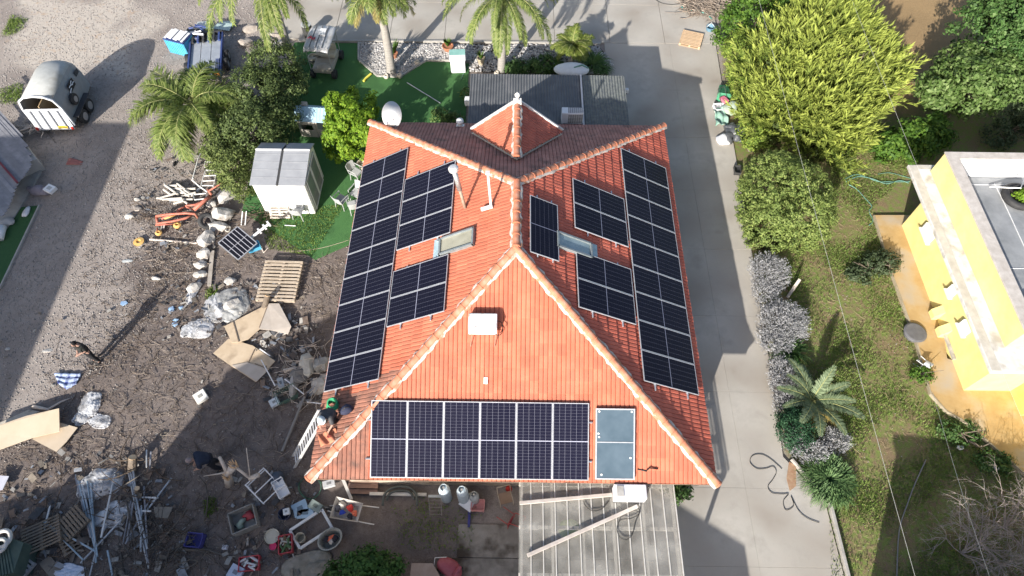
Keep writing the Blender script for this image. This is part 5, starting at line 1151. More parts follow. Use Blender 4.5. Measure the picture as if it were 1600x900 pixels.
b = at(1109, 47, .05); t = thing('blue_basket', 'small blue and grey basket at the golden conifer edge near the pallet', 'basket', (b.x, b.y, .05)); MB().lathe([(.17, 0), (.22, .22), (.24, .22), (.2, .02), (.0, .02)], n=16).build('tub', mat('blue_grey_plastic', (.10, .20, .28), (.16, .28, .36), rough=.5), t)
MB().tube([(-.2, 0, .2), (0, .05, .42), (.2, 0, .2)], .012).build('handle', fr, t)
hose('hose_heap', 'tangled teal hose heap at the top of the drive', [(1066, 12), (1085, 8), (1090, 14), (1070, 14), (1068, 8), (1088, 5), (1092, 12), (1075, 17), (1066, 10), (1100, 20), (1112, 30)], .03, mat('teal_hose', (.10, .30, .26), (.16, .4, .35), rough=.5), .08)
hose('cable_loop', 'thin dark cable lying at the top edge of the court', [(1025, 0), (1035, 5), (1050, 7), (1062, 5)], .012, bk, .07, cat='cable')
for k in range(1):
    b = at(1098, 15); tw = link('brush_pile', twigs('brush_pile', [(b.x-1.1, b.y-.6), (b.x+1.0, b.y-.6), (b.x+1.0, b.y+1.6), (b.x-.8, b.y+1.6)], 700, .3, 1.3, .014, m_tw, z=.05, zr=.35)); setp(tw, kind='stuff')
# pallets
def pallet(label, loc, rot, w_=1.2, d_=1.0, n_=7, m=None, lower=True, name='pallet', sl=.1):
    m = m or mat('pale_wood', (.42, .34, .25), (.56, .47, .37), scale=3, bump=.3, rnd=.3, rndcol=(.28, .22, .16)); t = thing(name, label, 'pallet', loc, rot=rot)
    for k in range(n_): MB().box((0, 0, 0), (w_, sl, .022)).build('slat', m, t, loc=(0, -d_/2+sl/2+(d_-sl)*k/(n_-1), .13))
    for x_ in (-w_/2+.05, 0, w_/2-.05): MB().box((0, 0, 0), (.09, d_, .09)).build('bearer', m, t, loc=(x_, 0, .07))
    if lower:
        for y_ in (-d_/2+.05, 0, d_/2-.05): MB().box((0, 0, 0), (w_, .1, .02)).build('base_slat', m, t, loc=(0, y_, .012))
    return t
wood2 = mat('orange_wood', (.50, .34, .20), (.62, .46, .30), scale=3, bump=.3, rnd=.3, rndcol=(.34, .22, .14)); wood3 = mat('brown_crate_wood', (.17, .135, .10), (.25, .20, .155), scale=3, bump=.3, rnd=.3, rndcol=(.10, .08, .06))
b = at(1080, 62, .1); pallet('orange-brown pallet lying on the concrete court near the golden conifer', (b.x, b.y, .05), (0, 0, R(-18)), 1.1, 1.15, 10, wood2, sl=.09)
b = at(437, 438, .25); pallet('large pale pallet propped on the soil between shed and left eave', (b.x, b.y, .12), (R(2), 0, R(-1)), 1.55, 1.85, 12, None, sl=.085)
b = at(438, 322, .35); pallet('small pale pallet leaning on the front wall of the white shed', (b.x, b.y-.1, .42), (R(58), 0, R(2)), .85, .95, 8, mat('grey_pink_wood', (.44, .38, .33), (.58, .52, .46), scale=3, rnd=.3, rndcol=(.3, .25, .22)), sl=.08)

# ================= REAR ROOF (CARPORT) =================
cz = 2.62; CO = (1.4, 21.7, 0); t = thing('carport', 'grey corrugated flat roof room built against the rear of the tiled house', 'outbuilding', CO)
cm = mat('corrugated_grey', (.085, .09, .098), (.12, .125, .132), rough=.55, scale=1.2, metal=.0, coord='World', dirt=(.15, .15, .155), dscale=1.6, streak=None)
cm2 = mat('corrugated_pale', (.10, .11, .105), (.17, .18, .17), rough=.75, scale=7, coord='World', bump=.3, dirt=(.10, .11, .12), dscale=6)
xs_ = np.arange(-2.02, 4.8, .985); y0_, y1_ = 19.6, 23.38
for i in range(7):
    xa = -2.02+i*.975; xb = xa+.985; n_ = 48
    MB(CO).grid(lambda u, v: (xa+(xb-xa)*u, y0_+(y1_-y0_)*v, cz+.10*v*0+.014*math.sin(u*2*PI*8)+(.006*(i % 2))), n_, 1).build('roof_sheet', cm if i < 5 else cm2, t, solid=.004)
q = MB(CO); q.box((2.88, 21.5, cz+.045), (.07, 3.75, .03)); q.build('flashing', mat('pale_metal', (.55, .53, .52)), t)
for x_ in (-1.9, 1.4, 4.7): MB(CO).box((x_, 23.2, 1.29), (.12, .12, 2.56)).build('post', mat('dark_metal', (.05, .05, .05)), t)
MB(CO).prism([(-1.85, 19.3), (4.6, 19.3), (4.6, 23.0), (-1.85, 23.0)], 0, 2.5).build('wall', wallm, t)
c_ = at(894, 181, cz+.35); t = thing('air_conditioner', 'white air conditioning condenser standing on the grey rear roof', 'air conditioner', (c_.x, c_.y-.1, cz+.03))
MB().box((0, .1, .33), (.9, .36, .6)).build('casing', wp, t, bev=.02)
q = MB(); 
for k in range(7): q.box((.12+(-.28+.56*k/6), -.09, .33), (.012, .012, .46))
for k in range(6): q.box((.12, -.092, .33+(-.2+.4*k/5)), (.58, .01, .012))
q.build('grille', mat('dark_metal', (.05, .05, .05)), t)
q = MB()
for k in range(8): q.box((.12+(-.3+.6*k/7), .1, .633), (.014, .3, .012))
for k in range(5): q.box((.12, -.04+.28*k/4, .634), (.62, .014, .012))
q.build('top_grille', mat('dark_metal', (.05, .05, .05)), t)
MB().tube([(-.5, -.18, .02), (0, -.2, .03), (.5, -.16, .02)], .025).build('drain_pipe', fr, t)
b = at(716, 133); 
# white tank behind carport
b = at(893, 112, 1.0); t = thing('canoe', 'white upturned hull-shaped cover lying behind the grey rear roof', 'cover', (b.x, b.y+.15, 1.0))
MB().blob((0, 0, 0), (.85, .42, .22), .06, 3).build('hull', wp, t, smooth=True); MB().tube([(.1, -.1, .2), (.5, .05, .24), (.8, .0, .1)], .04).build('pipe', gh, t)
MB().box((0, 0, -.55), (1.1, .4, .8)).build('stand', mat('dark_metal', (.05, .05, .05)), t)
b = at(980, 133, 1.4); t = thing('wall_lamp', 'small white lamp fixed to the right corner of the grey rear roof', 'lamp', (4.95, 22.9, 2.2)); MB().box((0, 0, 0), (.2, .16, .2)).build('housing', wp, t, bev=.02); MB().box((0, 0, -.13), (.12, .1, .06)).build('lens', gl, t)
c_ = at(731, 134, 1.6); t = thing('meter_box', 'small white meter box on the left side of the grey rear roof', 'box', (-2.13, 22.2, 2.1)); MB().box((0, 0, 0), (.24, .3, .3)).build('box', wp, t, bev=.01); MB().box((-.13, 0, 0), (.02, .2, .2)).build('door', fr, t)
# white cabinet with green lid
b = at(716, 112); t = thing('garden_box', 'white garden storage box with a green sloping lid on the lawn', 'storage box', (b.x, b.y+.15, .04), R(4))
MB().add([(-.36, -.3, 0), (.36, -.3, 0), (.36, .3, 0), (-.36, .3, 0), (-.36, -.3, .75), (.36, -.3, .75), (.36, .3, .9), (-.36, .3, .9)], [(3, 2, 1, 0), (4, 5, 6, 7), (0, 1, 5, 4), (1, 2, 6, 5), (2, 3, 7, 6), (3, 0, 4, 7)]).build('body', wp, t, bev=.015)
MB().slab([(-.39, .0, .86), (.39, .0, .86), (.39, .33, .94), (-.39, .33, .94)], .04).build('lid', mat('teal_lid', (.16, .32, .30), (.22, .4, .38), rough=.5), t); MB().slab([(-.39, -.33, .78), (.39, -.33, .78), (.39, -.0, .855), (-.39, -.0, .855)], .03).build('front_lid', wp, t)
MB().box((0, -.305, .42), (.015, .012, .6)).build('door_seam', mat('grey_trim', (.3, .3, .3)), t)
# yellow noodle and white pole on lawn
hose('pool_noodle', 'yellow foam noodle on the lawn by the white stone bed', [(568, 127), (572, 122), (580, 115)], .06, mat('yellow_foam', (.70, .62, .08), (.76, .68, .12)), .1, cat='toy')
hose('lawn_pole', 'thin white pole lying diagonally across the lawn', [(636, 129), (662, 145), (688, 161)], .022, wp, .07, cat='pole')
b = at(514, 133); 
hose('hose', 'green hose lying along the stone bed edge at the rear', [(742, 92), (735, 102), (728, 108), (720, 125)], .015, gh, .06)
# ---- playhouse
b = at(488, 200); RZ_ = R(-4); t = thing('playhouse', 'small plastic playhouse with pale blue pitched roof on the lawn', 'playhouse', (-9.45, 22.35, .04), R(-4))
pl = mat('beige_plastic', (.42, .38, .33), (.50, .46, .41), rough=.6, scale=3); bl = mat('pale_blue_plastic', (.28, .44, .56), (.36, .52, .64), rough=.5, scale=3)
q = MB()
for (cx, cy, cz_, dx, dy, dz) in ((-.45, -.42, .5, .16, .04, 1.0), (-.1, -.42, .22, .6, .04, .44), (-.1, -.42, .88, .6, .04, .24), (.22, -.42, .5, .14, .04, 1.0), (-.5, 0, .5, .04, .8, 1.0), (-.1, .42, .5, .8, .04, 1.0), (.3, .0, .5, .04, .8, 1.0)): q.box((cx, cy, cz_), (dx, dy, dz))
q.build('wall', pl, t, bev=.01)
MB().box((.58, -.42, .25), (.5, .04, .5)).build('porch_wall', pl, t, bev=.01)
for x_ in (.35, .8): MB().box((x_, -.4, .55), (.06, .06, 1.1)).build('porch_post', pl, t)
q = MB(); q.slab([(-.62, -.52, 1.05), (.85, -.52, 1.05), (.85, .03, 1.42), (-.62, .03, 1.42)], .05)
for k in range(9): q.beam((-.5+k*.155, -.50, 1.06), (-.5+k*.155, .0, 1.415), .018, .02)
q.build('roof_front', bl, t); q = MB(); q.slab([(-.62, .55, 1.05), (.85, .55, 1.05), (.85, .03, 1.42), (-.62, .03, 1.42)], .05)
for k in range(9): q.beam((-.5+k*.155, .53, 1.06), (-.5+k*.155, .06, 1.415), .018, .02)
q.build('roof_back', bl, t); MB().box((-.25, .3, 1.3), (.28, .2, .22)).build('chimney', pl, t, bev=.02)
# ---- white shed
SO = (-9.7, 18.45, .04); t = thing('garden_shed', 'white plastic shed with grey ridged roof on the lawn', 'shed', SO)
x0, x1, y0_, y1_ = -10.72, -8.62, 17.42, 19.55; ez, rz_ = 1.98, 2.28; ym = 18.98
shw = mat('shed_white', (.70, .70, .68), (.78, .78, .76), rough=.6, scale=2); shr = mat('shed_roof_grey', (.27, .28, .30), (.33, .34, .36), rough=.6, scale=2)
q = MB(SO); 
def quadwall(p, q_, h0, h1): q.slab([(p[0], p[1], .04), (q_[0], q_[1], .04), (q_[0], q_[1], h1), (p[0], p[1], h0)], .04)
q.box(((x0+x1)/2, y0_, 1.0), (x1-x0, .04, 1.96)); q.box(((x0+x1)/2, y1_, 1.0), (x1-x0, .04, 1.96)); 
for x_ in (x0, x1): q.box((x_, (y0_+y1_)/2, 1.0), (.04, y1_-y0_, 1.955)); q.add([(x_-.02, y0_, 1.97), (x_-.02, y1_, 1.97), (x_-.02, ym, rz_-.02), (x_+.02, y0_, 1.97), (x_+.02, y1_, 1.97), (x_+.02, ym, rz_-.02)], [(0, 1, 2), (5, 4, 3), (0, 2, 5, 3), (1, 4, 5, 2)])
q.build('wall', shw, t)
for a_, b_ in ((x0-.08, -9.72), (-9.62, x1+.08)):
    MB(SO).slab([(a_, y0_-.1, ez), (b_, y0_-.1, ez), (b_, ym, rz_), (a_, ym, rz_)], .035).build('roof_panel', shr, t, bev=.006); MB(SO).slab([(a_, ym+.03, rz_), (b_, ym+.03, rz_), (b_, y1_+.1, ez+.02), (a_, y1_+.1, ez+.02)], .035).build('roof_panel', shr, t, bev=.006)
    MB(SO).beam((a_, ym+.01, rz_+.01), (b_, ym+.01, rz_+.01), .07, .03).build('ridge_strip', shw, t)
    for yy in (.22, .44, .66, .88): MB(SO).beam((a_+.02, y0_-.1+(ym-y0_+.1)*yy, ez+(rz_-ez)*yy+.006), (b_-.02, y0_-.1+(ym-y0_+.1)*yy, ez+(rz_-ez)*yy+.006), .012, .012).build('panel_rib', shr, t)
MB(SO).slab([(-9.71, y0_-.1, ez-.01), (-9.63, y0_-.1, ez-.01), (-9.63, ym, rz_-.012), (-9.71, ym, rz_-.012)], .03).build('joint_gutter', mat('dark_metal', (.05, .05, .05)), t)
shg = mat('shed_grey', (.24, .24, .24), (.3, .3, .3), rough=.6)
for ya, yb in ((17.62, 18.45), (18.47, 19.3)):
    do = MB(SO).box((x1+.035, (ya+yb)/2, .98), (.03, yb-ya, 1.8)).build('door', shg, t, bev=.006)
    q = MB(SO)
    for z_ in (.1, 1.85): q.box((x1+.055, (ya+yb)/2, z_), (.03, yb-ya, .05))
    for y_ in (ya+.03, yb-.03): q.box((x1+.056, y_, .98), (.03, .05, 1.78))
    q.build('door_frame', shw, do); MB(SO).box((x1+.053, (ya+yb)/2, 1.2), (.012, (yb-ya)*.7, .9)).build('door_pane', mat('greenish_pane', (.16, .2, .18), (.22, .26, .23), rough=.3), do)
# lawn chairs
b = at(470, 338); plastic_chair('pale grey plastic chair in front of the white shed beside the leaning pallet', (b.x, b.y-.05, .04), R(170), gpp, group=None)
for px, py, rz_, lab in ((560, 280, R(60), 'grey garden chair nearest the lime tree beside the left eave'), (560, 312, R(-30), 'grey garden chair half hidden under the left eave'), (537, 322, R(150), 'pale garden chair farthest out from the left eave on the lawn'), (556, 330, R(200), 'grey garden chair closest to the soil beside the left eave')):
    b = at(px, py); plastic_chair(lab, (b.x, b.y, .04), rz_, gpp)
pot('pale square planter under the lime tree at the left eave', 566, 262, .16, .35, mat('pale_pot', (.5, .44, .36)), None)
# ================= PERGOLA =================
PO = (2.5, 3.5, 0); t = thing('pergola', 'lean-to pergola roofed with cloudy translucent sheets along the front wall', 'pergola', PO)
pc_ = bpy.data.materials.new('cloudy_polycarbonate'); pc_.use_nodes = True; n = pc_.node_tree.nodes; L = pc_.node_tree.links; b = n['Principled BSDF']
tc = n.new('ShaderNodeNewGeometry'); no = n.new('ShaderNodeTexNoise'); no.inputs['Scale'].default_value = 1.6; no.inputs['Detail'].default_value = 8; L.new(tc.outputs['Position'], no.inputs['Vector'])
rp = n.new('ShaderNodeValToRGB'); rp.color_ramp.elements[0].position = .35; rp.color_ramp.elements[0].color = (.30, .285, .25, 1); rp.color_ramp.elements[1].position = .7; rp.color_ramp.elements[1].color = (.52, .50, .45, 1); L.new(no.outputs['Fac'], rp.inputs[0]); L.new(rp.outputs[0], b.inputs['Base Color'])
mr = n.new('ShaderNodeMapRange'); mr.inputs[1].default_value = .3; mr.inputs[2].default_value = .7; mr.inputs[3].default_value = .26; mr.inputs[4].default_value = .46; L.new(no.outputs['Fac'], mr.inputs[0]); L.new(mr.outputs[0], b.inputs['Alpha']); b.inputs['Roughness'].default_value = .35
px0, px1, pz = .26, 4.92, 2.6; yy0, yy1 = 1.2, 5.45
n_ = 13
for i in range(n_):
    xa = px0+(px1-px0)*i/n_; xb = px0+(px1-px0)*(i+1)/n_-.012
    MB(PO).box(((xa+xb)/2, (yy0+yy1)/2, pz), (xb-xa, yy1-yy0, .012)).build('roof_sheet', pc_, t)
    MB(PO).box((xb+.006, (yy0+yy1)/2, pz+.012), (.03, yy1-yy0, .025)).build('joint_strip', mat('pale_strip', (.48, .46, .42), (.60, .58, .54), scale=6), t)
wpn = mat('pale_painted_wood', (.58, .54, .48), (.70, .67, .62), scale=4, bump=.2)
for i in range(6):
    x_ = px0+.08+(px1-px0-.16)*i/5; MB(PO).box((x_, (yy0+yy1)/2, pz-.09), (.07, yy1-yy0, .12)).build('rafter', wpn, t)
for y_ in (1.4, 2.75, 4.05, 5.3): MB(PO).box(((px0+px1)/2, y_, pz-.215), (px1-px0, .09, .12)).build('beam', wpn, t)
for x_ in (px0+.08, px1-.08): MB(PO).box((x_, 1.4, 1.16), (.1, .1, 2.26)).build('post', wpn, t)
# things resting on the pergola
t = thing('heater_box', 'clean white metal box sitting on the pergola roof under the eave', 'box', (3.52, 4.96, pz+.03))
MB().box((0, 0, .25), (.95, .42, .46)).build('casing', mat('bright_white', (.80, .80, .82), rough=.4), t, bev=.03); MB().box((-.3, -.0, .49), (.2, .3, .03)).build('access_panel', mat('grey_trim', (.3, .3, .3)), t)
for x_ in (-.4, .4): MB().box((x_, 0, .01), (.06, .44, .04)).build('foot', mat('dark_metal', (.05, .05, .05)), t)
hz = pz+.09
for lab, a_, b_ in (('upper whitewashed plank on the pergola ending at the white box', (812, 786), (956, 773)), ('lower long whitewashed plank lying diagonally over the pergola sheets', (824, 868), (996, 791))):
    A, B = at(*a_, hz), at(*b_, hz); o = MB(A).beam(tuple(A), tuple(B), .10, .07).build('plank', mat('whitewashed_wood', (.46, .40, .35), (.60, .54, .49), scale=3, bump=.3), None, loc=tuple(A), bev=.006); setp(o, lab, 'plank')
hose('cable_loop', 'black cable looped on the pergola beside the white box foot', [(952, 782), (940, 795), (925, 798), (915, 790), (912, 783)], .011, bk, pz+.05, cat='cable')
hose('cable_loop', 'long black cable loop hanging down the middle of the pergola roof', [(1000, 790), (998, 803), (985, 810), (970, 812), (964, 825), (968, 838), (978, 843), (988, 835), (993, 815), (1000, 800), (995, 792)], .011, bk, pz+.06, cat='cable')
hose('cable_loop', 'faint cable curve on the pergola left of the white box', [(965, 790), (975, 796), (988, 796), (998, 800)], .009, bk, pz+.06, cat='cable')
# green bag seen through the sheets
b = at(888, 826, 0); t = thing('grass_patch_bag', 'lime green bag standing under the pergola sheets', 'bag', (b.x, b.y-.1, .03)); MB().blob((0, 0, .3), (.35, .28, .3), .15, 2).build('bag', mat('lime_bag', (.25, .42, .08), (.35, .5, .12)), t, smooth=True)
MB().tube([(-.1, 0, .55), (0, 0, .7), (.1, 0, .55)], .015).build('handle', gpp, t)
# fittings under the front eave, right of the pergola
b = at(1056, 764, .2); o = MB().ring((0, 0, 0), .2, .035, 18, 6, M=Matrix.Rotation(R(50), 3, 'X')).ring((0, 0, .06), .2, .03, 18, 6, M=Matrix.Rotation(R(60), 3, 'X')).build('hose_coil', mat('pale_hose', (.45, .42, .36), (.55, .52, .46)), None, smooth=True, loc=(b.x, b.y, .25), label='pale coiled hose hanging by the pergola corner under the eave', cat='hose')

# ================= FRONT YARD =================
def gas(label, px, py, r_, h_, m):
    b = at(px, py, 0); t = thing('gas_cylinder', label, 'gas cylinder', (b.x, b.y, 0))
    MB().lathe([(r_*.9, 0), (r_, .04), (r_, h_*.84), (r_*.85, h_*.93), (r_*.3, h_)], n=20).build('cylinder', m, t, smooth=True)
    MB().cyl((0, 0, h_), (0, 0, h_+.1), .035, n=10).build('valve', pm_, t)
    q = MB()
    for k in range(14):
        a0, a1 = 2*PI*k/20, 2*PI*(k+1)/20; q.slab([(math.cos(a0)*r_*.6, math.sin(a0)*r_*.6, h_*.95), (math.cos(a1)*r_*.6, math.sin(a1)*r_*.6, h_*.95), (math.cos(a1)*r_*.6, math.sin(a1)*r_*.6, h_+.12), (math.cos(a0)*r_*.6, math.sin(a0)*r_*.6, h_+.12)], .012)
    q.build('collar', m, t)
gm1 = mat('cylinder_paint', (.40, .47, .52), (.50, .57, .62), rough=.5, scale=4)
gas('tall pale blue gas cylinder left of the pair by the front wall', 698, 778, .19, 1.25, gm1); gas('tall pale blue gas cylinder right of the pair by the front wall', 725, 781, .19, 1.25, gm1); gas('short grey gas cylinder beside the tall pair', 742, 781, .16, .62, mat('cylinder_grey', (.36, .38, .38), (.44, .46, .46), rough=.5))
pk = mat('pink_plastic', (.62, .26, .24), (.72, .36, .33), rough=.5); 
crate('pink perforated crate upside down near the gas cylinders', 747, 791, R(-2), .42, .36, .22, pk, z=.02, rails=2)
b = at(733, 790); t = thing('white_sheet_metal', 'bent white sheet lying against the pink crate', 'sheet', (b.x, b.y, .1)); MB().slab([(-.35, 0, .1), (.05, -.25, .0), (.2, .1, .05), (.05, .35, .3)], .015).build('sheet', wp, t)
b = at(733, 812); MB().box((0, 0, .03), (.08, .5, .05)).build('blue_plank', mat('navy_paint', (.05, .05, .2), (.08, .08, .28)), None, loc=(b.x, b.y, 0), label='narrow dark blue board on the soil under the pink crate', cat='board')
b = at(682, 795); t = thing('wire_trolley', 'rusty wire rack trolley standing left of the gas cylinders', 'rack', (b.x, b.y, 0)); rs = mat('rusty_wire', (.20, .17, .15), (.32, .29, .27), scale=7)
for sx_ in (-.2, .2): MB().tube([(sx_, -.22, 0), (sx_, -.2, .1), (sx_, .2, .75)], .012).build('side_rail', rs, t)
for k in range(6): MB().tube([(-.2, -.2+.08*k, .1+.13*k), (.2, -.2+.08*k, .1+.13*k)], .008).build('rung', rs, t)
MB().box((0, .22, .78), (.42, .08, .04)).build('shelf', mat('cylinder_grey', (.4, .4, .4)), t)
def tube_chair(label, px, py, rz, frame_m, seat_m, rot=None):
    b = at(px, py); t = thing('folding_chair', label, 'chair', (b.x, b.y, .02), rot=rot or (0, 0, rz))
    for sx_ in (-.22, .22): MB().tube([(sx_, -.2, 0), (sx_, -.18, .42), (sx_, .2, .45), (sx_, .28, .85)], .013).build('frame', frame_m, t, smooth=True); MB().tube([(sx_, .22, 0), (sx_, .1, .43)], .013).build('leg', frame_m, t)
    MB().tube([(-.22, .28, .85), (.22, .28, .85)], .013).build('top_rail', frame_m, t)
    MB().grid(lambda u, v: (-.2+.4*u, -.18+.36*v, .44-.03*math.sin(PI*v)), 4, 6).build('seat', seat_m, t, solid=.015)
tube_chair('pale tubular chair frame standing by the house wall near the pergola', 790, 783, R(15), mat('beige_tube', (.42, .34, .25), (.5, .42, .33)), mat('sand_cloth', (.25, .17, .12), (.32, .22, .16)))
tube_chair('small red tubular chair tipped over on the concrete left of the pergola', 781, 806, 0, mat('red_tube', (.45, .08, .07), (.55, .12, .1)), mat('red_cloth', (.35, .05, .06), (.42, .08, .09)), rot=(R(80), R(20), R(60)))
b = at(795, 764, .3); MB().blob((0, 0, 0), (.11, .11, .09), .1, 2).build('red_ball', mat('red_ball', (.55, .04, .03)), None, smooth=True, loc=(b.x, b.y, .3), label='small red ball by the front wall near the chair frame', cat='ball')
hose('pipe_arch', 'thick dark pipe bent into an arch along the front wall', [(598, 790), (600, 775), (608, 765), (625, 760), (640, 762), (650, 772), (652, 790)], .045, mat('dark_pipe', (.055, .065, .06), (.09, .1, .095), rough=.5), .25, cat='pipe')
hose('pipe_arch', 'second dark pipe arch just inside the first one', [(604, 782), (609, 771), (625, 766), (640, 769), (648, 780)], .04, MATS['dark_pipe'], .2, cat='pipe')
for k, (px, py, l, a_, lab) in enumerate(((622, 772, 1.6, 0, 'long pale beam on the soil parallel to the front wall'), (541, 761, .8, R(-60), 'short pale timber leaning near the bottom left roof corner'))):
    b = at(px, py, .08); MB().box((0, 0, 0), (l*1.2, .1, .09), rz=a_).build('timber', wpn, None, loc=(b.x, b.y, .07), label=lab, cat='timber')
b = at(568, 762); t = thing('step_pile', 'stack of brown boards by the front wall left of the pipe arch', 'boards', (b.x, b.y+.1, 0))
for k in range(4): MB().box((0, .0, 0), (1.0, .16, .05)).build('board', mat('brown_board', (.20, .12, .09), (.28, .18, .14), scale=3), t, loc=(0.02*k, -.25+.17*k, .08+.09*k))
# ladder
lad = mat('ladder_aluminium', (.66, .66, .66), (.76, .76, .76), rough=.4, metal=.3)
A = at(459, 722, 0); B = Vector((-6.02, 7.05, 3.0)); d = B-A; B2 = A+d*1.07; sd_ = Vector((-d.y, d.x, 0)).normalized()*.21
t = thing('ladder', 'long white aluminium ladder leaning on the left front eave', 'ladder', A)
A0 = Vector((0, 0, 0)); dd = B2-A
for s_ in (-1, 1): MB().beam(tuple(A0+sd_*s_), tuple(dd+sd_*s_), .035, .09).build('rail', lad, t)
for k in range(1, 13): MB().beam(tuple(dd*(k/13)-sd_), tuple(dd*(k/13)+sd_), .035, .035).build('rung', lad, t)
# wheelbarrow
b = at(545, 802); t = thing('wheelbarrow', 'wheelbarrow full of tools and red and blue odds by the front wall', 'wheelbarrow', (b.x, b.y, 0), R(-100))
q = MB(); q.add([(-.22, -.3, .3), (.22, -.3, .3), (.2, .3, .3), (-.2, .3, .3), (-.34, -.42, .55), (.34, -.42, .55), (.3, .5, .52), (-.3, .5, .52)], [(0, 1, 2, 3), (0, 4, 5, 1), (1, 5, 6, 2), (2, 6, 7, 3), (3, 7, 4, 0)]); q.build('tray', mat('pale_tray', (.40, .37, .33), (.5, .47, .43), rough=.6), t, solid=.012)
for s_ in (-.2, .2): MB().tube([(s_*.4, -.65, .2), (s_, -.1, .28), (s_*1.3, .6, .4), (s_*1.35, 1.05, .5)], .018).build('handle', wpn, t); MB().tube([(s_, .35, .3), (s_, .4, 0)], .015).build('leg', rs, t)
MB().ring((0, -.65, .18), .14, .045, 16, 8, M=Matrix.Rotation(PI/2, 3, 'Y')).build('wheel', mat('rubber', (.02, .02, .02)), t, smooth=True)
for k, (x_, y_, c_) in enumerate(((.1, -.1, (.02, .05, .35)), (-.1, .1, (.6, .05, .04)), (.15, .2, (.02, .02, .03)), (-.15, -.2, (.45, .42, .38)), (.02, .3, (.65, .15, .08)), (.0, -.3, (.03, .03, .04)))): MB().blob((x_, y_, .46), (.1, .12, .07), .4, 1, seed=k).build('tool', mat('odds_%d' % k, c_), t)
# white window frame and bits round it
P4 = [at(x, y, .12) for x, y in ((453, 829), (503, 796), (519, 825), (469, 857))]; C0 = sum(P4, Vector())/4
t = thing('window_frame', 'empty white rectangular window frame lying tilted on the dark soil', 'frame', C0)
for k in range(4): MB(C0).beam(tuple(P4[k]), tuple(P4[(k+1) % 4]), .085, .07).build('frame_bar', fr, t)
def bucket(label, px, py, r_, h_, m, rim=True, fill=None):
    b = at(px, py, 0); t = thing('bucket', label, 'bucket', (b.x, b.y, .02)); MB().lathe([(r_*.75, 0), (r_, h_), (r_*.93, h_), (r_*.7, .03), (0.001, .03)], n=20).build('tub', m, t, smooth=False)
    MB().tube([(-r_, 0, h_), (-r_*.6, -.1, h_*.7), (0, -r_*1.15, h_*.5), (r_*.6, -.1, h_*.7), (r_, 0, h_)], .008).build('handle', rs, t)
    if fill: MB().lathe([(r_*.9, h_*.85), (0.001, h_*.87)], n=16).build('fill', fill, t)
cream = mat('cream_plastic', (.46, .42, .33), (.55, .51, .42), rough=.6)
bucket('cream bucket inside the white window frame', 473, 843, .16, .35, cream); bucket('upturned cream round tub left of the red crate', 428, 840, .24, .2, cream, fill=cream)
bucket('dark blue bucket left of the white window frame', 448, 806, .2, .3, mat('navy_plastic', (.03, .04, .08), (.05, .06, .11)))
b = at(520, 846); t = thing('laundry_basket', 'large grey oval basket at the right corner of the white frame', 'basket', (b.x, b.y, .02), R(35))
MB().lathe([(.28, 0), (.37, .4), (.41, .4), (.40, .36), (.34, .36), (.27, .04), (.0, .04)], n=24, M=Matrix.Diagonal((1, .8, 1))).build('basket', mat('grey_basket', (.26, .26, .23), (.36, .36, .32), rough=.6, scale=12), t)
for k in range(4): MB().blob((-.1+.07*k, .05*(-1)**k, .3), (.12, .08, .08), .4, 1, seed=k).build('content', mat('odds_%d' % (k % 3+2), (.1, .1, .1)), t)
redp = mat('red_crate_plastic', (.42, .05, .06), (.5, .08, .09), rough=.5)
fills = [('glass_green', (.08, .14, .06)), ('glass_pale', (.45, .42, .36)), ('glass_brown', (.14, .09, .05))]
crate('red crate packed with bottles beside the cream tub', 449, 852, R(12), .42, .55, .28, redp, .02, fill=(fills, 12)); crate('dark red crate holding white pipes at the bottom edge', 392, 882, R(8), .62, .42, .24, redp, .02, fill=([('white_fill', (.6, .6, .6)), ('grey_fill', (.2, .2, .2))], 7))
bucket('small bright pink pot between cream tub and red crate', 429, 855, .12, .16, mat('hot_pink', (.65, .05, .15)), fill=mat('hot_pink', (.65, .05, .15)))
crate('dark blue crate standing alone on the shaded soil', 308, 846, R(-4), .5, .42, .3, mat('navy_paint', (.05, .05, .2)), .02)
for px, py, w_, d_, rz_, c_, lab in ((470, 795, .5, .45, .5, (.30, .42, .52), 'upper pale blue plastic sheet piece above the white frame'), (478, 803, .55, .3, .1, (.34, .47, .57), 'lower pale blue plastic sheet piece touching the white frame'), (494, 792, .45, .3, -.5, (.20, .24, .22), 'grey-green flat box near the top corner of the white frame'), (370, 895, .45, .4, -.4, (.45, .50, .60), 'white-blue flat box at the bottom edge by the red crate'), (452, 803, .2, .2, .3, (.6, .62, .62), 'small white lid on the dark blue bucket'), (353, 856, .16, .14, 0, (.55, .55, .6), 'small white carton between blue crate and grey cabinet'), (430, 630, .34, .3, .6, (.55, .58, .6), 'white plastic canister on shaded soil left of the ladder'), (440, 600, .22, .42, .4, (.35, .38, .4), 'grey oblong container on shaded soil above the canister'), (315, 621, .42, .42, .7, (.7, .68, .62), 'white square tile with dark centre on the brown soil'), (515, 757, .4, .25, .3, (.45, .45, .45), 'grey carton under the bottom left roof corner')):
    b = at(px, py, .05); t = thing('flat_box', lab, 'box', (b.x, b.y, .12 if 'lid' not in lab else .36), rz_)
    MB().box((0, 0, 0), (w_, d_, .14 if w_ < .5 else .06)).build('box', mat('box_%d' % px, c_, tuple(min(1, v*1.2) for v in c_), rough=.6), t, bev=.012); MB().box((0, 0, .075 if w_ < .5 else .034), (w_*.35, d_*.3, .012)).build('label_panel', mat('box_d%d' % px, tuple(v*.45 for v in c_)), t)
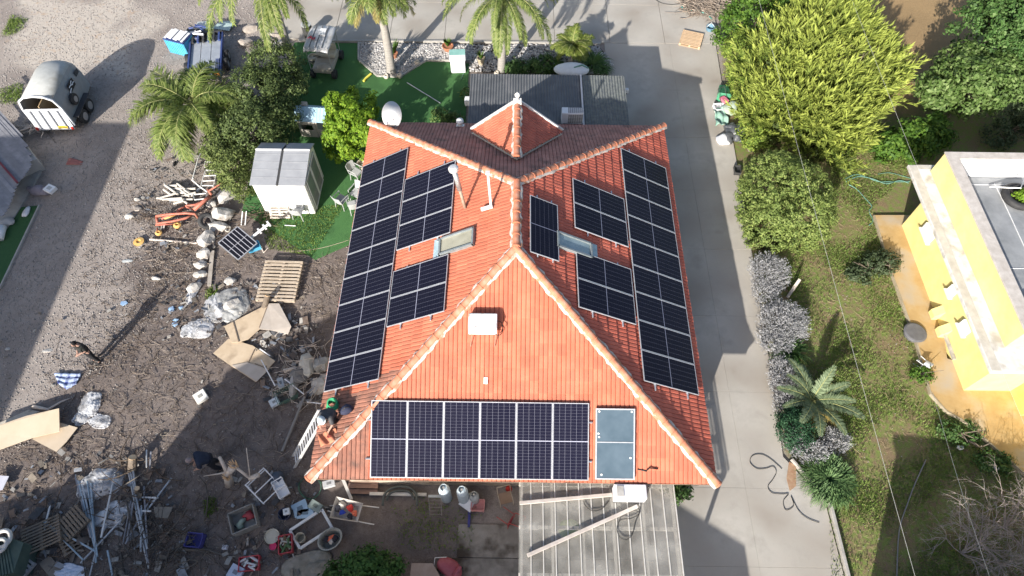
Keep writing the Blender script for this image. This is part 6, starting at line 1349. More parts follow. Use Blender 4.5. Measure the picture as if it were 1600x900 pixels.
# broken white cabinet frames
def shelf_frame(label, px, py, rz_, w_, d_, h_, m, nsh=2, tilt=R(70), name='shelf_frame', cat='frame'):
    b = at(px, py, 0); t = thing(name, label, cat, (b.x, b.y, .05), rot=(tilt, 0, rz_))
    for sx_ in (-w_/2, w_/2):
        for sy_ in (-d_/2, d_/2): MB().box((sx_, sy_, h_/2), (.035, .035, h_)).build('upright', m, t)
    for k in range(nsh+1):
        q = MB(); z_ = .02+(h_-.04)*k/nsh
        for sy_ in (-d_/2, d_/2): q.box((0, sy_, z_), (w_-.03, .034, .034))
        for sx_ in (-w_/2, w_/2): q.box((sx_, 0, z_+.001), (.034, d_-.03, .034))
        q.build('shelf_rim', m, t)
    return t
shelf_frame('broken white open shelf unit lying on the shaded soil', 428, 775, R(50), .75, .4, .9, wp, 2, tilt=R(-75)); b = at(432, 760); 
crate('small white frame box beside the broken shelf unit upper', 436, 757, R(35), .36, .3, .15, wp, .25, rails=1); crate('small white frame box beside the broken shelf unit lower', 443, 770, R(35), .36, .3, .15, wp, .22, rails=1)
b = at(432, 748, .2); MB().blob((0, 0, 0), (.22, .18, .2), .3, 2).build('dark_bag', mat('dark_blue_bag', (.04, .06, .09), (.07, .09, .13), rough=.5), None, smooth=True, loc=(b.x, b.y, .2), label='dark blue sack behind the broken white shelf unit', cat='bag')
b = at(385, 815); t = thing('grey_cabinet', 'grey metal cabinet on its back holding a red cloth', 'cabinet', (b.x, b.y, .02), R(25))
gcm = mat('cabinet_grey', (.22, .21, .19), (.30, .29, .27), scale=4)
for cx, cy, sx_, sy_ in ((0, -.35, .8, .03), (0, .35, .8, .03), (-.4, 0, .03, .67), (.4, 0, .03, .67)): MB().box((cx, cy, .2), (sx_, sy_, .4)).build('side', gcm, t)
MB().box((0, 0, .02), (.77, .67, .03)).build('back', gcm, t); MB().blob((.12, .15, .14), (.2, .14, .08), .4, 2).build('red_cloth', mat('red_cloth', (.35, .05, .06)), t, smooth=True); MB().blob((-.15, -.05, .12), (.15, .12, .08), .4, 2).build('pale_cloth', mat('pale_green_cloth', (.28, .36, .28)), t, smooth=True)
b = at(312, 900)
# broken tree stumps
fresh = mat('fresh_split_wood', (.66, .44, .24), (.80, .60, .40), scale=5, bump=.5); barkp = mat('pale_bark', (.50, .42, .36), (.64, .57, .50), scale=4, bump=.4)
b = at(358, 757); t = thing('broken_tree', 'snapped pale tree with splintered orange wood standing in the shaded soil', 'dead tree', (b.x, b.y, 0)); h1 = at(366, 728, 1.2)-b; h2 = at(343, 714, 1.5)-b; h3 = at(355, 738, 1.0)-b; h4 = at(391, 748, .9)-b; h5 = at(385, 700, 2.0)-b; h6 = at(404, 742, 1.1)-b
q = MB(); q.tube([(0, 0, -.05), h3*.6, h3], [.16, .13, .12], 9); q.tube([h3, h2], [.07, .05], 7); q.tube([h3*.9, h1], [.12, .13], 8); q.tube([h1, h4], [.05, .04], 6); q.tube([h4, h5], [.022, .012], 5); q.tube([h4, h6], [.09, .08], 7); q.tube([h3, at(318, 744, .5)-b], [.03, .012], 5); q.build('trunk', barkp, t, smooth=True)
for hc, s_ in ((h1, 1.0), (h3+Vector((0, -.15, -.1)), .8)):
    q = MB()
    for k in range(11):
        a = k*2.4; o_ = Vector((math.cos(a)*.09*s_, math.sin(a)*.09*s_, 0)); q.tube([hc+o_*.6-Vector((0, 0, .1)), hc+o_*1.5+Vector((0, .02, (.16+.18*((k*7) % 5)/5)*s_))], [.05*s_, .008], 4)
    q.build('splinters', fresh, t, kind='stuff')
for (px, py, top_, r_, lab) in ((207, 735, (207, 715, .5), .14, 'cut log with a fresh orange end at the shade edge of the scrap heap'), (215, 772, (214, 763, .4), .09, 'small sawn stump with a yellow cut face among the scrap pipes'), (412, 485, (418, 462, .5), .11, 'broken log with an orange end under the pale pallet')):
    b = at(px, py); tp = at(*top_)-b; t = thing('log', lab, 'log', (b.x, b.y, 0)); MB().tube([(0, 0, 0), tuple(tp*.5), tuple(tp)], [r_*1.2, r_, r_*.95], 10).build('bark', bark, t); MB().cyl(tuple(tp*.99), tuple(tp*1.03), r_*.9, n=10).build('cut_face', fresh, t)
def branch(label, pts, r_, m, zs, name='branch', cat='branch'):
    P = [at(x, y, z) for (x, y), z in zip(pts, zs)]; n_ = len(P); o = MB(P[0]).tube([tuple(p) for p in P], [r_*(1-.7*k/(n_-1)) for k in range(n_)], 6).build(name, m, None, smooth=True, loc=tuple(P[0])); setp(o, label, cat)
branch('long thin dark branch crossing diagonally above the scrap pipes', [(175, 770), (215, 745), (245, 722), (262, 708)], .03, mat('dark_branch', (.10, .085, .07), (.17, .15, .13)), [.3, .4, .5, .5])
branch('grey branch lying in the shade below the dark blue crate', [(280, 860), (320, 858), (345, 866), (366, 876)], .05, MATS['dark_branch'], [.08, .1, .08, .05]); branch('curved grey root on the soil left of the plastic sheeting', [(52, 635), (75, 640), (95, 628), (110, 622)], .07, barkp, [.06, .1, .1, .06])
branch('grey log lying on shaded soil below the flattened cardboard', [(444, 580), (460, 575), (478, 576)], .1, barkp, [.1, .12, .1])
branch('pale curled branch beside the blue box near the ground solar panel', [(408, 385), (412, 395), (418, 388), (424, 386)], .03, barkp, [.05, .05, .1, .05])
# scrap poles
spm = [mat('pole_grey', (.40, .42, .44), (.52, .54, .56), rough=.5, metal=.2), mat('pole_blue', (.30, .38, .44), (.38, .46, .52), rough=.5), mat('pole_white', (.58, .58, .57), (.66, .66, .65), rough=.5), mat('pole_dull', (.22, .22, .24), (.3, .3, .32), rough=.6)]
pl_ = [((118, 742), (150, 862), 0), ((122, 750), (152, 870), 1), ((128, 755), (150, 850), 0), ((136, 752), (152, 868), 1), ((142, 755), (150, 880), 1), ((118, 745), (142, 840), 3), ((200, 735), (226, 862), 2), ((204, 738), (230, 858), 0), ((208, 736), (222, 840), 0), ((212, 770), (232, 880), 3), ((225, 760), (230, 850), 3), ((180, 738), (158, 840), 2), ((170, 820), (185, 805), 0), ((126, 880), (190, 812), 0), ((68, 816), (150, 862), 1), ((75, 820), (130, 875), 1), ((268, 747), (228, 800), 0), ((80, 785), (68, 830), 2), ((192, 850), (205, 782), 3), ((198, 848), (208, 785), 3), ((176, 900), (168, 860), 1), ((140, 900), (150, 860), 0), ((236, 778), (196, 850), 3), ((221, 790), (220, 862), 0), ((212, 800), (232, 888), 2), ((220, 777), (247, 778), 2), ((212, 798), (236, 799), 2), ((229, 703), (229, 730), 2), ((236, 705), (234, 735), 3)]
POLES = []
for k, (a_, b_, c_) in enumerate(pl_):
    z0, z1 = .08+.02*(k % 5), .15+.05*(k % 4); A, B = at(*a_, z0), at(*b_, z1)
    q = MB(A); (q.beam(tuple(A), tuple(B), .05, .04) if k % 3 else q.tube([tuple(A), tuple(B)], .024, 7)); o = q.build('scrap_pole', spm[c_], None, loc=tuple(A)); o['mx'] = (a_[0]+b_[0])/2; POLES.append((o, c_, a_, b_))
POLES.sort(key=lambda q: q[0]['mx']); TO = ['twentieth', 'twenty-first', 'twenty-second', 'twenty-third', 'twenty-fourth', 'twenty-fifth', 'twenty-sixth', 'twenty-seventh', 'twenty-eighth', 'twenty-ninth']; TO = ORD+['nineteenth']+TO
for k, (o, c_, a_, b_) in enumerate(POLES):
    del o['mx']; ln_ = math.hypot(a_[0]-b_[0], a_[1]-b_[1]); setp(o, f"{'long' if ln_ > 90 else 'short' if ln_ < 40 else 'medium'} {('pale grey', 'pale blue', 'white', 'dull dark')[c_]} pole, {TO[k]} from the left in the scrap heap", 'pole', 'metal poles heaped in the scrap pile')
# plastic sheeting heaps
def plastic(label, px, py, w_, d_, h_, rz_=0, m=None, seed=0, hole=None):
    b = at(px, py, 0); t = thing('plastic_sheeting', label, 'plastic sheeting', (b.x, b.y, .02), rz_); g = np.random.default_rng(seed); ph = g.uniform(0, 6, 12); fx = g.uniform(-9, 9, (12, 2))
    hr = [(k, g.uniform(-1, 1)*.22/k**.7, g.uniform(0, 6)) for k in (1, 2, 3, 4, 5, 7)]; fw_ = g.uniform(-1, 1, (16, 2))*np.repeat([5, 11, 21, 34], 4)[:, None]; pw_ = g.uniform(0, 6, 16)
    def fn(u, v):
        th = 2*PI*u; r0 = v; rad_ = r0*(1+sum(a_*math.sin(k*th+p_) for k, a_, p_ in hr)); x_, y_ = math.cos(th)*rad_*.5, math.sin(th)*rad_*.5
        wr = sum(1-2*abs(math.sin((fw_[i][0]*x_+fw_[i][1]*y_)+pw_[i])) for i in range(4))/4*.35+sum(1-2*abs(math.sin((fw_[i][0]*x_+fw_[i][1]*y_)+pw_[i])) for i in range(4, 8))/4*.28+sum(1-2*abs(math.sin((fw_[i][0]*x_+fw_[i][1]*y_)+pw_[i])) for i in range(8, 16))/8*.22
        return (x_*w_, y_*d_, max(.008, h_*.62*(max(0, 1-r0**2.5)**.6)*(.75+.6*wr)+(.03*abs(math.sin(9*th)) if r0 > .9 else 0)))
    MB().grid(fn, 72, 22).build('sheet', m, t, smooth=True)
    def f2(u, v): p = fn((u+.37) % 1, v); return (p[0]*.55+w_*.14, p[1]*.5-d_*.08, p[2]*.9+h_*.22*(1-v)+.02)
    MB().grid(f2, 44, 12).build('fold', m, t, smooth=True)
clr = mat('clear_film', (.62, .63, .65), (.78, .79, .81), rough=.25, scale=3, alpha=.55, bump=.4, bscale=8, spec=.8, transl=0); wf = mat('white_film', (.48, .49, .51), (.68, .68, .69), rough=.4, scale=3, bump=.3, bscale=9, spec=.6, alpha=.85); gf = mat('grey_film', (.28, .28, .27), (.52, .52, .50), rough=.35, scale=2.5, bump=.6, bscale=6, spec=.6, streak=(2, .6, 1))
for nm_ in ('clear_film', 'white_film', 'grey_film'):
    n = MATS[nm_].node_tree.nodes; L = MATS[nm_].node_tree.links; g_ = n.new('ShaderNodeNewGeometry'); z_ = n.new('ShaderNodeTexNoise'); z_.inputs['Scale'].default_value = 2.4; z_.inputs['Detail'].default_value = 4; z_.inputs['Distortion'].default_value = 1.5
    L.new(g_.outputs['Position'], z_.inputs['Vector']); r_ = n.new('ShaderNodeMapRange'); r_.inputs[1].default_value = .38; r_.inputs[2].default_value = .62; r_.inputs[3].default_value = .35; r_.inputs[4].default_value = .95; L.new(z_.outputs['Fac'], r_.inputs[0]); L.new(r_.outputs[0], n['Principled BSDF'].inputs['Alpha'])
plastic('heap of shiny grey plastic sheeting behind the flattened cardboard', 358, 482, 1.7, 1.6, .35, .3, gf, 1); plastic('crumpled white plastic sheet over the grey sheeting', 338, 482, .9, 1.5, .3, .2, wf, 2); plastic('round white translucent plastic bag left of the cardboard', 308, 515, 1.25, .95, .3, .1, wf, 3)
plastic('twisted loop of clear plastic film beside the tan boards upper part', 142, 632, .8, 1.0, .22, .2, wf, 4); plastic('end of the clear plastic film lying toward the scrap heap', 156, 658, .75, .6, .16, -.3, wf, 5); plastic('small left end of the clear plastic film', 125, 655, .55, .6, .14, .4, clr, 6)
plastic('large white plastic sack on top of the scrap poles', 158, 755, 1.45, 1.15, .4, .1, wf, 7); plastic('greyish plastic sack sunk in the scrap poles', 178, 805, 1.2, .9, .35, .2, clr, 8); plastic('white and blue plastic bag at the bottom edge near the crates', 108, 895, 1.1, .6, .3, 0, mat('blue_white_film', (.50, .55, .68), (.75, .77, .82), rough=.4, bump=.5), 9)
plastic('pile of beige rags and stones at the bottom edge under the red crate', 488, 885, 1.6, 1.0, .35, .1, mat('beige_rag', (.20, .18, .14), (.33, .30, .25), rough=.9, scale=3, bump=.8, bscale=8), 10)
plastic('pale torn sack left of the flattened cardboard near green weeds', 300, 462, .35, 1.0, .18, -.2, wf, 11)
plastic('white rag lump on the flattened cardboard right side', 437, 515, .8, .6, .22, .2, mat('dirty_rag', (.42, .38, .34), (.6, .56, .52), rough=.8, bump=.6), 12)
# cardboard
cbm = mat('tan_cardboard', (.52, .40, .27), (.60, .48, .34), rough=.85, scale=1.5, bump=.1, dirt=(.42, .32, .22), dscale=2.0); cbd = mat('tape_line', (.20, .15, .11), (.26, .2, .15))
def board(label, pts, zs, m=cbm, th=.02, cat='cardboard', name='cardboard_sheet', seams=()):
    P = [at(x, y, z) for (x, y), z in zip(pts, zs)]; C0 = P[0]; t = thing(name, label, cat, C0); MB(C0).slab([tuple(p) for p in P], th).build('sheet', m, t)
    for (a_, b_, z_) in seams:
        A, B = at(*a_, z_), at(*b_, z_); MB(C0).beam(tuple(A), tuple(B), .03, .012).build('fold', cbd, t)
    return t
board('upper flattened cardboard sheet with a crooked tear below the plastic heap', [(350, 510), (420, 474), (428, 480), (405, 515), (388, 530), (372, 535), (362, 535)], [.18]*7, seams=(((364, 502), (373, 534), .2), ((418, 478), (405, 512), .2)))
board('brown grey cardboard flap beside the upper flattened sheet', [(420, 474), (436, 474), (455, 510), (450, 522), (425, 516), (405, 514)], [.2, .2, .25, .2, .2, .2], mat('grey_cardboard', (.44, .38, .32), (.52, .46, .40), scale=2))
board('large lower flattened cardboard sheet with dark print lines', [(333, 552), (357, 529), (372, 533), (395, 540), (430, 564), (400, 597), (366, 575)], [.14]*7, seams=(((398, 545), (388, 566), .16), ((415, 575), (398, 568), .16)))
board('faded grey lower half of the flattened cardboard', [(362, 571), (386, 566), (420, 577), (401, 596)], [.165]*4, mat('grey_cardboard', (.4, .36, .32)))
board('long tan board lying in sun at the left edge', [(-30, 674), (40, 650), (92, 638), (93, 674), (50, 684), (0, 702), (-30, 710)], [.45, .45, .45, .3, .3, .3, .3], mat('tan_board', (.56, .45, .32), (.63, .52, .39), scale=1, rough=.8), .03, 'board', 'board', )
board('smaller tan board under the long one at the left edge', [(50, 686), (93, 660), (121, 668), (104, 690), (88, 706)], [.15]*5, MATS['tan_board'], .03, 'board', 'board')
board('thin sand-coloured board below the dark root at the left edge', [(-20, 668), (0, 660), (45, 640), (62, 643), (30, 656), (0, 667)], [.05]*6, mat('pale_pot', (.5, .44, .36)), .03, 'board', 'board')
board('white sheet corner at the left edge above the crates', [(-12, 742), (14, 744), (4, 765), (-12, 768)], [.2]*4, mat('white_board', (.5, .5, .56), (.6, .6, .66)), .02, 'board', 'board')
board('dark grey board standing in the shade right of the scrap poles', [(240, 792), (270, 792), (262, 810), (243, 808)], [.3]*4, mat('dull_board', (.16, .14, .12), (.22, .2, .17)), .02, 'board', 'board')
board('pinkish cardboard box at the bottom edge left of the red toy', [(643, 880), (676, 880), (690, 905), (640, 905)], [.5]*4, mat('brown_card', (.30, .22, .17), (.38, .29, .23)), .4, 'cardboard', 'cardboard_box')
b = at(702, 888, .3); t = thing('red_toy_car', 'dusty dark red plastic ride-on seat at the bottom edge', 'toy', (b.x, b.y, .05), R(-30)); rdp = mat('maroon_plastic', (.32, .07, .09), (.4, .11, .13), rough=.5)
MB().blob((0, 0, .22), (.42, .26, .2), .1, 3).build('body', rdp, t, smooth=True); MB().box((.28, 0, .45), (.1, .42, .4), M=Matrix.Rotation(.3, 3, 'Y')).build('backrest', rdp, t, bev=.04)
for s_ in (-.22, .22):
    for x_ in (-.25, .25): MB().cyl((x_, s_-.03, .1), (x_, s_+.03, .1), .1, n=12).build('wheel', mat('rubber', (.02, .02, .02)), t)
MB().tube([(-.45, -.2, .3), (-.5, 0, .6), (-.2, .2, .62)], .014).build('bar', wpn, t)
# plaid cloth
P = [at(x, y, .04) for x, y in ((85, 583), (128, 584), (120, 600), (105, 609), (92, 600))]; C0 = P[0]; t = thing('plaid_cloth', 'blue and white checked cloth spread on the gravel near the standing person', 'cloth', C0)
def cell_cloth():
    m = bpy.data.materials.new('plaid'); m.use_nodes = True; n = m.node_tree.nodes; L = m.node_tree.links; b = n['Principled BSDF']; g = n.new('ShaderNodeNewGeometry'); sp = n.new('ShaderNodeSeparateXYZ'); L.new(g.outputs['Position'], sp.inputs[0]); outs = []
    for ax_, sc_ in (('X', 3.4), ('Y', 4.6)):
        w_ = n.new('ShaderNodeMath'); w_.operation = 'MULTIPLY'; w_.inputs[1].default_value = sc_; L.new(sp.outputs[ax_], w_.inputs[0]); f = n.new('ShaderNodeMath'); f.operation = 'FRACT'; L.new(w_.outputs[0], f.inputs[0]); c = n.new('ShaderNodeMath'); c.operation = 'LESS_THAN'; c.inputs[1].default_value = .35; L.new(f.outputs[0], c.inputs[0]); outs.append(c.outputs[0])
    a = n.new('ShaderNodeMath'); a.operation = 'ADD'; L.new(outs[0], a.inputs[0]); L.new(outs[1], a.inputs[1]); h = n.new('ShaderNodeMath'); h.operation = 'MULTIPLY'; h.inputs[1].default_value = .5; L.new(a.outputs[0], h.inputs[0])
    r_ = n.new('ShaderNodeValToRGB'); r_.color_ramp.elements[0].color = (.42, .50, .66, 1); r_.color_ramp.elements[1].color = (.03, .05, .20, 1); L.new(h.outputs[0], r_.inputs[0]); L.new(r_.outputs[0], b.inputs['Base Color']); b.inputs['Roughness'].default_value = .9; return m
def bil(u, v):
    a = P[0].lerp(P[1], u); c = P[4].lerp(P[2], u) if u < .5 else P[3].lerp(P[2], (u-.5)*2) if u > .5 else P[3]
    c = P[4].lerp(P[3], u*2) if u <= .5 else P[3].lerp(P[2], (u-.5)*2); p = a.lerp(c, v); return (p.x, p.y, .04+.04*abs(math.sin(u*11+v*5))+.02*math.sin(v*17))
MB(C0).grid(bil, 16, 12).build('cloth', cell_cloth(), t, smooth=True, solid=.012)
# crates bottom left
b = at(66, 838, .3); pallet('slatted brown crate lid with central bar in the bottom left pile', (b.x, b.y, .25), (R(-6), 0, R(28)), 1.15, .95, 9, wood3, lower=False, sl=.055); b = at(113, 817, .3); pallet('slatted brown crate lid beside the silver poles', (b.x, b.y, .2), (R(5), 0, R(-38)), .8, .85, 8, wood3, lower=False, sl=.07)
b = at(25, 888, .3); pallet('grey slatted crate at the very bottom left edge', (b.x, b.y, .22), (0, 0, R(-28)), .9, .8, 7, mat('grey_crate', (.22, .22, .23), (.3, .3, .31), scale=4), lower=False, sl=.07)
b = at(112, 850, .1); pallet('small broken brown crate behind the two crate lids', (b.x, b.y, .05), (0, R(8), R(40)), .6, .6, 5, wood3, lower=False, sl=.06); b = at(80, 875); board('flat dark brown board between the crate lids', [(60, 880), (78, 868), (96, 890), (80, 905)], [.1]*4, MATS['dull_board'], .03, 'board', 'board')
P = [at(x, y, .9) for x, y in ((8, 838), (36, 848), (20, 895), (-20, 905), (-20, 845))]; C0 = Vector((P[0].x, P[0].y, 0)); t = thing('green_skip', 'dark green ribbed container at the bottom left corner topped with pale rope', 'container', C0)
MB(C0).prism([tuple(p[:2]) for p in P], 0, .88).build('body', mat('dark_green_metal', (.05, .08, .07), (.08, .12, .10), rough=.6), t)
for k in range(9):
    a_ = P[4].lerp(P[0], k/8); c_ = P[3].lerp(P[2], k/8); MB(C0).beam((a_.x, a_.y, .895), (c_.x, c_.y, .895), .05, .03).build('rib', MATS['dark_green_metal'], t)
b = at(4, 843, .95); MB().ring((0, 0, .05), .26, .07, 20, 6).ring((.05, -.2, .1), .2, .06, 20, 6).build('rope_coil', mat('pale_rope', (.5, .48, .44), (.62, .6, .56), bump=.8), None, smooth=True, loc=(b.x, b.y, .95), label='pale rope coil on the dark green container', cat='rope')
for px, py in ((195, 757),): pass

# small mixed litter and brushwood, too small to count
def litter(name, poly, n_, s0, s1, cols):
    P = scatter(poly, n_); P = P[~in_poly(P[:, 0], P[:, 1], house_pad)]; g = rng
    for ci, c_ in enumerate(cols):
        Q = P[ci::len(cols)]; k = len(Q); a = g.uniform(0, PI, k); l = g.uniform(s0, s1, k)*(.4+g.random(k)); w_ = l*g.uniform(.12, .8, k); z = g.uniform(.02, .12, k); tl = g.normal(0, .25, (k, 2))
        d = np.stack([np.cos(a), np.sin(a), tl[:, 0]], -1)*l[:, None]; e = np.stack([-np.sin(a), np.cos(a), tl[:, 1]], -1)*w_[:, None]; p = np.concatenate([Q, (z+l*.3)[:, None]], 1); dz = np.array([0, 0, .02])
        q = [p-d-e, p+d-e, p+d*.8+e, p-d+e*.9]; lo_ = [v-dz for v in q]
        V = np.concatenate([np.stack(q, 1)]+[np.stack([q[i], lo_[i], lo_[(i+1) % 4], q[(i+1) % 4]], 1) for i in range(4)])
        o = link(name, fast_mesh(name, V, 4, mat('litter_%d' % ci, c_, tuple(v*.6 for v in c_), scale=6)), None); setp(o, kind='stuff')
LC = [(.38, .36, .33), (.18, .16, .145), (.26, .22, .175), (.08, .08, .085), (.32, .34, .37), (.2, .15, .12)]
litter('scrap_litter', pix((60, 700), (250, 720), (330, 905), (0, 905), (0, 780)), 300, .03, .16, LC); litter('scrap_litter', pix((360, 730), (560, 750), (560, 850), (500, 905), (350, 905)), 220, .03, .13, LC)
litter('scrap_litter', pix((430, 470), (510, 520), (500, 640), (420, 630), (400, 560)), 260, .03, .15, LC); litter('scrap_litter', pix((260, 440), (440, 440), (450, 540), (250, 530)), 200, .03, .12, LC); litter('scrap_litter', pix((240, 250), (370, 240), (360, 400), (200, 400)), 220, .03, .12, LC); litter('scrap_litter', pix((0, 480), (480, 400), (480, 700), (0, 760)), 160, .02, .07, LC[:3])
for pl2, n_, l_, z_, m_ in ((pix((200, 770), (340, 790), (350, 905), (180, 905)), 130, 1.9, .5, mat('dark_branch', (.1, .08, .07))), (pix((60, 720), (240, 700), (300, 905), (60, 905)), 90, 1.4, .35, m_tw2), (pix((440, 540), (510, 540), (500, 640), (420, 630)), 90, 1.0, .3, barkp), (pix((380, 330), (430, 320), (440, 350), (380, 350)), 60, .8, .2, m_tw2), (pix((200, 300), (260, 300), (260, 360), (190, 350)), 70, .6, .1, m_tw2), (pix((230, 330), (350, 340), (340, 430), (220, 430)), 100, .6, .1, m_tw)):
    o = link('brushwood', twigs('brushwood', pl2, n_, .4, l_, .012, m_, z=.06, zr=z_, curl=.3)); setp(o, kind='stuff')
# ================= LEFT YARD =================
# horse trailer
t = thing('horse_trailer', 'grey round-roofed horse trailer with white rear ramp and open top door', 'trailer', (-21.45, 23.35, 0), R(3))
tb = mat('trailer_grey', (.22, .235, .245), (.27, .285, .295), rough=.45, scale=3, spec=.5); tr_ = mat('trailer_roof', (.33, .34, .33), (.40, .41, .40), rough=.5, scale=3, dirt=(.28, .27, .24)); tw_ = mat('trailer_white', (.70, .71, .73), (.78, .79, .81), rough=.45)
def sec(z, y): pass
W0, W1, LN2 = .86, .72, 1.3
cr = [(-W0, .45), (-W0+.02, 1.5), (-W1, 1.95), (-W1*.6, 2.14), (0, 2.2), (W1*.6, 2.14), (W1, 1.95), (W0-.02, 1.5), (W0, .45)]
def ring(y, k, dz=0): return [(x*k, y, .45+(z-.45)*(1-dz)) for x, z in cr]
yys = [(-LN2, 1, 0), (LN2-.55, 1, 0), (LN2-.15, .97, .05), (LN2+.12, .9, .16), (LN2+.25, .82, .38)]
q = MB(); vs = []; 
for y, k, dz in yys: vs += ring(y, k, dz)
m_ = len(cr); fs = [(i*m_+j, i*m_+j+1, (i+1)*m_+j+1, (i+1)*m_+j) for i in range(len(yys)-1) for j in range(m_-1)]
side_f = [f for f in fs if (f[0] % m_) in (0, 1, 6, 7)]; roof_f = [f for f in fs if (f[0] % m_) in (2, 3, 4, 5)]
q.add(vs, side_f); q.add([(x*.82, LN2+.25, .45+(z-.45)*.62) for x, z in cr], [tuple(range(m_))]); q.build('body', tb, t, smooth=False, solid=.02)
q = MB(); q.add(vs, roof_f); q.build('roof', tr_, t, smooth=True, solid=.03)
MB().box((0, 0, .42), (1.66, 2.6, .06)).build('floor', mat('dark_floor', (.08, .06, .05), (.12, .1, .08)), t)
q = MB(); rp_ = ring(-LN2-.02, 1.02)
for a_, b_ in zip(rp_, rp_[1:]): q.beam(a_, b_, .07, .07, up=(0, 1, 0))
q.build('rear_frame', tw_, t)
ra = MB().slab([(-.84, -LN2-.03, 1.45), (.84, -LN2-.03, 1.45), (.86, -LN2-.16, .32), (-.86, -LN2-.16, .32)], .05).build('ramp', tw_, t)
for k in range(4): x_ = -.6+.4*k; MB().beam((x_, -LN2-.09, 1.4), (x_, -LN2-.205, .38), .05, .05).build('ramp_rib', mat('ramp_grey', (.3, .31, .33), (.36, .37, .39)), ra)
MB().box((.44, -LN2-.21, .52), (.42, .02, .11), M=Matrix.Rotation(-.11, 3, 'X')).build('number_plate', mat('plate_yellow', (.72, .52, .03)), ra)
q = MB()
for k in range(7): q.box((.27+.055*k, -LN2-.222, .52), (.03, .01, .07), M=Matrix.Rotation(-.11, 3, 'X'))
q.build('plate_characters', mat('plate_black', (.02, .02, .02)), ra, kind='stuff')
MB().box((-.2, -.2, 1.0), (.04, 2.0, 1.0)).build('partition', mat('tan_inside', (.40, .28, .16), (.48, .36, .22)), t)
for s_ in (-1, 1):
    for y_ in (-.62, .12):
        wo = MB().cyl((s_*.90, y_, .33), (s_*1.10, y_, .33), .33, n=22).build('wheel', mat('rubber', (.02, .02, .02)), t, bev=.03); MB().cyl((s_*1.1, y_, .33), (s_*1.115, y_, .33), .19, n=16).build('rim', mat('rim_grey', (.35, .35, .36), metal=.4, rough=.4), wo)
    MB().prism([(s_*.87, -1.05), (s_*1.12, -1.05), (s_*1.12, .55), (s_*.87, .55)], .68, .71).build('mudguard', mat('mudguard_black', (.06, .06, .065), rough=.6), t)
so_ = MB().cyl((.87, -.35, 1.15), (1.02, -.35, 1.15), .27, n=24).build('spare_wheel', mat('rubber', (.02, .02, .02)), t, bev=.03); MB().cyl((1.02, -.35, 1.15), (1.035, -.35, 1.15), .14, n=16).build('rim', mat('rim_grey', (.35, .35, .36)), so_)
sg_ = MB().box((.873, .15, 1.52), (.012, .62, .38)).build('logo_panel', mat('plate_black', (.02, .02, .02)), t)
q = MB()
for y_, z_, a_, l in ((-.1, 1.42, .3, .25), (.05, 1.55, -.2, .3), (.2, 1.6, .5, .22), (.3, 1.5, .1, .2)): q.tube([(.884, y_-l/2*math.cos(a_), z_-l/2*math.sin(a_)), (.886, y_, z_+.03), (.884, y_+l/2*math.cos(a_), z_+l/2*math.sin(a_))], .025, 5)
q.build('logo_mark', tw_, sg_)
MB().box((.86, 1.0, 1.55), (.02, .35, .22)).build('side_window', gl, t)
MB().tube([(-.5, LN2, .4), (0, LN2+1.1, .42), (.5, LN2, .4)], .04).build('drawbar', mat('dark_metal', (.05, .05, .05)), t); MB().tube([(0, LN2+.8, .0), (0, LN2+.8, .75)], .03).build('jockey_stand', mat('dark_metal', (.05, .05, .05)), t)
for s_ in (-.8, .8): MB().box((s_, -LN2-.18, .42), (.1, .03, .16)).build('tail_light', mat('red_lens', (.5, .03, .02), rough=.3), t)
# pile of pale sticks at the trailer's rear
g_ = random.Random(2)
branch('bleached branch pointing from the left edge to the trailer ramp', [(2, 222), (30, 205), (55, 196), (68, 200)], .06, barkp, [.3, .4, .4, .3]); branch('second bleached branch above it reaching the trailer ramp', [(22, 198), (40, 197), (60, 193)], .045, barkp, [.3, .35, .4]); branch('thin dark stick lying beyond the trailer ramp foot', [(62, 192), (76, 210), (88, 224)], .03, MATS['dark_branch'], [.2, .1, .03])
b = at(62, 200); tw = link('stick_bundle', twigs('stick_bundle', [(b.x-.7, b.y-.5), (b.x+.5, b.y-.5), (b.x+.5, b.y+.3), (b.x-.6, b.y+.4)], 90, .2, .7, .022, barkp, z=.1, zr=.35)); setp(tw, kind='stuff')
# utility trailer
A = at(345, 50, .5); tA = Vector((-15.6, 26.9, 0)); t = thing('utility_trailer', 'flatbed trailer with steel ramps and blue frame beside the drooping palm', 'trailer', tA, R(12))
sm = mat('steel_sheet', (.36, .39, .43), (.46, .49, .53), rough=.45, metal=.3, scale=3); nb = mat('navy_steel', (.03, .05, .16), (.05, .08, .22), rough=.5)
for k in range(3): MB().box((-.5+.5*k, -.35, .55), (.47, 2.9, .03)).build('deck_sheet', sm, t)
for s_ in (-.78, .78): MB().box((s_, -.2, .58), (.08, 3.6, .16)).build('side_rail', nb, t)
for k in range(6): MB().box((-.65+.26*k, 1.25, .66), (.09, .6, .12)).build('ramp_bar', nb if k % 2 else mat('dark_metal', (.05, .05, .05)), t)
MB().box((0, 1.62, .62), (1.6, .08, .2)).build('headboard', mat('dark_metal', (.05, .05, .05)), t); MB().box((0, -1.85, .55), (1.6, .08, .12)).build('tail_bar', mat('pale_metal', (.55, .53, .52)), t)
for k in range(3): MB().box((.62+.07*k-.05, -1.1, .66), (.035, 1.2, .06)).build('ramp_rail', nb, t)
MB().box((.66, -1.72, .68), (.24, .14, .1)).build('orange_light', mat('orange_lens', (.75, .25, .02), rough=.3), t); MB().box((.05, -1.92, .56), (.16, .05, .08)).build('yellow_reflector', mat('plate_yellow', (.7, .5, .03)), t)
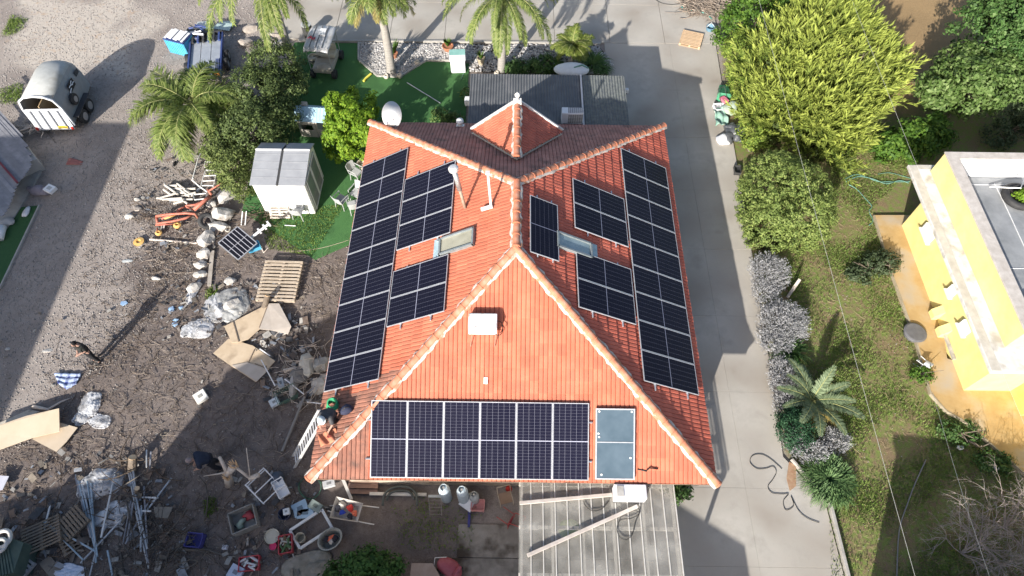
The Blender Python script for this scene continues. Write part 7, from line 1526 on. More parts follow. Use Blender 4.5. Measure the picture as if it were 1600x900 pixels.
for s_ in (-.95, .95):
    for y_ in (-.5, .15): wo = MB().cyl((s_-.09, y_, .3), (s_+.09, y_, .3), .3, n=18).build('wheel', mat('rubber', (.02, .02, .02)), t, bev=.02); MB().cyl((s_+.09*(1 if s_ > 0 else -1), y_, .3), (s_+.1*(1 if s_ > 0 else -1), y_, .3), .15, n=12).build('rim', mat('rim_grey', (.3, .3, .3)), wo)
MB().beam((.75, -1.6, .62), (-.4, -.6, .62), .16, .02).build('cross_strap', mat('strap_grey', (.15, .15, .17)), t)
t = thing('blue_crate_stack', 'bright blue ribbed plastic crate heaped with white slatted boxes', 'crate', tuple(at(288, 78, 0).xy)+(0,), R(-18))
bp_ = mat('cyan_plastic', (.07, .38, .62), (.12, .46, .70), rough=.5)
MB().box((0, 0, .4), (1.15, .8, .8)).build('body', bp_, t, bev=.02)
for k in range(10): MB().box((-.52+.115*k, -.41, .4), (.035, .03, .76)).build('rib', bp_, t)
MB().box((0, 0, .82), (1.18, .84, .05)).build('rim', nb, t)
for k in range(7): MB().box((0, 0, 0), (.13, .72, .03)).build('white_slat', wp, t, loc=(-.48+.16*k, .05*(k % 2), .88+.02*(k % 3)))
t = thing('pipe_bundle', 'bundle of dark blue and white tubes between blue crate and trailer', 'tubes', tuple(at(310, 66, 0).xy)+(0,), R(-8)); g_ = random.Random(5)
for k in range(14): x_ = g_.uniform(-.5, .5); y_ = g_.uniform(-.35, .35); a_ = g_.uniform(-.6, .6); z_ = .5+g_.uniform(0, .3); MB().tube([(x_-.35*math.cos(a_), y_-.35*math.sin(a_), z_), (x_+.35*math.cos(a_), y_+.35*math.sin(a_), z_+.05)], g_.uniform(.03, .06), 7).build('tube', (nb, wp, mat('dark_metal', (.05, .05, .05)))[k % 3], t)
MB().box((0, 0, .25), (1.1, .8, .5)).build('bin', mat('dark_metal', (.05, .05, .05)), t)
glm = mat('sheet_glass', (.34, .44, .42), (.42, .52, .50), rough=.15, spec=.8, scale=2)
board('greenish glass sheet lying behind the utility trailer right', [(330, 44), (345, 33), (366, 33), (358, 48)], [.15, .2, .2, .15], glm, .02, 'glass sheet', 'glass_sheet'); board('pale glass sheet lying behind the utility trailer left', [(303, 44), (309, 34), (327, 33), (329, 46)], [.15]*4, mat('pale_sheet_glass', (.42, .46, .46), (.52, .56, .56), rough=.2), .02, 'glass sheet', 'glass_sheet')
# golf cart
t = thing('golf_cart', 'golf cart with dented silver roof and a red rag on it', 'golf cart', (-9.55, 26.75, .03), R(-4))
cg = mat('cart_silver', (.50, .50, .51), (.62, .62, .63), rough=.45, metal=.2, scale=2, dirt=(.36, .34, .31)); cb = mat('cart_beige', (.36, .32, .26), (.44, .40, .34), rough=.5)
def rf(u, v):
    x_ = (u-.5)*1.28; y_ = (v-.5)*1.95; return (x_*(1-.08*(2*v-1)**4), y_, 1.84-.10*(2*u-1)**4-.08*(2*v-1)**6+.012*math.sin(u*2*PI*4.5))
MB().grid(rf, 36, 14).build('roof', cg, t, smooth=True, solid=.03)
for x_ in (-.3, 0, .3): MB().box((x_, 0, 1.865), (.03, 1.7, .02)).build('roof_rib', mat('dark_trim', (.14, .14, .15)), t)
MB().grid(lambda u, v: (-.5+.34*u, -.22+.16*v+.05*math.sin(u*6), 1.875+.02*math.sin(u*9+v*5)), 8, 4).build('red_rag', mat('red_rag', (.45, .06, .09), (.55, .1, .13), bump=.5), t, smooth=True, solid=.01)
MB().box((.1, .35, 1.875), (.3, .5, .02)).build('white_sheet', wp, t)
MB().box((0, 0, .42), (1.0, 1.6, .28)).build('chassis', cb, t, bev=.06); MB().blob((.05, -.62, .5), (.36, .24, .2), .05, 3).build('bonnet', cb, t, smooth=True); MB().box((0, .25, .68), (1.0, .45, .2)).build('seat', cream, t, bev=.05); MB().box((0, .5, .95), (1.0, .12, .4)).build('backrest', cream, t, bev=.05)
MB().ring((-.25, -.35, .95), .17, .018, 18, 6, M=Matrix.Rotation(R(-50), 3, 'X')).build('steering_wheel', mat('dark_metal', (.05, .05, .05)), t, smooth=True)
for sx_ in (-.54, .54):
    for sy_ in (-.75, .8): MB().tube([(sx_, sy_-.05, .5), (sx_, sy_, 1.82)], .02).build('pillar', pm_, t); MB().cyl((sx_-.1, sy_*.95, .22), (sx_+.1, sy_*.95, .22), .23, n=18).build('wheel', mat('rubber', (.02, .02, .02)), t, bev=.02)
b = at(495, 98); t = thing('barrel_pot', 'pale round barrel pot just in front of the golf cart', 'pot', (b.x-.1, b.y, .04)); MB().lathe([(.2, 0), (.27, .2), (.28, .3), (.24, .38), (.2, .38), (.19, .3), (.0, .3)], n=20).build('pot', cream, t); MB().lathe([(.282, .2), (.29, .24), (.282, .28)], n=20).build('band', mat('dark_trim', (.1, .1, .1)), t)
b = at(479, 42, .6); t = thing('dark_drum', 'dark drum behind the golf cart roof', 'drum', (b.x, b.y, .05)); MB().lathe([(.25, 0), (.27, .3), (.25, .7), (.0, .71)], n=18).build('drum', mat('dark_metal', (.05, .05, .05)), t); MB().lathe([(.26, .68), (.27, .72), (.0, .74)], n=18).build('lid', gpp, t)
# rocks
rk = mat('chalky_rock', (.38, .36, .33), (.60, .575, .54), scale=5, bump=.6, dirt=(.26, .22, .18), dscale=3, dlo=.52, dhi=.7); rk2 = mat('brown_rock', (.26, .22, .19), (.40, .36, .32), scale=4, bump=.5)
def rock(label, px, py, rx, ry, rz_, m, a_=0): b = at(px, py, 0); MB().blob((0, 0, rz_*.5), (rx, ry, rz_), .28, 2, seed=int(px+py), M=Matrix.Rotation(a_, 3, 'Z')).build('rock', m, None, loc=(b.x, b.y, 0), label=label, cat='rock')
for a_ in ((358, 308, .5, .38, .22, rk, .2, 'whitest flat boulder below the yellowish evergreen bush'), (346, 337, .42, .36, .28, rk, 0, 'large white boulder right of the black tyre'), (338, 356, .42, .28, .22, rk, -.2, 'white boulder directly below the black tyre'), (326, 375, .40, .38, .25, rk, .6, 'white boulder left of the ground solar panel'), (318, 398, .24, .30, .2, rk, .3, 'white boulder at the top end of the upright plank'), (316, 416, .25, .18, .15, rk, 0, 'white stone left of the upright plank middle'), (312, 430, .28, .2, .15, rk, .4, 'white stone left of the upright plank lower half'), (303, 452, .22, .3, .15, rk, -.5, 'white stone above the pale torn sack'), (330, 320, .2, .18, .14, rk, 0, 'small pale stone beside the red plough frame'), (433, 60, .5, .35, .3, rk2, .2, 'brown-pink rock by the golf cart left side'), (437, 74, .4, .28, .24, rk, 0, 'pale rock left of the golf cart roof front'), (420, 68, .35, .3, .25, rk2, .5, 'smaller brown rock left of the pale one by the golf cart'), (383, 70, .4, .3, .25, rk2, 0, 'brown rock in shade right of the utility trailer'), (390, 48, .5, .25, .2, rk2, .3, 'long brown rock slab at the top behind the trailer'), (360, 440, .22, .16, .12, rk, 0, 'pale stone among the plastic sheeting top'), (365, 478, .3, .22, .18, rk, .4, 'pale stone under the grey sheeting'), (245, 436, .16, .1, .08, rk, 0, 'small white stone beside the cracked bare soil'), (203, 340, .2, .12, .1, rk, 0, 'flat white stone on the gravel near the plough'), (215, 327, .16, .12, .1, rk2, 0, 'small brown stone near the dead weeds on gravel'), (216, 312, .14, .1, .1, rk, 0, 'tiny white stone above the dead weeds on gravel'), (221, 383, .2, .1, .08, rk, .2, 'flat pale stone below the yellow hub near the plough'), (200, 408, .2, .07, .03, mat('bluish_rag_stone', (.36, .38, .38), (.46, .48, .48)), .1, 'flat bluish slab on the gravel below the plough'), (12, 545, .12, .06, .02, rk, 0, 'pale splash-like stone in the shaded road'), (75, 548, .16, .07, .03, rk, .1, 'flat pale stone left of the standing person')): rock(a_[7], *a_[:7])
# black tyre
b = at(322, 343, .3); t = thing('tyre', 'worn black tyre lying against the white boulders', 'tyre', (b.x, b.y, .2), rot=(R(35), R(25), 0)); MB().ring((0, 0, 0), .27, .1, 24, 8).build('rubber', mat('rubber', (.02, .02, .02)), t, smooth=True); MB().ring((0, 0, 0), .19, .03, 20, 6).build('bead', mat('dark_trim', (.1, .1, .1)), t, smooth=True)
hose('hose', 'pale hose bit curled beside the ground solar panel', [(352, 354), (356, 352), (360, 356), (357, 362), (352, 360)], .025, mat('pale_hose', (.4, .4, .36)), .1)
# ground solar panel
P = [at(x, y, z) for (x, y), z in zip(((340, 379), (372, 355), (403, 381), (371, 405)), (.75, .75, .45, .45))]; C0 = sum(P, Vector())/4
ux = (P[2]-P[1]+P[3]-P[0])/2; uy = (P[1]-P[0]+P[2]-P[3])/2; nx_ = ux.normalized(); nz_ = ux.cross(uy).normalized(); ny_ = nz_.cross(nx_)
M = Matrix((nx_, ny_, nz_)).transposed().to_4x4(); M.translation = C0
t = thing('solar_panel', 'single tilted solar panel on the ground beside the blue box', 'solar panel'); t.matrix_world = M; w_, h_ = ux.length, uy.length
q = MB(); q.box((-w_/2, 0, 0), (.04, h_, .04)).box((w_/2, 0, 0), (.04, h_, .04)).box((0, -h_/2, 0), (w_-.05, .04, .039)).box((0, h_/2, 0), (w_-.05, .04, .039)); q.build('frame', alu, t)
MB().box((0, 0, 0), (w_-.04, h_-.04, .02)).build('cell_sheet', cell_material('small_cells', (.012, .013, .02), (.012, .013, .02), (.5, .5, .55), 2, 6, .03, .025, w_, h_, .9), t)
MB().tube([(0, 0, -.03), tuple(M.to_3x3().transposed()@Vector((0, 0, -C0.z)))], .04).build('stand', pm_, t)
crate('bright cyan crate tucked under the ground solar panel', 398, 388, R(30), .5, .35, .2, bp_, .02, rails=2)
A, B = at(388, 375, .35), at(420, 350, .9); t = thing('boat_engine_arm', 'white metal arm with notched end right of the ground solar panel', 'metal arm', A); MB(A).beam(tuple(A), tuple(B), .07, .07).build('arm', wp, t)
for k in (.55, .8, 1.0): p = A.lerp(B, k); MB(A).beam(tuple(p+Vector((-.1, .12, 0))), tuple(p+Vector((.1, -.12, .03))), .07, .06).build('prong', wp, t)
for px, lab in ((377, 'left thin white post above the ground solar panel'), (383, 'right thin white post above the ground solar panel')): A, B = at(px, 352, 0), at(px+2, 330, .5); o = MB(A).tube([tuple(A), tuple(B)], .022).build('post', wp, None, loc=tuple(A)); setp(o, lab, 'post')
A, B = at(327, 447, .05), at(332, 392, .1); o = MB(A).beam(tuple(A), tuple(B), .16, .05).build('plank', mat('grey_timber', (.3, .26, .22)), None, loc=tuple(A)); setp(o, 'weathered grey plank along the white boulders', 'plank')
A, B = at(234, 374, .06), at(308, 380, .06); o = MB(A).tube([tuple(A), tuple(B)], .045).build('pole', barkp, None, loc=tuple(A)); setp(o, 'long pale pole lying below the red plough', 'pole')
A, B = at(445, 352, .06), at(462, 353, .06); o = MB(A).tube([tuple(A), tuple(B)], .018).build('pole', wp, None, loc=tuple(A)); setp(o, 'short white rod on the lawn in front of the shed', 'rod')
# red plough / rake
rd = mat('faded_red_paint', (.42, .12, .08), (.52, .20, .14), rough=.6, scale=5, dirt=(.30, .14, .09)); yl = mat('faded_orange_paint', (.62, .36, .10), (.72, .48, .18), rough=.6, scale=5)
A0 = at(300, 330, 0); t = thing('farm_rake', 'faded red tractor rake with orange hubs lying on the gravel', 'farm machine', (A0.x, A0.y, 0))
def fr_(pts, r_, nm='frame_bar', m=rd, z=.35):
    P = [at(p[0], p[1], p[2] if len(p) > 2 else z)-Vector((A0.x, A0.y, 0)) for p in pts]; MB().tube([tuple(p) for p in P], r_, 8).build(nm, m, t, smooth=True)
fr_([(244, 338, .4), (262, 335, .5), (290, 333, .5), (304, 334, .45), (311, 342, .2)], .055); fr_([(244, 338), (246, 348)], .05); fr_([(244, 350), (268, 346), (290, 341), (300, 336)], .05); fr_([(252, 342), (276, 333), (284, 326)], .04); fr_([(246, 356, .2), (245, 368, .1)], .03); fr_([(270, 350), (243, 352)], .03)
fr_([(303, 328, .5), (318, 315, .6), (329, 306, .6)], .08); fr_([(290, 322), (305, 320), (316, 314)], .05); fr_([(294, 318), (292, 324), (302, 328)], .04); fr_([(327, 298, .6), (345, 287, .6), (352, 282, .6)], .035); fr_([(276, 330), (290, 322)], .045); fr_([(325, 296), (330, 304)], .06)
fr_([(257, 342), (275, 336)], .03, m=yl)
for px, py, r_, z_ in ((277, 352, .15, .2), (248, 364, .13, .12), (351, 280, .14, .5), (334, 244, .16, .5)):
    c_ = at(px, py, z_)-Vector((A0.x, A0.y, 0)); MB().lathe([(r_*.4, -.05), (r_, -.04), (r_*1.1, .03), (r_*.5, .07), (r_*.42, .02), (r_*.4, -.05)], tuple(c_), 16).build('hub', yl, t)
b = at(217, 378, .1); t = thing('wheel_hub', 'detached orange wheel hub on the gravel left of the plough', 'hub', (b.x, b.y, .05)); MB().lathe([(.07, 0), (.2, .02), (.22, .08), (.1, .1), (.08, .05)], n=18).build('hub', yl, t); MB().ring((0, 0, .03), .24, .02, 18, 5).build('rim', rs, t)
# white metal frames
def wframe(label, segs, m=fr, r_=.03, z=.35):
    A = at(segs[0][0][0], segs[0][0][1], 0); t = thing('metal_frame', label, 'frame', (A.x, A.y, 0))
    for s_ in segs: MB().tube([tuple(at(p[0], p[1], p[2] if len(p) > 2 else z)-Vector((A.x, A.y, 0))) for p in s_], r_, 6).build('bar', m, t)
wframe('thin white bent frame beside the yellowish evergreen bush', [[(301, 279), (309, 250), (318, 230)], [(318, 232), (328, 246), (338, 258)], [(300, 281), (310, 290), (324, 300)]])
wframe('white ladder-like metal rack above the plough', [[(320, 262), (320, 253), (334, 253), (340, 258), (339, 266)], [(314, 290), (321, 266), (339, 262)], [(333, 292), (340, 264)], [(319, 275), (337, 274)], [(317, 283), (335, 282)], [(322, 267), (338, 265)], [(316, 290), (334, 290)]], r_=.022)
wframe('grey tube rack lying left of the plough arm', [[(302, 304), (322, 302)], [(304, 312), (324, 310)], [(302, 304), (304, 312)], [(322, 302), (324, 310)]], m=pm_)
# pale post pile
g_ = random.Random(9); POSTS = []
for k in range(16):
    x_ = 260+g_.uniform(0, 38); y_ = 290+g_.uniform(0, 28); a_ = g_.choice([.1, -.2, .9, -.8, .4]); l = g_.uniform(8, 16); A, B = at(x_-l*math.cos(a_), y_+l*math.sin(a_)*.7, .1+.03*(k % 4)), at(x_+l*math.cos(a_), y_-l*math.sin(a_)*.7, .15+.04*(k % 3))
    o = MB(A).tube([tuple(A), tuple(B)], .05, 7).build('fence_post', mat('bleached_post', (.46, .42, .36), (.60, .56, .50), scale=4), None, loc=tuple(A)); POSTS.append((x_, y_, o))
for k, (x_, y_, o) in enumerate(sorted(POSTS, key=lambda q: q[0])): setp(o, f'bleached round post, {ORD[k]} from the left in the pile beside the white rack', 'post', 'bleached posts tumbled on the gravel')
for px, py, lab in ((257, 232, 'black stick-like boot under the drooping palm'), (273, 257, 'dark narrow bottle shadowing the gravel below the drooping palm')):
    b = at(px, py); MB().tube([(0, -.14, .05), (0, 0, .07), (.02, .16, .05)], [.04, .06, .03], 8).build('dark_object', mat('rubber', (.02, .02, .02)), None, loc=(b.x, b.y, 0), label=lab, cat='scrap')
# left edge building: grey board roof, kerb
zz = .9; P = [at(x, y, zz) for x, y in ((-60, 150), (5, 175), (26, 208), (46, 244), (40, 262), (22, 300), (4, 330), (-70, 400))]
C0 = Vector((P[0].x, P[0].y, 0)); t = thing('low_shed', 'low grey board-roofed shed at the left edge with a dark red stripe', 'shed', C0)
xw = -21.55; gb_ = mat('grey_boards', (.20, .20, .22), (.29, .29, .31), scale=3, rough=.85, rnd=.35, rndcol=(.12, .12, .13), streak=None, bump=.3)
ang = R(-56); ca_, sa_ = math.cos(ang), math.sin(ang)
# boards run down-right; built as planks parallel to the direction of the stripe
A0_, B0_ = at(-60, 186, zz), at(26, 284, zz); dv = (B0_-A0_); dv.z = 0; dv.normalize(); pv = Vector((-dv.y, dv.x, 0))
g_ = random.Random(8); ends = ((-50, 3, 334), (-27, 15, 312), (0, 25, 284), (8, 32, 276), (35, 47, 255), (46, 44, 236), (56, 28, 205))
s_ = -50
while s_ <= 56:
    for (s0, xa, ya), (s1, xb, yb) in zip(ends, ends[1:]):
        if s0 <= s_ <= s1: u = (s_-s0)/(s1-s0); ex, ey = xa+(xb-xa)*u, ya+(yb-ya)*u
    e_ = at(ex+g_.uniform(-1, 1), ey, zz); a_ = e_-dv*4.5
    MB(C0).beam((a_.x, a_.y, zz+g_.uniform(0, .02)), (e_.x, e_.y, zz-.12+g_.uniform(0, .02)), .175, .03).build('board', gb_, t); s_ += 5.2
MB(C0).beam((A0_.x, A0_.y, zz+.07), (B0_.x+dv.x*.05, B0_.y+dv.y*.05, zz-.03), .08, .04).build('red_stripe', mat('dark_red_strip', (.16, .03, .04), (.22, .05, .06)), t)
ed = [B0_+pv*(-1.3)-dv*1.3, B0_+pv*1.2-dv*.9, B0_+pv*1.4-dv*4.4, B0_-pv*1.3-dv*4.4]; MB(C0).prism([(p.x, p.y) for p in ed], 0, zz-.2).build('wall', nb_w, t)
kb = mat('shade_concrete', (.28, .27, .25), (.38, .37, .35), scale=2, coord='World'); kp = [tuple(at(x, y, .1)[:2]) for x, y in ((63, 250), (66, 262), (40, 310), (20, 342), (-40, 430), (-90, 430), (10, 290), (45, 240))]
o = MB().prism(kp, 0, .1).build('kerb_slab', kb); setp(o, kind='structure')
b = at(4, 370, .1); t = thing('white_roll', 'white foam roll standing on green turf at the left edge', 'roll', (b.x, b.y, .1)); MB().cyl((-.12, .45, .12), (.02, -.2, .12), .16, n=16).build('roll', wp, t, smooth=True); MB().cyl((.02, -.2, .12), (.025, -.23, .12), .06, n=10).build('core', gpp, t)
b = at(12, 348, .1); MB().blob((0, 0, .08), (.3, .18, .1), .2, 2).build('sack', mat('grey_cloth', (.32, .32, .32), (.42, .42, .42)), None, smooth=True, loc=(b.x, b.y, .08), label='pale grey sack above the white roll at the left edge', cat='sack')
b = at(40, 332, .1); MB().blob((0, 0, .05), (.12, .25, .06), .3, 2).build('rag', mat('white_bag_plastic', (.6, .6, .6)), None, smooth=True, loc=(b.x, b.y, .05), label='small pale rag on the green turf strip', cat='rag')
b = at(62, 302, 0); t = thing('duffel_bag', 'purplish grey bags on the shaded road beside the concrete kerb', 'bags', (b.x, b.y, 0)); 
for k, (dx, dy, r_) in enumerate(((0, 0, .28), (-.3, .12, .2), (.3, .02, .26))): MB().blob((dx, dy, r_*.6), (r_*1.2, r_*.8, r_*.7), .2, 2, seed=k).build('bag', mat('mauve_cloth', (.17, .15, .18), (.24, .22, .25), rough=.8, bump=.4), t, smooth=True)
b = at(79, 296, .4); t = thing('white_carton', 'white square carton on top of the purplish bags', 'carton', (b.x, b.y, .34), R(-25)); MB().box((0, 0, .08), (.42, .36, .16)).build('carton', wp, t, bev=.01); MB().box((0, 0, .165), (.2, .16, .01)).build('label_panel', gpp, t)
b = at(118, 253); MB().grid(lambda u, v: (-.35+.7*u, -.2+.4*v*(1-.4*u), .03+.05*math.sin(u*5)*math.sin(v*4)**2), 8, 6).build('red_rag', mat('dull_red_rag', (.28, .10, .09), (.34, .14, .12)), None, smooth=True, solid=.01, loc=(b.x, b.y, .01), label='dull red rag flat on the shaded gravel road', cat='rag')
# blue scraps near plastic heap
for k, (px, py) in enumerate(((268, 484), (283, 482), (276, 500), (195, 475), (274, 508))):
    b = at(px, py); MB().blob((0, 0, .04), (.12, .09, .05), .4, 1, seed=k).build('plastic_scrap', mat('blue_scrap', (.12, .28, .5), (.45, .55, .68), scale=9), None, loc=(b.x, b.y, 0), label=('leftmost small blue scrap just left of the plastic sheeting', 'topmost small blue scrap beside the pale torn sack', 'middle small blue scrap left of the round plastic bag', 'lone blue scrap on bare soil above the person shadow', 'lowest small blue scrap touching the round plastic bag')[k], cat='litter')
# junk under left eave: green basket, pipes, washed chairs
b = at(450, 620, .05); t = thing('green_wire_basket', 'green wire basket on the shaded soil near the left front roof corner', 'basket', (b.x, b.y, 0), R(30)); gw = mat('green_wire', (.06, .14, .10), (.1, .2, .15))
for z_, k_ in ((.05, .8), (.2, .9), (.35, 1)): MB().tube([(-.38*k_, -.25*k_, z_), (.38*k_, -.25*k_, z_), (.38*k_, .25*k_, z_), (-.38*k_, .25*k_, z_), (-.38*k_, -.25*k_, z_)], .012, 5).build('wire', gw, t)
for k in range(8): x_ = -.3+.6*k/7; MB().tube([(x_, -.25, .35), (x_*.85, -.2, .05), (x_*.85, .2, .05), (x_, .25, .35)], .007, 4).build('wire', gw, t)
for px, py, rx, ry, rzz, c_, lab in ((486, 572, .34, .42, .22, (.42, .40, .35), 'pale curved plastic shell standing in junk by the left eave'), (505, 575, .28, .3, .25, (.28, .27, .25), 'grey crumpled lump touching the left solar panel row'), (500, 602, .3, .35, .12, (.42, .4, .37), 'whitish flat slab under the lowest left panel'), (472, 590, .3, .25, .2, (.16, .15, .14), 'dark engine-like lump in the junk by the left eave'), (462, 598, .12, .4, .15, (.34, .32, .3), 'narrow pale board upright in the junk by the left eave')):
    b = at(px, py); MB().blob((0, 0, rzz*.6), (rx, ry, rzz), .35, 2, seed=px).build('scrap', mat('scrap_%d' % px, c_, tuple(v*1.35 for v in c_), scale=5, bump=.5), None, loc=(b.x, b.y, 0), label=lab, cat='scrap')
A, B = at(441, 705, .05), at(476, 620, .2); o = MB(A).tube([tuple(A), tuple(B)], .05, 8).build('pole', mat('grey_pole', (.24, .23, .22)), None, loc=tuple(A)); setp(o, 'long grey pole lying on shaded soil left of the ladder', 'pole')
for a_, b_, lab in (((430, 603), (408, 562), 'white rod lying across the flattened cardboard'), ((422, 556), (406, 545), 'short white rod beside the flattened cardboard'), ((480, 628), (512, 632), 'thin bar behind the ladder top'), ((445, 592), (475, 616), 'pinkish bent rod over the green wire basket')):
    A, B = at(*a_, .25), at(*b_, .28); o = MB(A).tube([tuple(A), tuple(B)], .022, 6).build('rod', wp, None, loc=tuple(A)); setp(o, lab, 'rod')
hose('hose_coil', 'coiled dark green hose under the bottom left roof corner', [(500, 770), (485, 780), (470, 770), (468, 755), (480, 745), (495, 748), (502, 762), (492, 778), (474, 776), (466, 760), (474, 748), (490, 744), (503, 755)], .022, mat('dark_green_hose', (.04, .09, .06), (.07, .13, .09)), .08)
hose('fallen_cable', 'pale thin cord lying in front of the shed across the soil', [(445, 392), (470, 392), (500, 388), (530, 380), (545, 375)], .012, mat('beige_tube', (.42, .34, .25)), .03, cat='cord')
# ================= PEOPLE =================
def skinmesh(name, verts, edges, radii, m, parent, sub=1):
    me = bpy.data.meshes.new(name); me.from_pydata(verts, edges, []); me.materials.append(m); o = link(name, me, parent)
    md = o.modifiers.new('skin', 'SKIN'); md.use_smooth_shade = True
    for i, r_ in enumerate(radii): me.skin_vertices[0].data[i].radius = (r_, r_) if not hasattr(r_, '__len__') else r_
    me.skin_vertices[0].data[0].use_root = True
    s_ = o.modifiers.new('sub', 'SUBSURF'); s_.levels = sub; s_.render_levels = sub; return o
def person(label, loc, rz, J, cols, hat=None, group=None, scale=1.0, tool=None):
    t = thing('person', label, 'person', loc, rz); t.scale = (scale,)*3
    skin_m = mat('skin', (.34, .20, .15), (.42, .26, .2), rough=.6, scale=6); sh = mat('cloth_'+cols[0][0], *cols[0][1:], rough=.9, scale=5, bump=.3); trm = mat('cloth_'+cols[1][0], *cols[1][1:], rough=.9, scale=5, bump=.3); hm_ = mat('hair_'+cols[2][0], *cols[2][1:], rough=.8)
    J = {k: Vector(v) for k, v in J.items()}
    V = [J['pelvis'], J['waist'], J['chest'], J['neck'], J['head0']]; E_ = [(0, 1), (1, 2), (2, 3), (3, 4)]; Rr = [(.13, .10), (.12, .09), (.15, .10), .055, .06]
    def chain(root, pts, rs_):
        p = root
        for q_, r_ in zip(pts, rs_): V.append(q_); Rr.append(r_); E_.append((p, len(V)-1)); p = len(V)-1
        return p
    for s_ in 'LR':
        e = chain(2, [J['sh'+s_], J['el'+s_], J['wr'+s_]], [.055, .048, .036]); wv = (J['wr'+s_]-J['el'+s_]).normalized(); sd_ = wv.cross(Vector((0, 0, 1))); sd_ = sd_.normalized() if sd_.length > .1 else Vector((1, 0, 0)); palm_ = J['wr'+s_]+wv*.07
        pi = chain(e, [palm_], [(.038, .018)])
        for k in range(4):
            o_ = sd_*(-.03+.02*k); l = (.07, .08, .078, .06)[k]; chain(pi, [palm_+o_+wv*.03, palm_+o_+wv*(.03+l*.5)+Vector((0, 0, -.012)), palm_+o_+wv*(.03+l*.85)+Vector((0, 0, -.035))], [.009, .0085, .007])
        chain(e, [J['wr'+s_]+wv*.03-sd_*.035*(1 if s_ == 'L' else -1), J['wr'+s_]+wv*.07-sd_*.06*(1 if s_ == 'L' else -1)], [.011, .009])
        chain(0, [J['hip'+s_], J['kn'+s_], J['an'+s_], J['to'+s_]], [.085, .058, .038, .035])
    skinmesh('body', V, E_, Rr, skin_m, t)
    # shirt
    V = [J['pelvis'], J['waist'], J['chest'], J['chest'].lerp(J['neck'], .8)]; E_ = [(0, 1), (1, 2), (2, 3)]; Rr = [(.23, .19), (.23, .2), (.25, .2), .11]
    for s_ in 'LR': chain(2, [J['sh'+s_], J['sh'+s_].lerp(J['el'+s_], 1.0)], [.10, .085])
    if cols[3]: 
        for s_ in 'LR': pass
    skinmesh('shirt', V, E_, Rr, sh, t)
    V = [J['pelvis'], J['waist'].lerp(J['pelvis'], .7)]; E_ = [(0, 1)]; Rr = [(.21, .18), .18]
    for s_ in 'LR': chain(0, [J['hip'+s_], J['kn'+s_], J['an'+s_]], [.125, .095, .075])
    skinmesh('trousers', V, E_, Rr, trm, t)
    for s_ in 'LR':
        a, b_ = J['an'+s_], J['to'+s_]; MB().blob(tuple(a.lerp(b_, .5)-Vector((0, 0, .02))), (.055, .14, .05), .02, 2, M=Matrix.Rotation(math.atan2(-(b_-a).x, (b_-a).y), 3, 'Z')).build('shoe', mat('shoe_black', (.03, .03, .03)), t, smooth=True)
    hd = J['head']; f_ = J.get('face', Vector((0, -1, 0))).normalized(); sd_ = f_.cross(Vector((0, 0, 1))).normalized(); up_ = sd_.cross(f_)
    H = Matrix((sd_, f_, up_)).transposed()
    q = MB().blob(tuple(hd), (.078, .098, .115), .02, 3, M=H); 
    q.blob(tuple(hd+H@Vector((0, .10, -.015))), (.014, .022, .022), 0, 1, M=H)
    for s_ in (-1, 1): q.blob(tuple(hd+H@Vector((s_*.08, 0, -.01))), (.012, .02, .03), 0, 1, M=H)
    h_ = q.build('head', skin_m, t, smooth=True)
    for s_ in (-1, 1): MB().blob(tuple(hd+H@Vector((s_*.032, .088, .012))), (.012, .008, .007), 0, 1, M=H).build('eye', mat('eye_dark', (.02, .015, .01)), h_)
    MB().blob(tuple(hd+H@Vector((0, .09, -.05))), (.024, .008, .006), 0, 1, M=H).build('mouth', mat('lip', (.35, .12, .10)), h_)
    if hat: MB().lathe([(.125, 0), (.13, .02), (.12, .08), (.08, .13), (.0, .145)], tuple(hd+up_*.01), 18, M=H).build('helmet', mat('helmet_'+hat[0], hat[1], rough=.35), t, smooth=True); MB().lathe([(.0, -.003), (.155, -.004), (.155, .008), (.12, .012)], tuple(hd+up_*.01+f_*.02), 18, M=H).build('helmet_brim', mat('helmet_'+hat[0], hat[1]), t)
    else: MB().blob(tuple(hd+H@Vector((0, -.025, .03))), (.088, .10, .105), .04, 3, M=H).build('hair', hm_, t, smooth=True)
    return t
b = at(154, 564)
person('person in dark clothes standing on sunlit gravel with forearms held forward', (b.x-.02, b.y, .0), R(-25), dict(pelvis=(0, 0, .95), waist=(0, .0, 1.1), chest=(0, 0, 1.33), neck=(0, -.02, 1.48), head0=(0, -.03, 1.55), head=(0, -.06, 1.64), face=(0, -1, -.45), shL=(-.19, 0, 1.42), elL=(-.22, -.02, 1.16), wrL=(-.06, -.22, 1.12), shR=(.19, 0, 1.42), elR=(.22, -.02, 1.16), wrR=(.08, -.24, 1.14), hipL=(-.1, 0, .9), knL=(-.11, -.03, .5), anL=(-.11, .0, .08), toL=(-.14, -.14, .04), hipR=(.1, 0, .9), knR=(.11, -.02, .5), anR=(.11, .02, .08), toR=(.14, -.12, .04)), (('dark_green', (.018, .022, .018), (.035, .03, .03)), ('black', (.012, .012, .014), (.022, .022, .025)), ('black', (.012, .01, .01)), None), scale=.93)
b = at(341, 729)
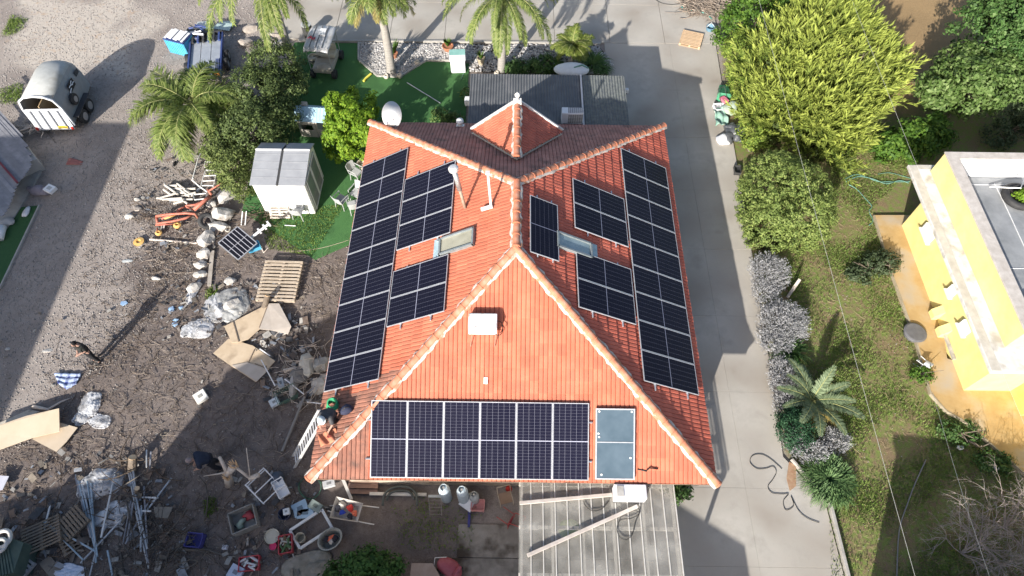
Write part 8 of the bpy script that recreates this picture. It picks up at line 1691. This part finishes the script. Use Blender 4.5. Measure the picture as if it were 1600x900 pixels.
person('person in navy clothes bending over in the shade left of the snapped tree', (b.x, b.y, 0), R(-60), dict(pelvis=(0, .05, .9), waist=(0, -.05, 1.02), chest=(0, -.2, 1.2), neck=(0, -.3, 1.3), head0=(0, -.36, 1.34), head=(0, -.42, 1.38), face=(0, -.6, -.8), shL=(-.19, -.22, 1.26), elL=(-.22, -.3, .98), wrL=(-.14, -.45, .8), shR=(.19, -.22, 1.26), elR=(.22, -.3, .98), wrR=(.12, -.47, .82), hipL=(-.1, .04, .86), knL=(-.15, -.06, .48), anL=(-.17, .06, .08), toL=(-.19, -.1, .04), hipR=(.1, .04, .86), knR=(.15, -.04, .48), anR=(.17, .1, .08), toR=(.2, -.05, .04)), (('navy', (.015, .022, .045), (.025, .035, .06)), ('ink', (.012, .014, .022), (.02, .022, .03)), ('grey', (.25, .2, .2)), None))
pz_ = on_plane('L', .45, 6.95, .03)
person('worker crouching on the front left roof corner in dark clothes and pale blue helmet', (pz_.x+.1, pz_.y, pz_.z), R(-20), dict(pelvis=(0, .12, .42), waist=(0, .04, .55), chest=(0, -.14, .74), neck=(0, -.25, .84), head0=(0, -.3, .88), head=(0, -.35, .94), face=(0, -.8, -.6), shL=(-.19, -.16, .8), elL=(-.26, -.3, .55), wrL=(-.18, -.42, .36), shR=(.19, -.16, .8), elR=(.27, -.28, .55), wrR=(.2, -.42, .4), hipL=(-.1, .1, .4), knL=(-.2, -.25, .42), anL=(-.18, -.02, .08), toL=(-.2, -.16, .03), hipR=(.1, .1, .4), knR=(.2, -.22, .45), anR=(.18, .05, .12), toR=(.2, -.1, .08)), (('charcoal', (.05, .05, .055), (.09, .09, .095)), ('black', (.012, .012, .014)), ('black', (.012, .01, .01)), None), hat=('pale_blue', (.50, .58, .60)), scale=.9)
p = on_plane('L', .55, 7.35, .1); t = thing('green_rope_bag', 'bright green rope coil on the tiles behind the crouching worker', 'rope', p); 
for k in range(4): MB().ring((0, .02*k, .04*k+.03), .17-.01*k, .03, 18, 6, M=Matrix.Rotation(.25*k-.3, 3, 'X')).build('coil', mat('green_rope', (.03, .28, .12), (.06, .38, .18), bump=.6), t, smooth=True)
p = on_plane('L', .55, 6.35, .05); t = thing('orange_bag', 'orange cloth bag open on the tiles in front of the crouching worker', 'bag', p, R(20)); MB().grid(lambda u, v: (-.28+.56*u, -.2+.4*v, .06+.08*math.sin(u*6+v*2)**2+.06*(u-.5)), 12, 10).build('cloth', mat('orange_cloth', (.5, .17, .09), (.58, .23, .14), bump=.4), t, smooth=True, solid=.015); MB().blob((.05, .02, .14), (.07, .05, .05), .3, 2).build('opening', mat('bag_dark', (.2, .04, .03)), t)
p = on_plane('L', 1.15, 7.1, .08); t = thing('tool_bag', 'dark blue tool bag on the tiles right of the crouching worker', 'bag', p, R(30)); MB().blob((0, 0, .1), (.2, .14, .13), .15, 2).build('bag', mat('navy_bag', (.03, .035, .07)), t, smooth=True); MB().tube([(-.1, 0, .2), (0, 0, .3), (.1, 0, .2)], .015).build('handle', mat('dark_metal', (.05, .05, .05)), t)
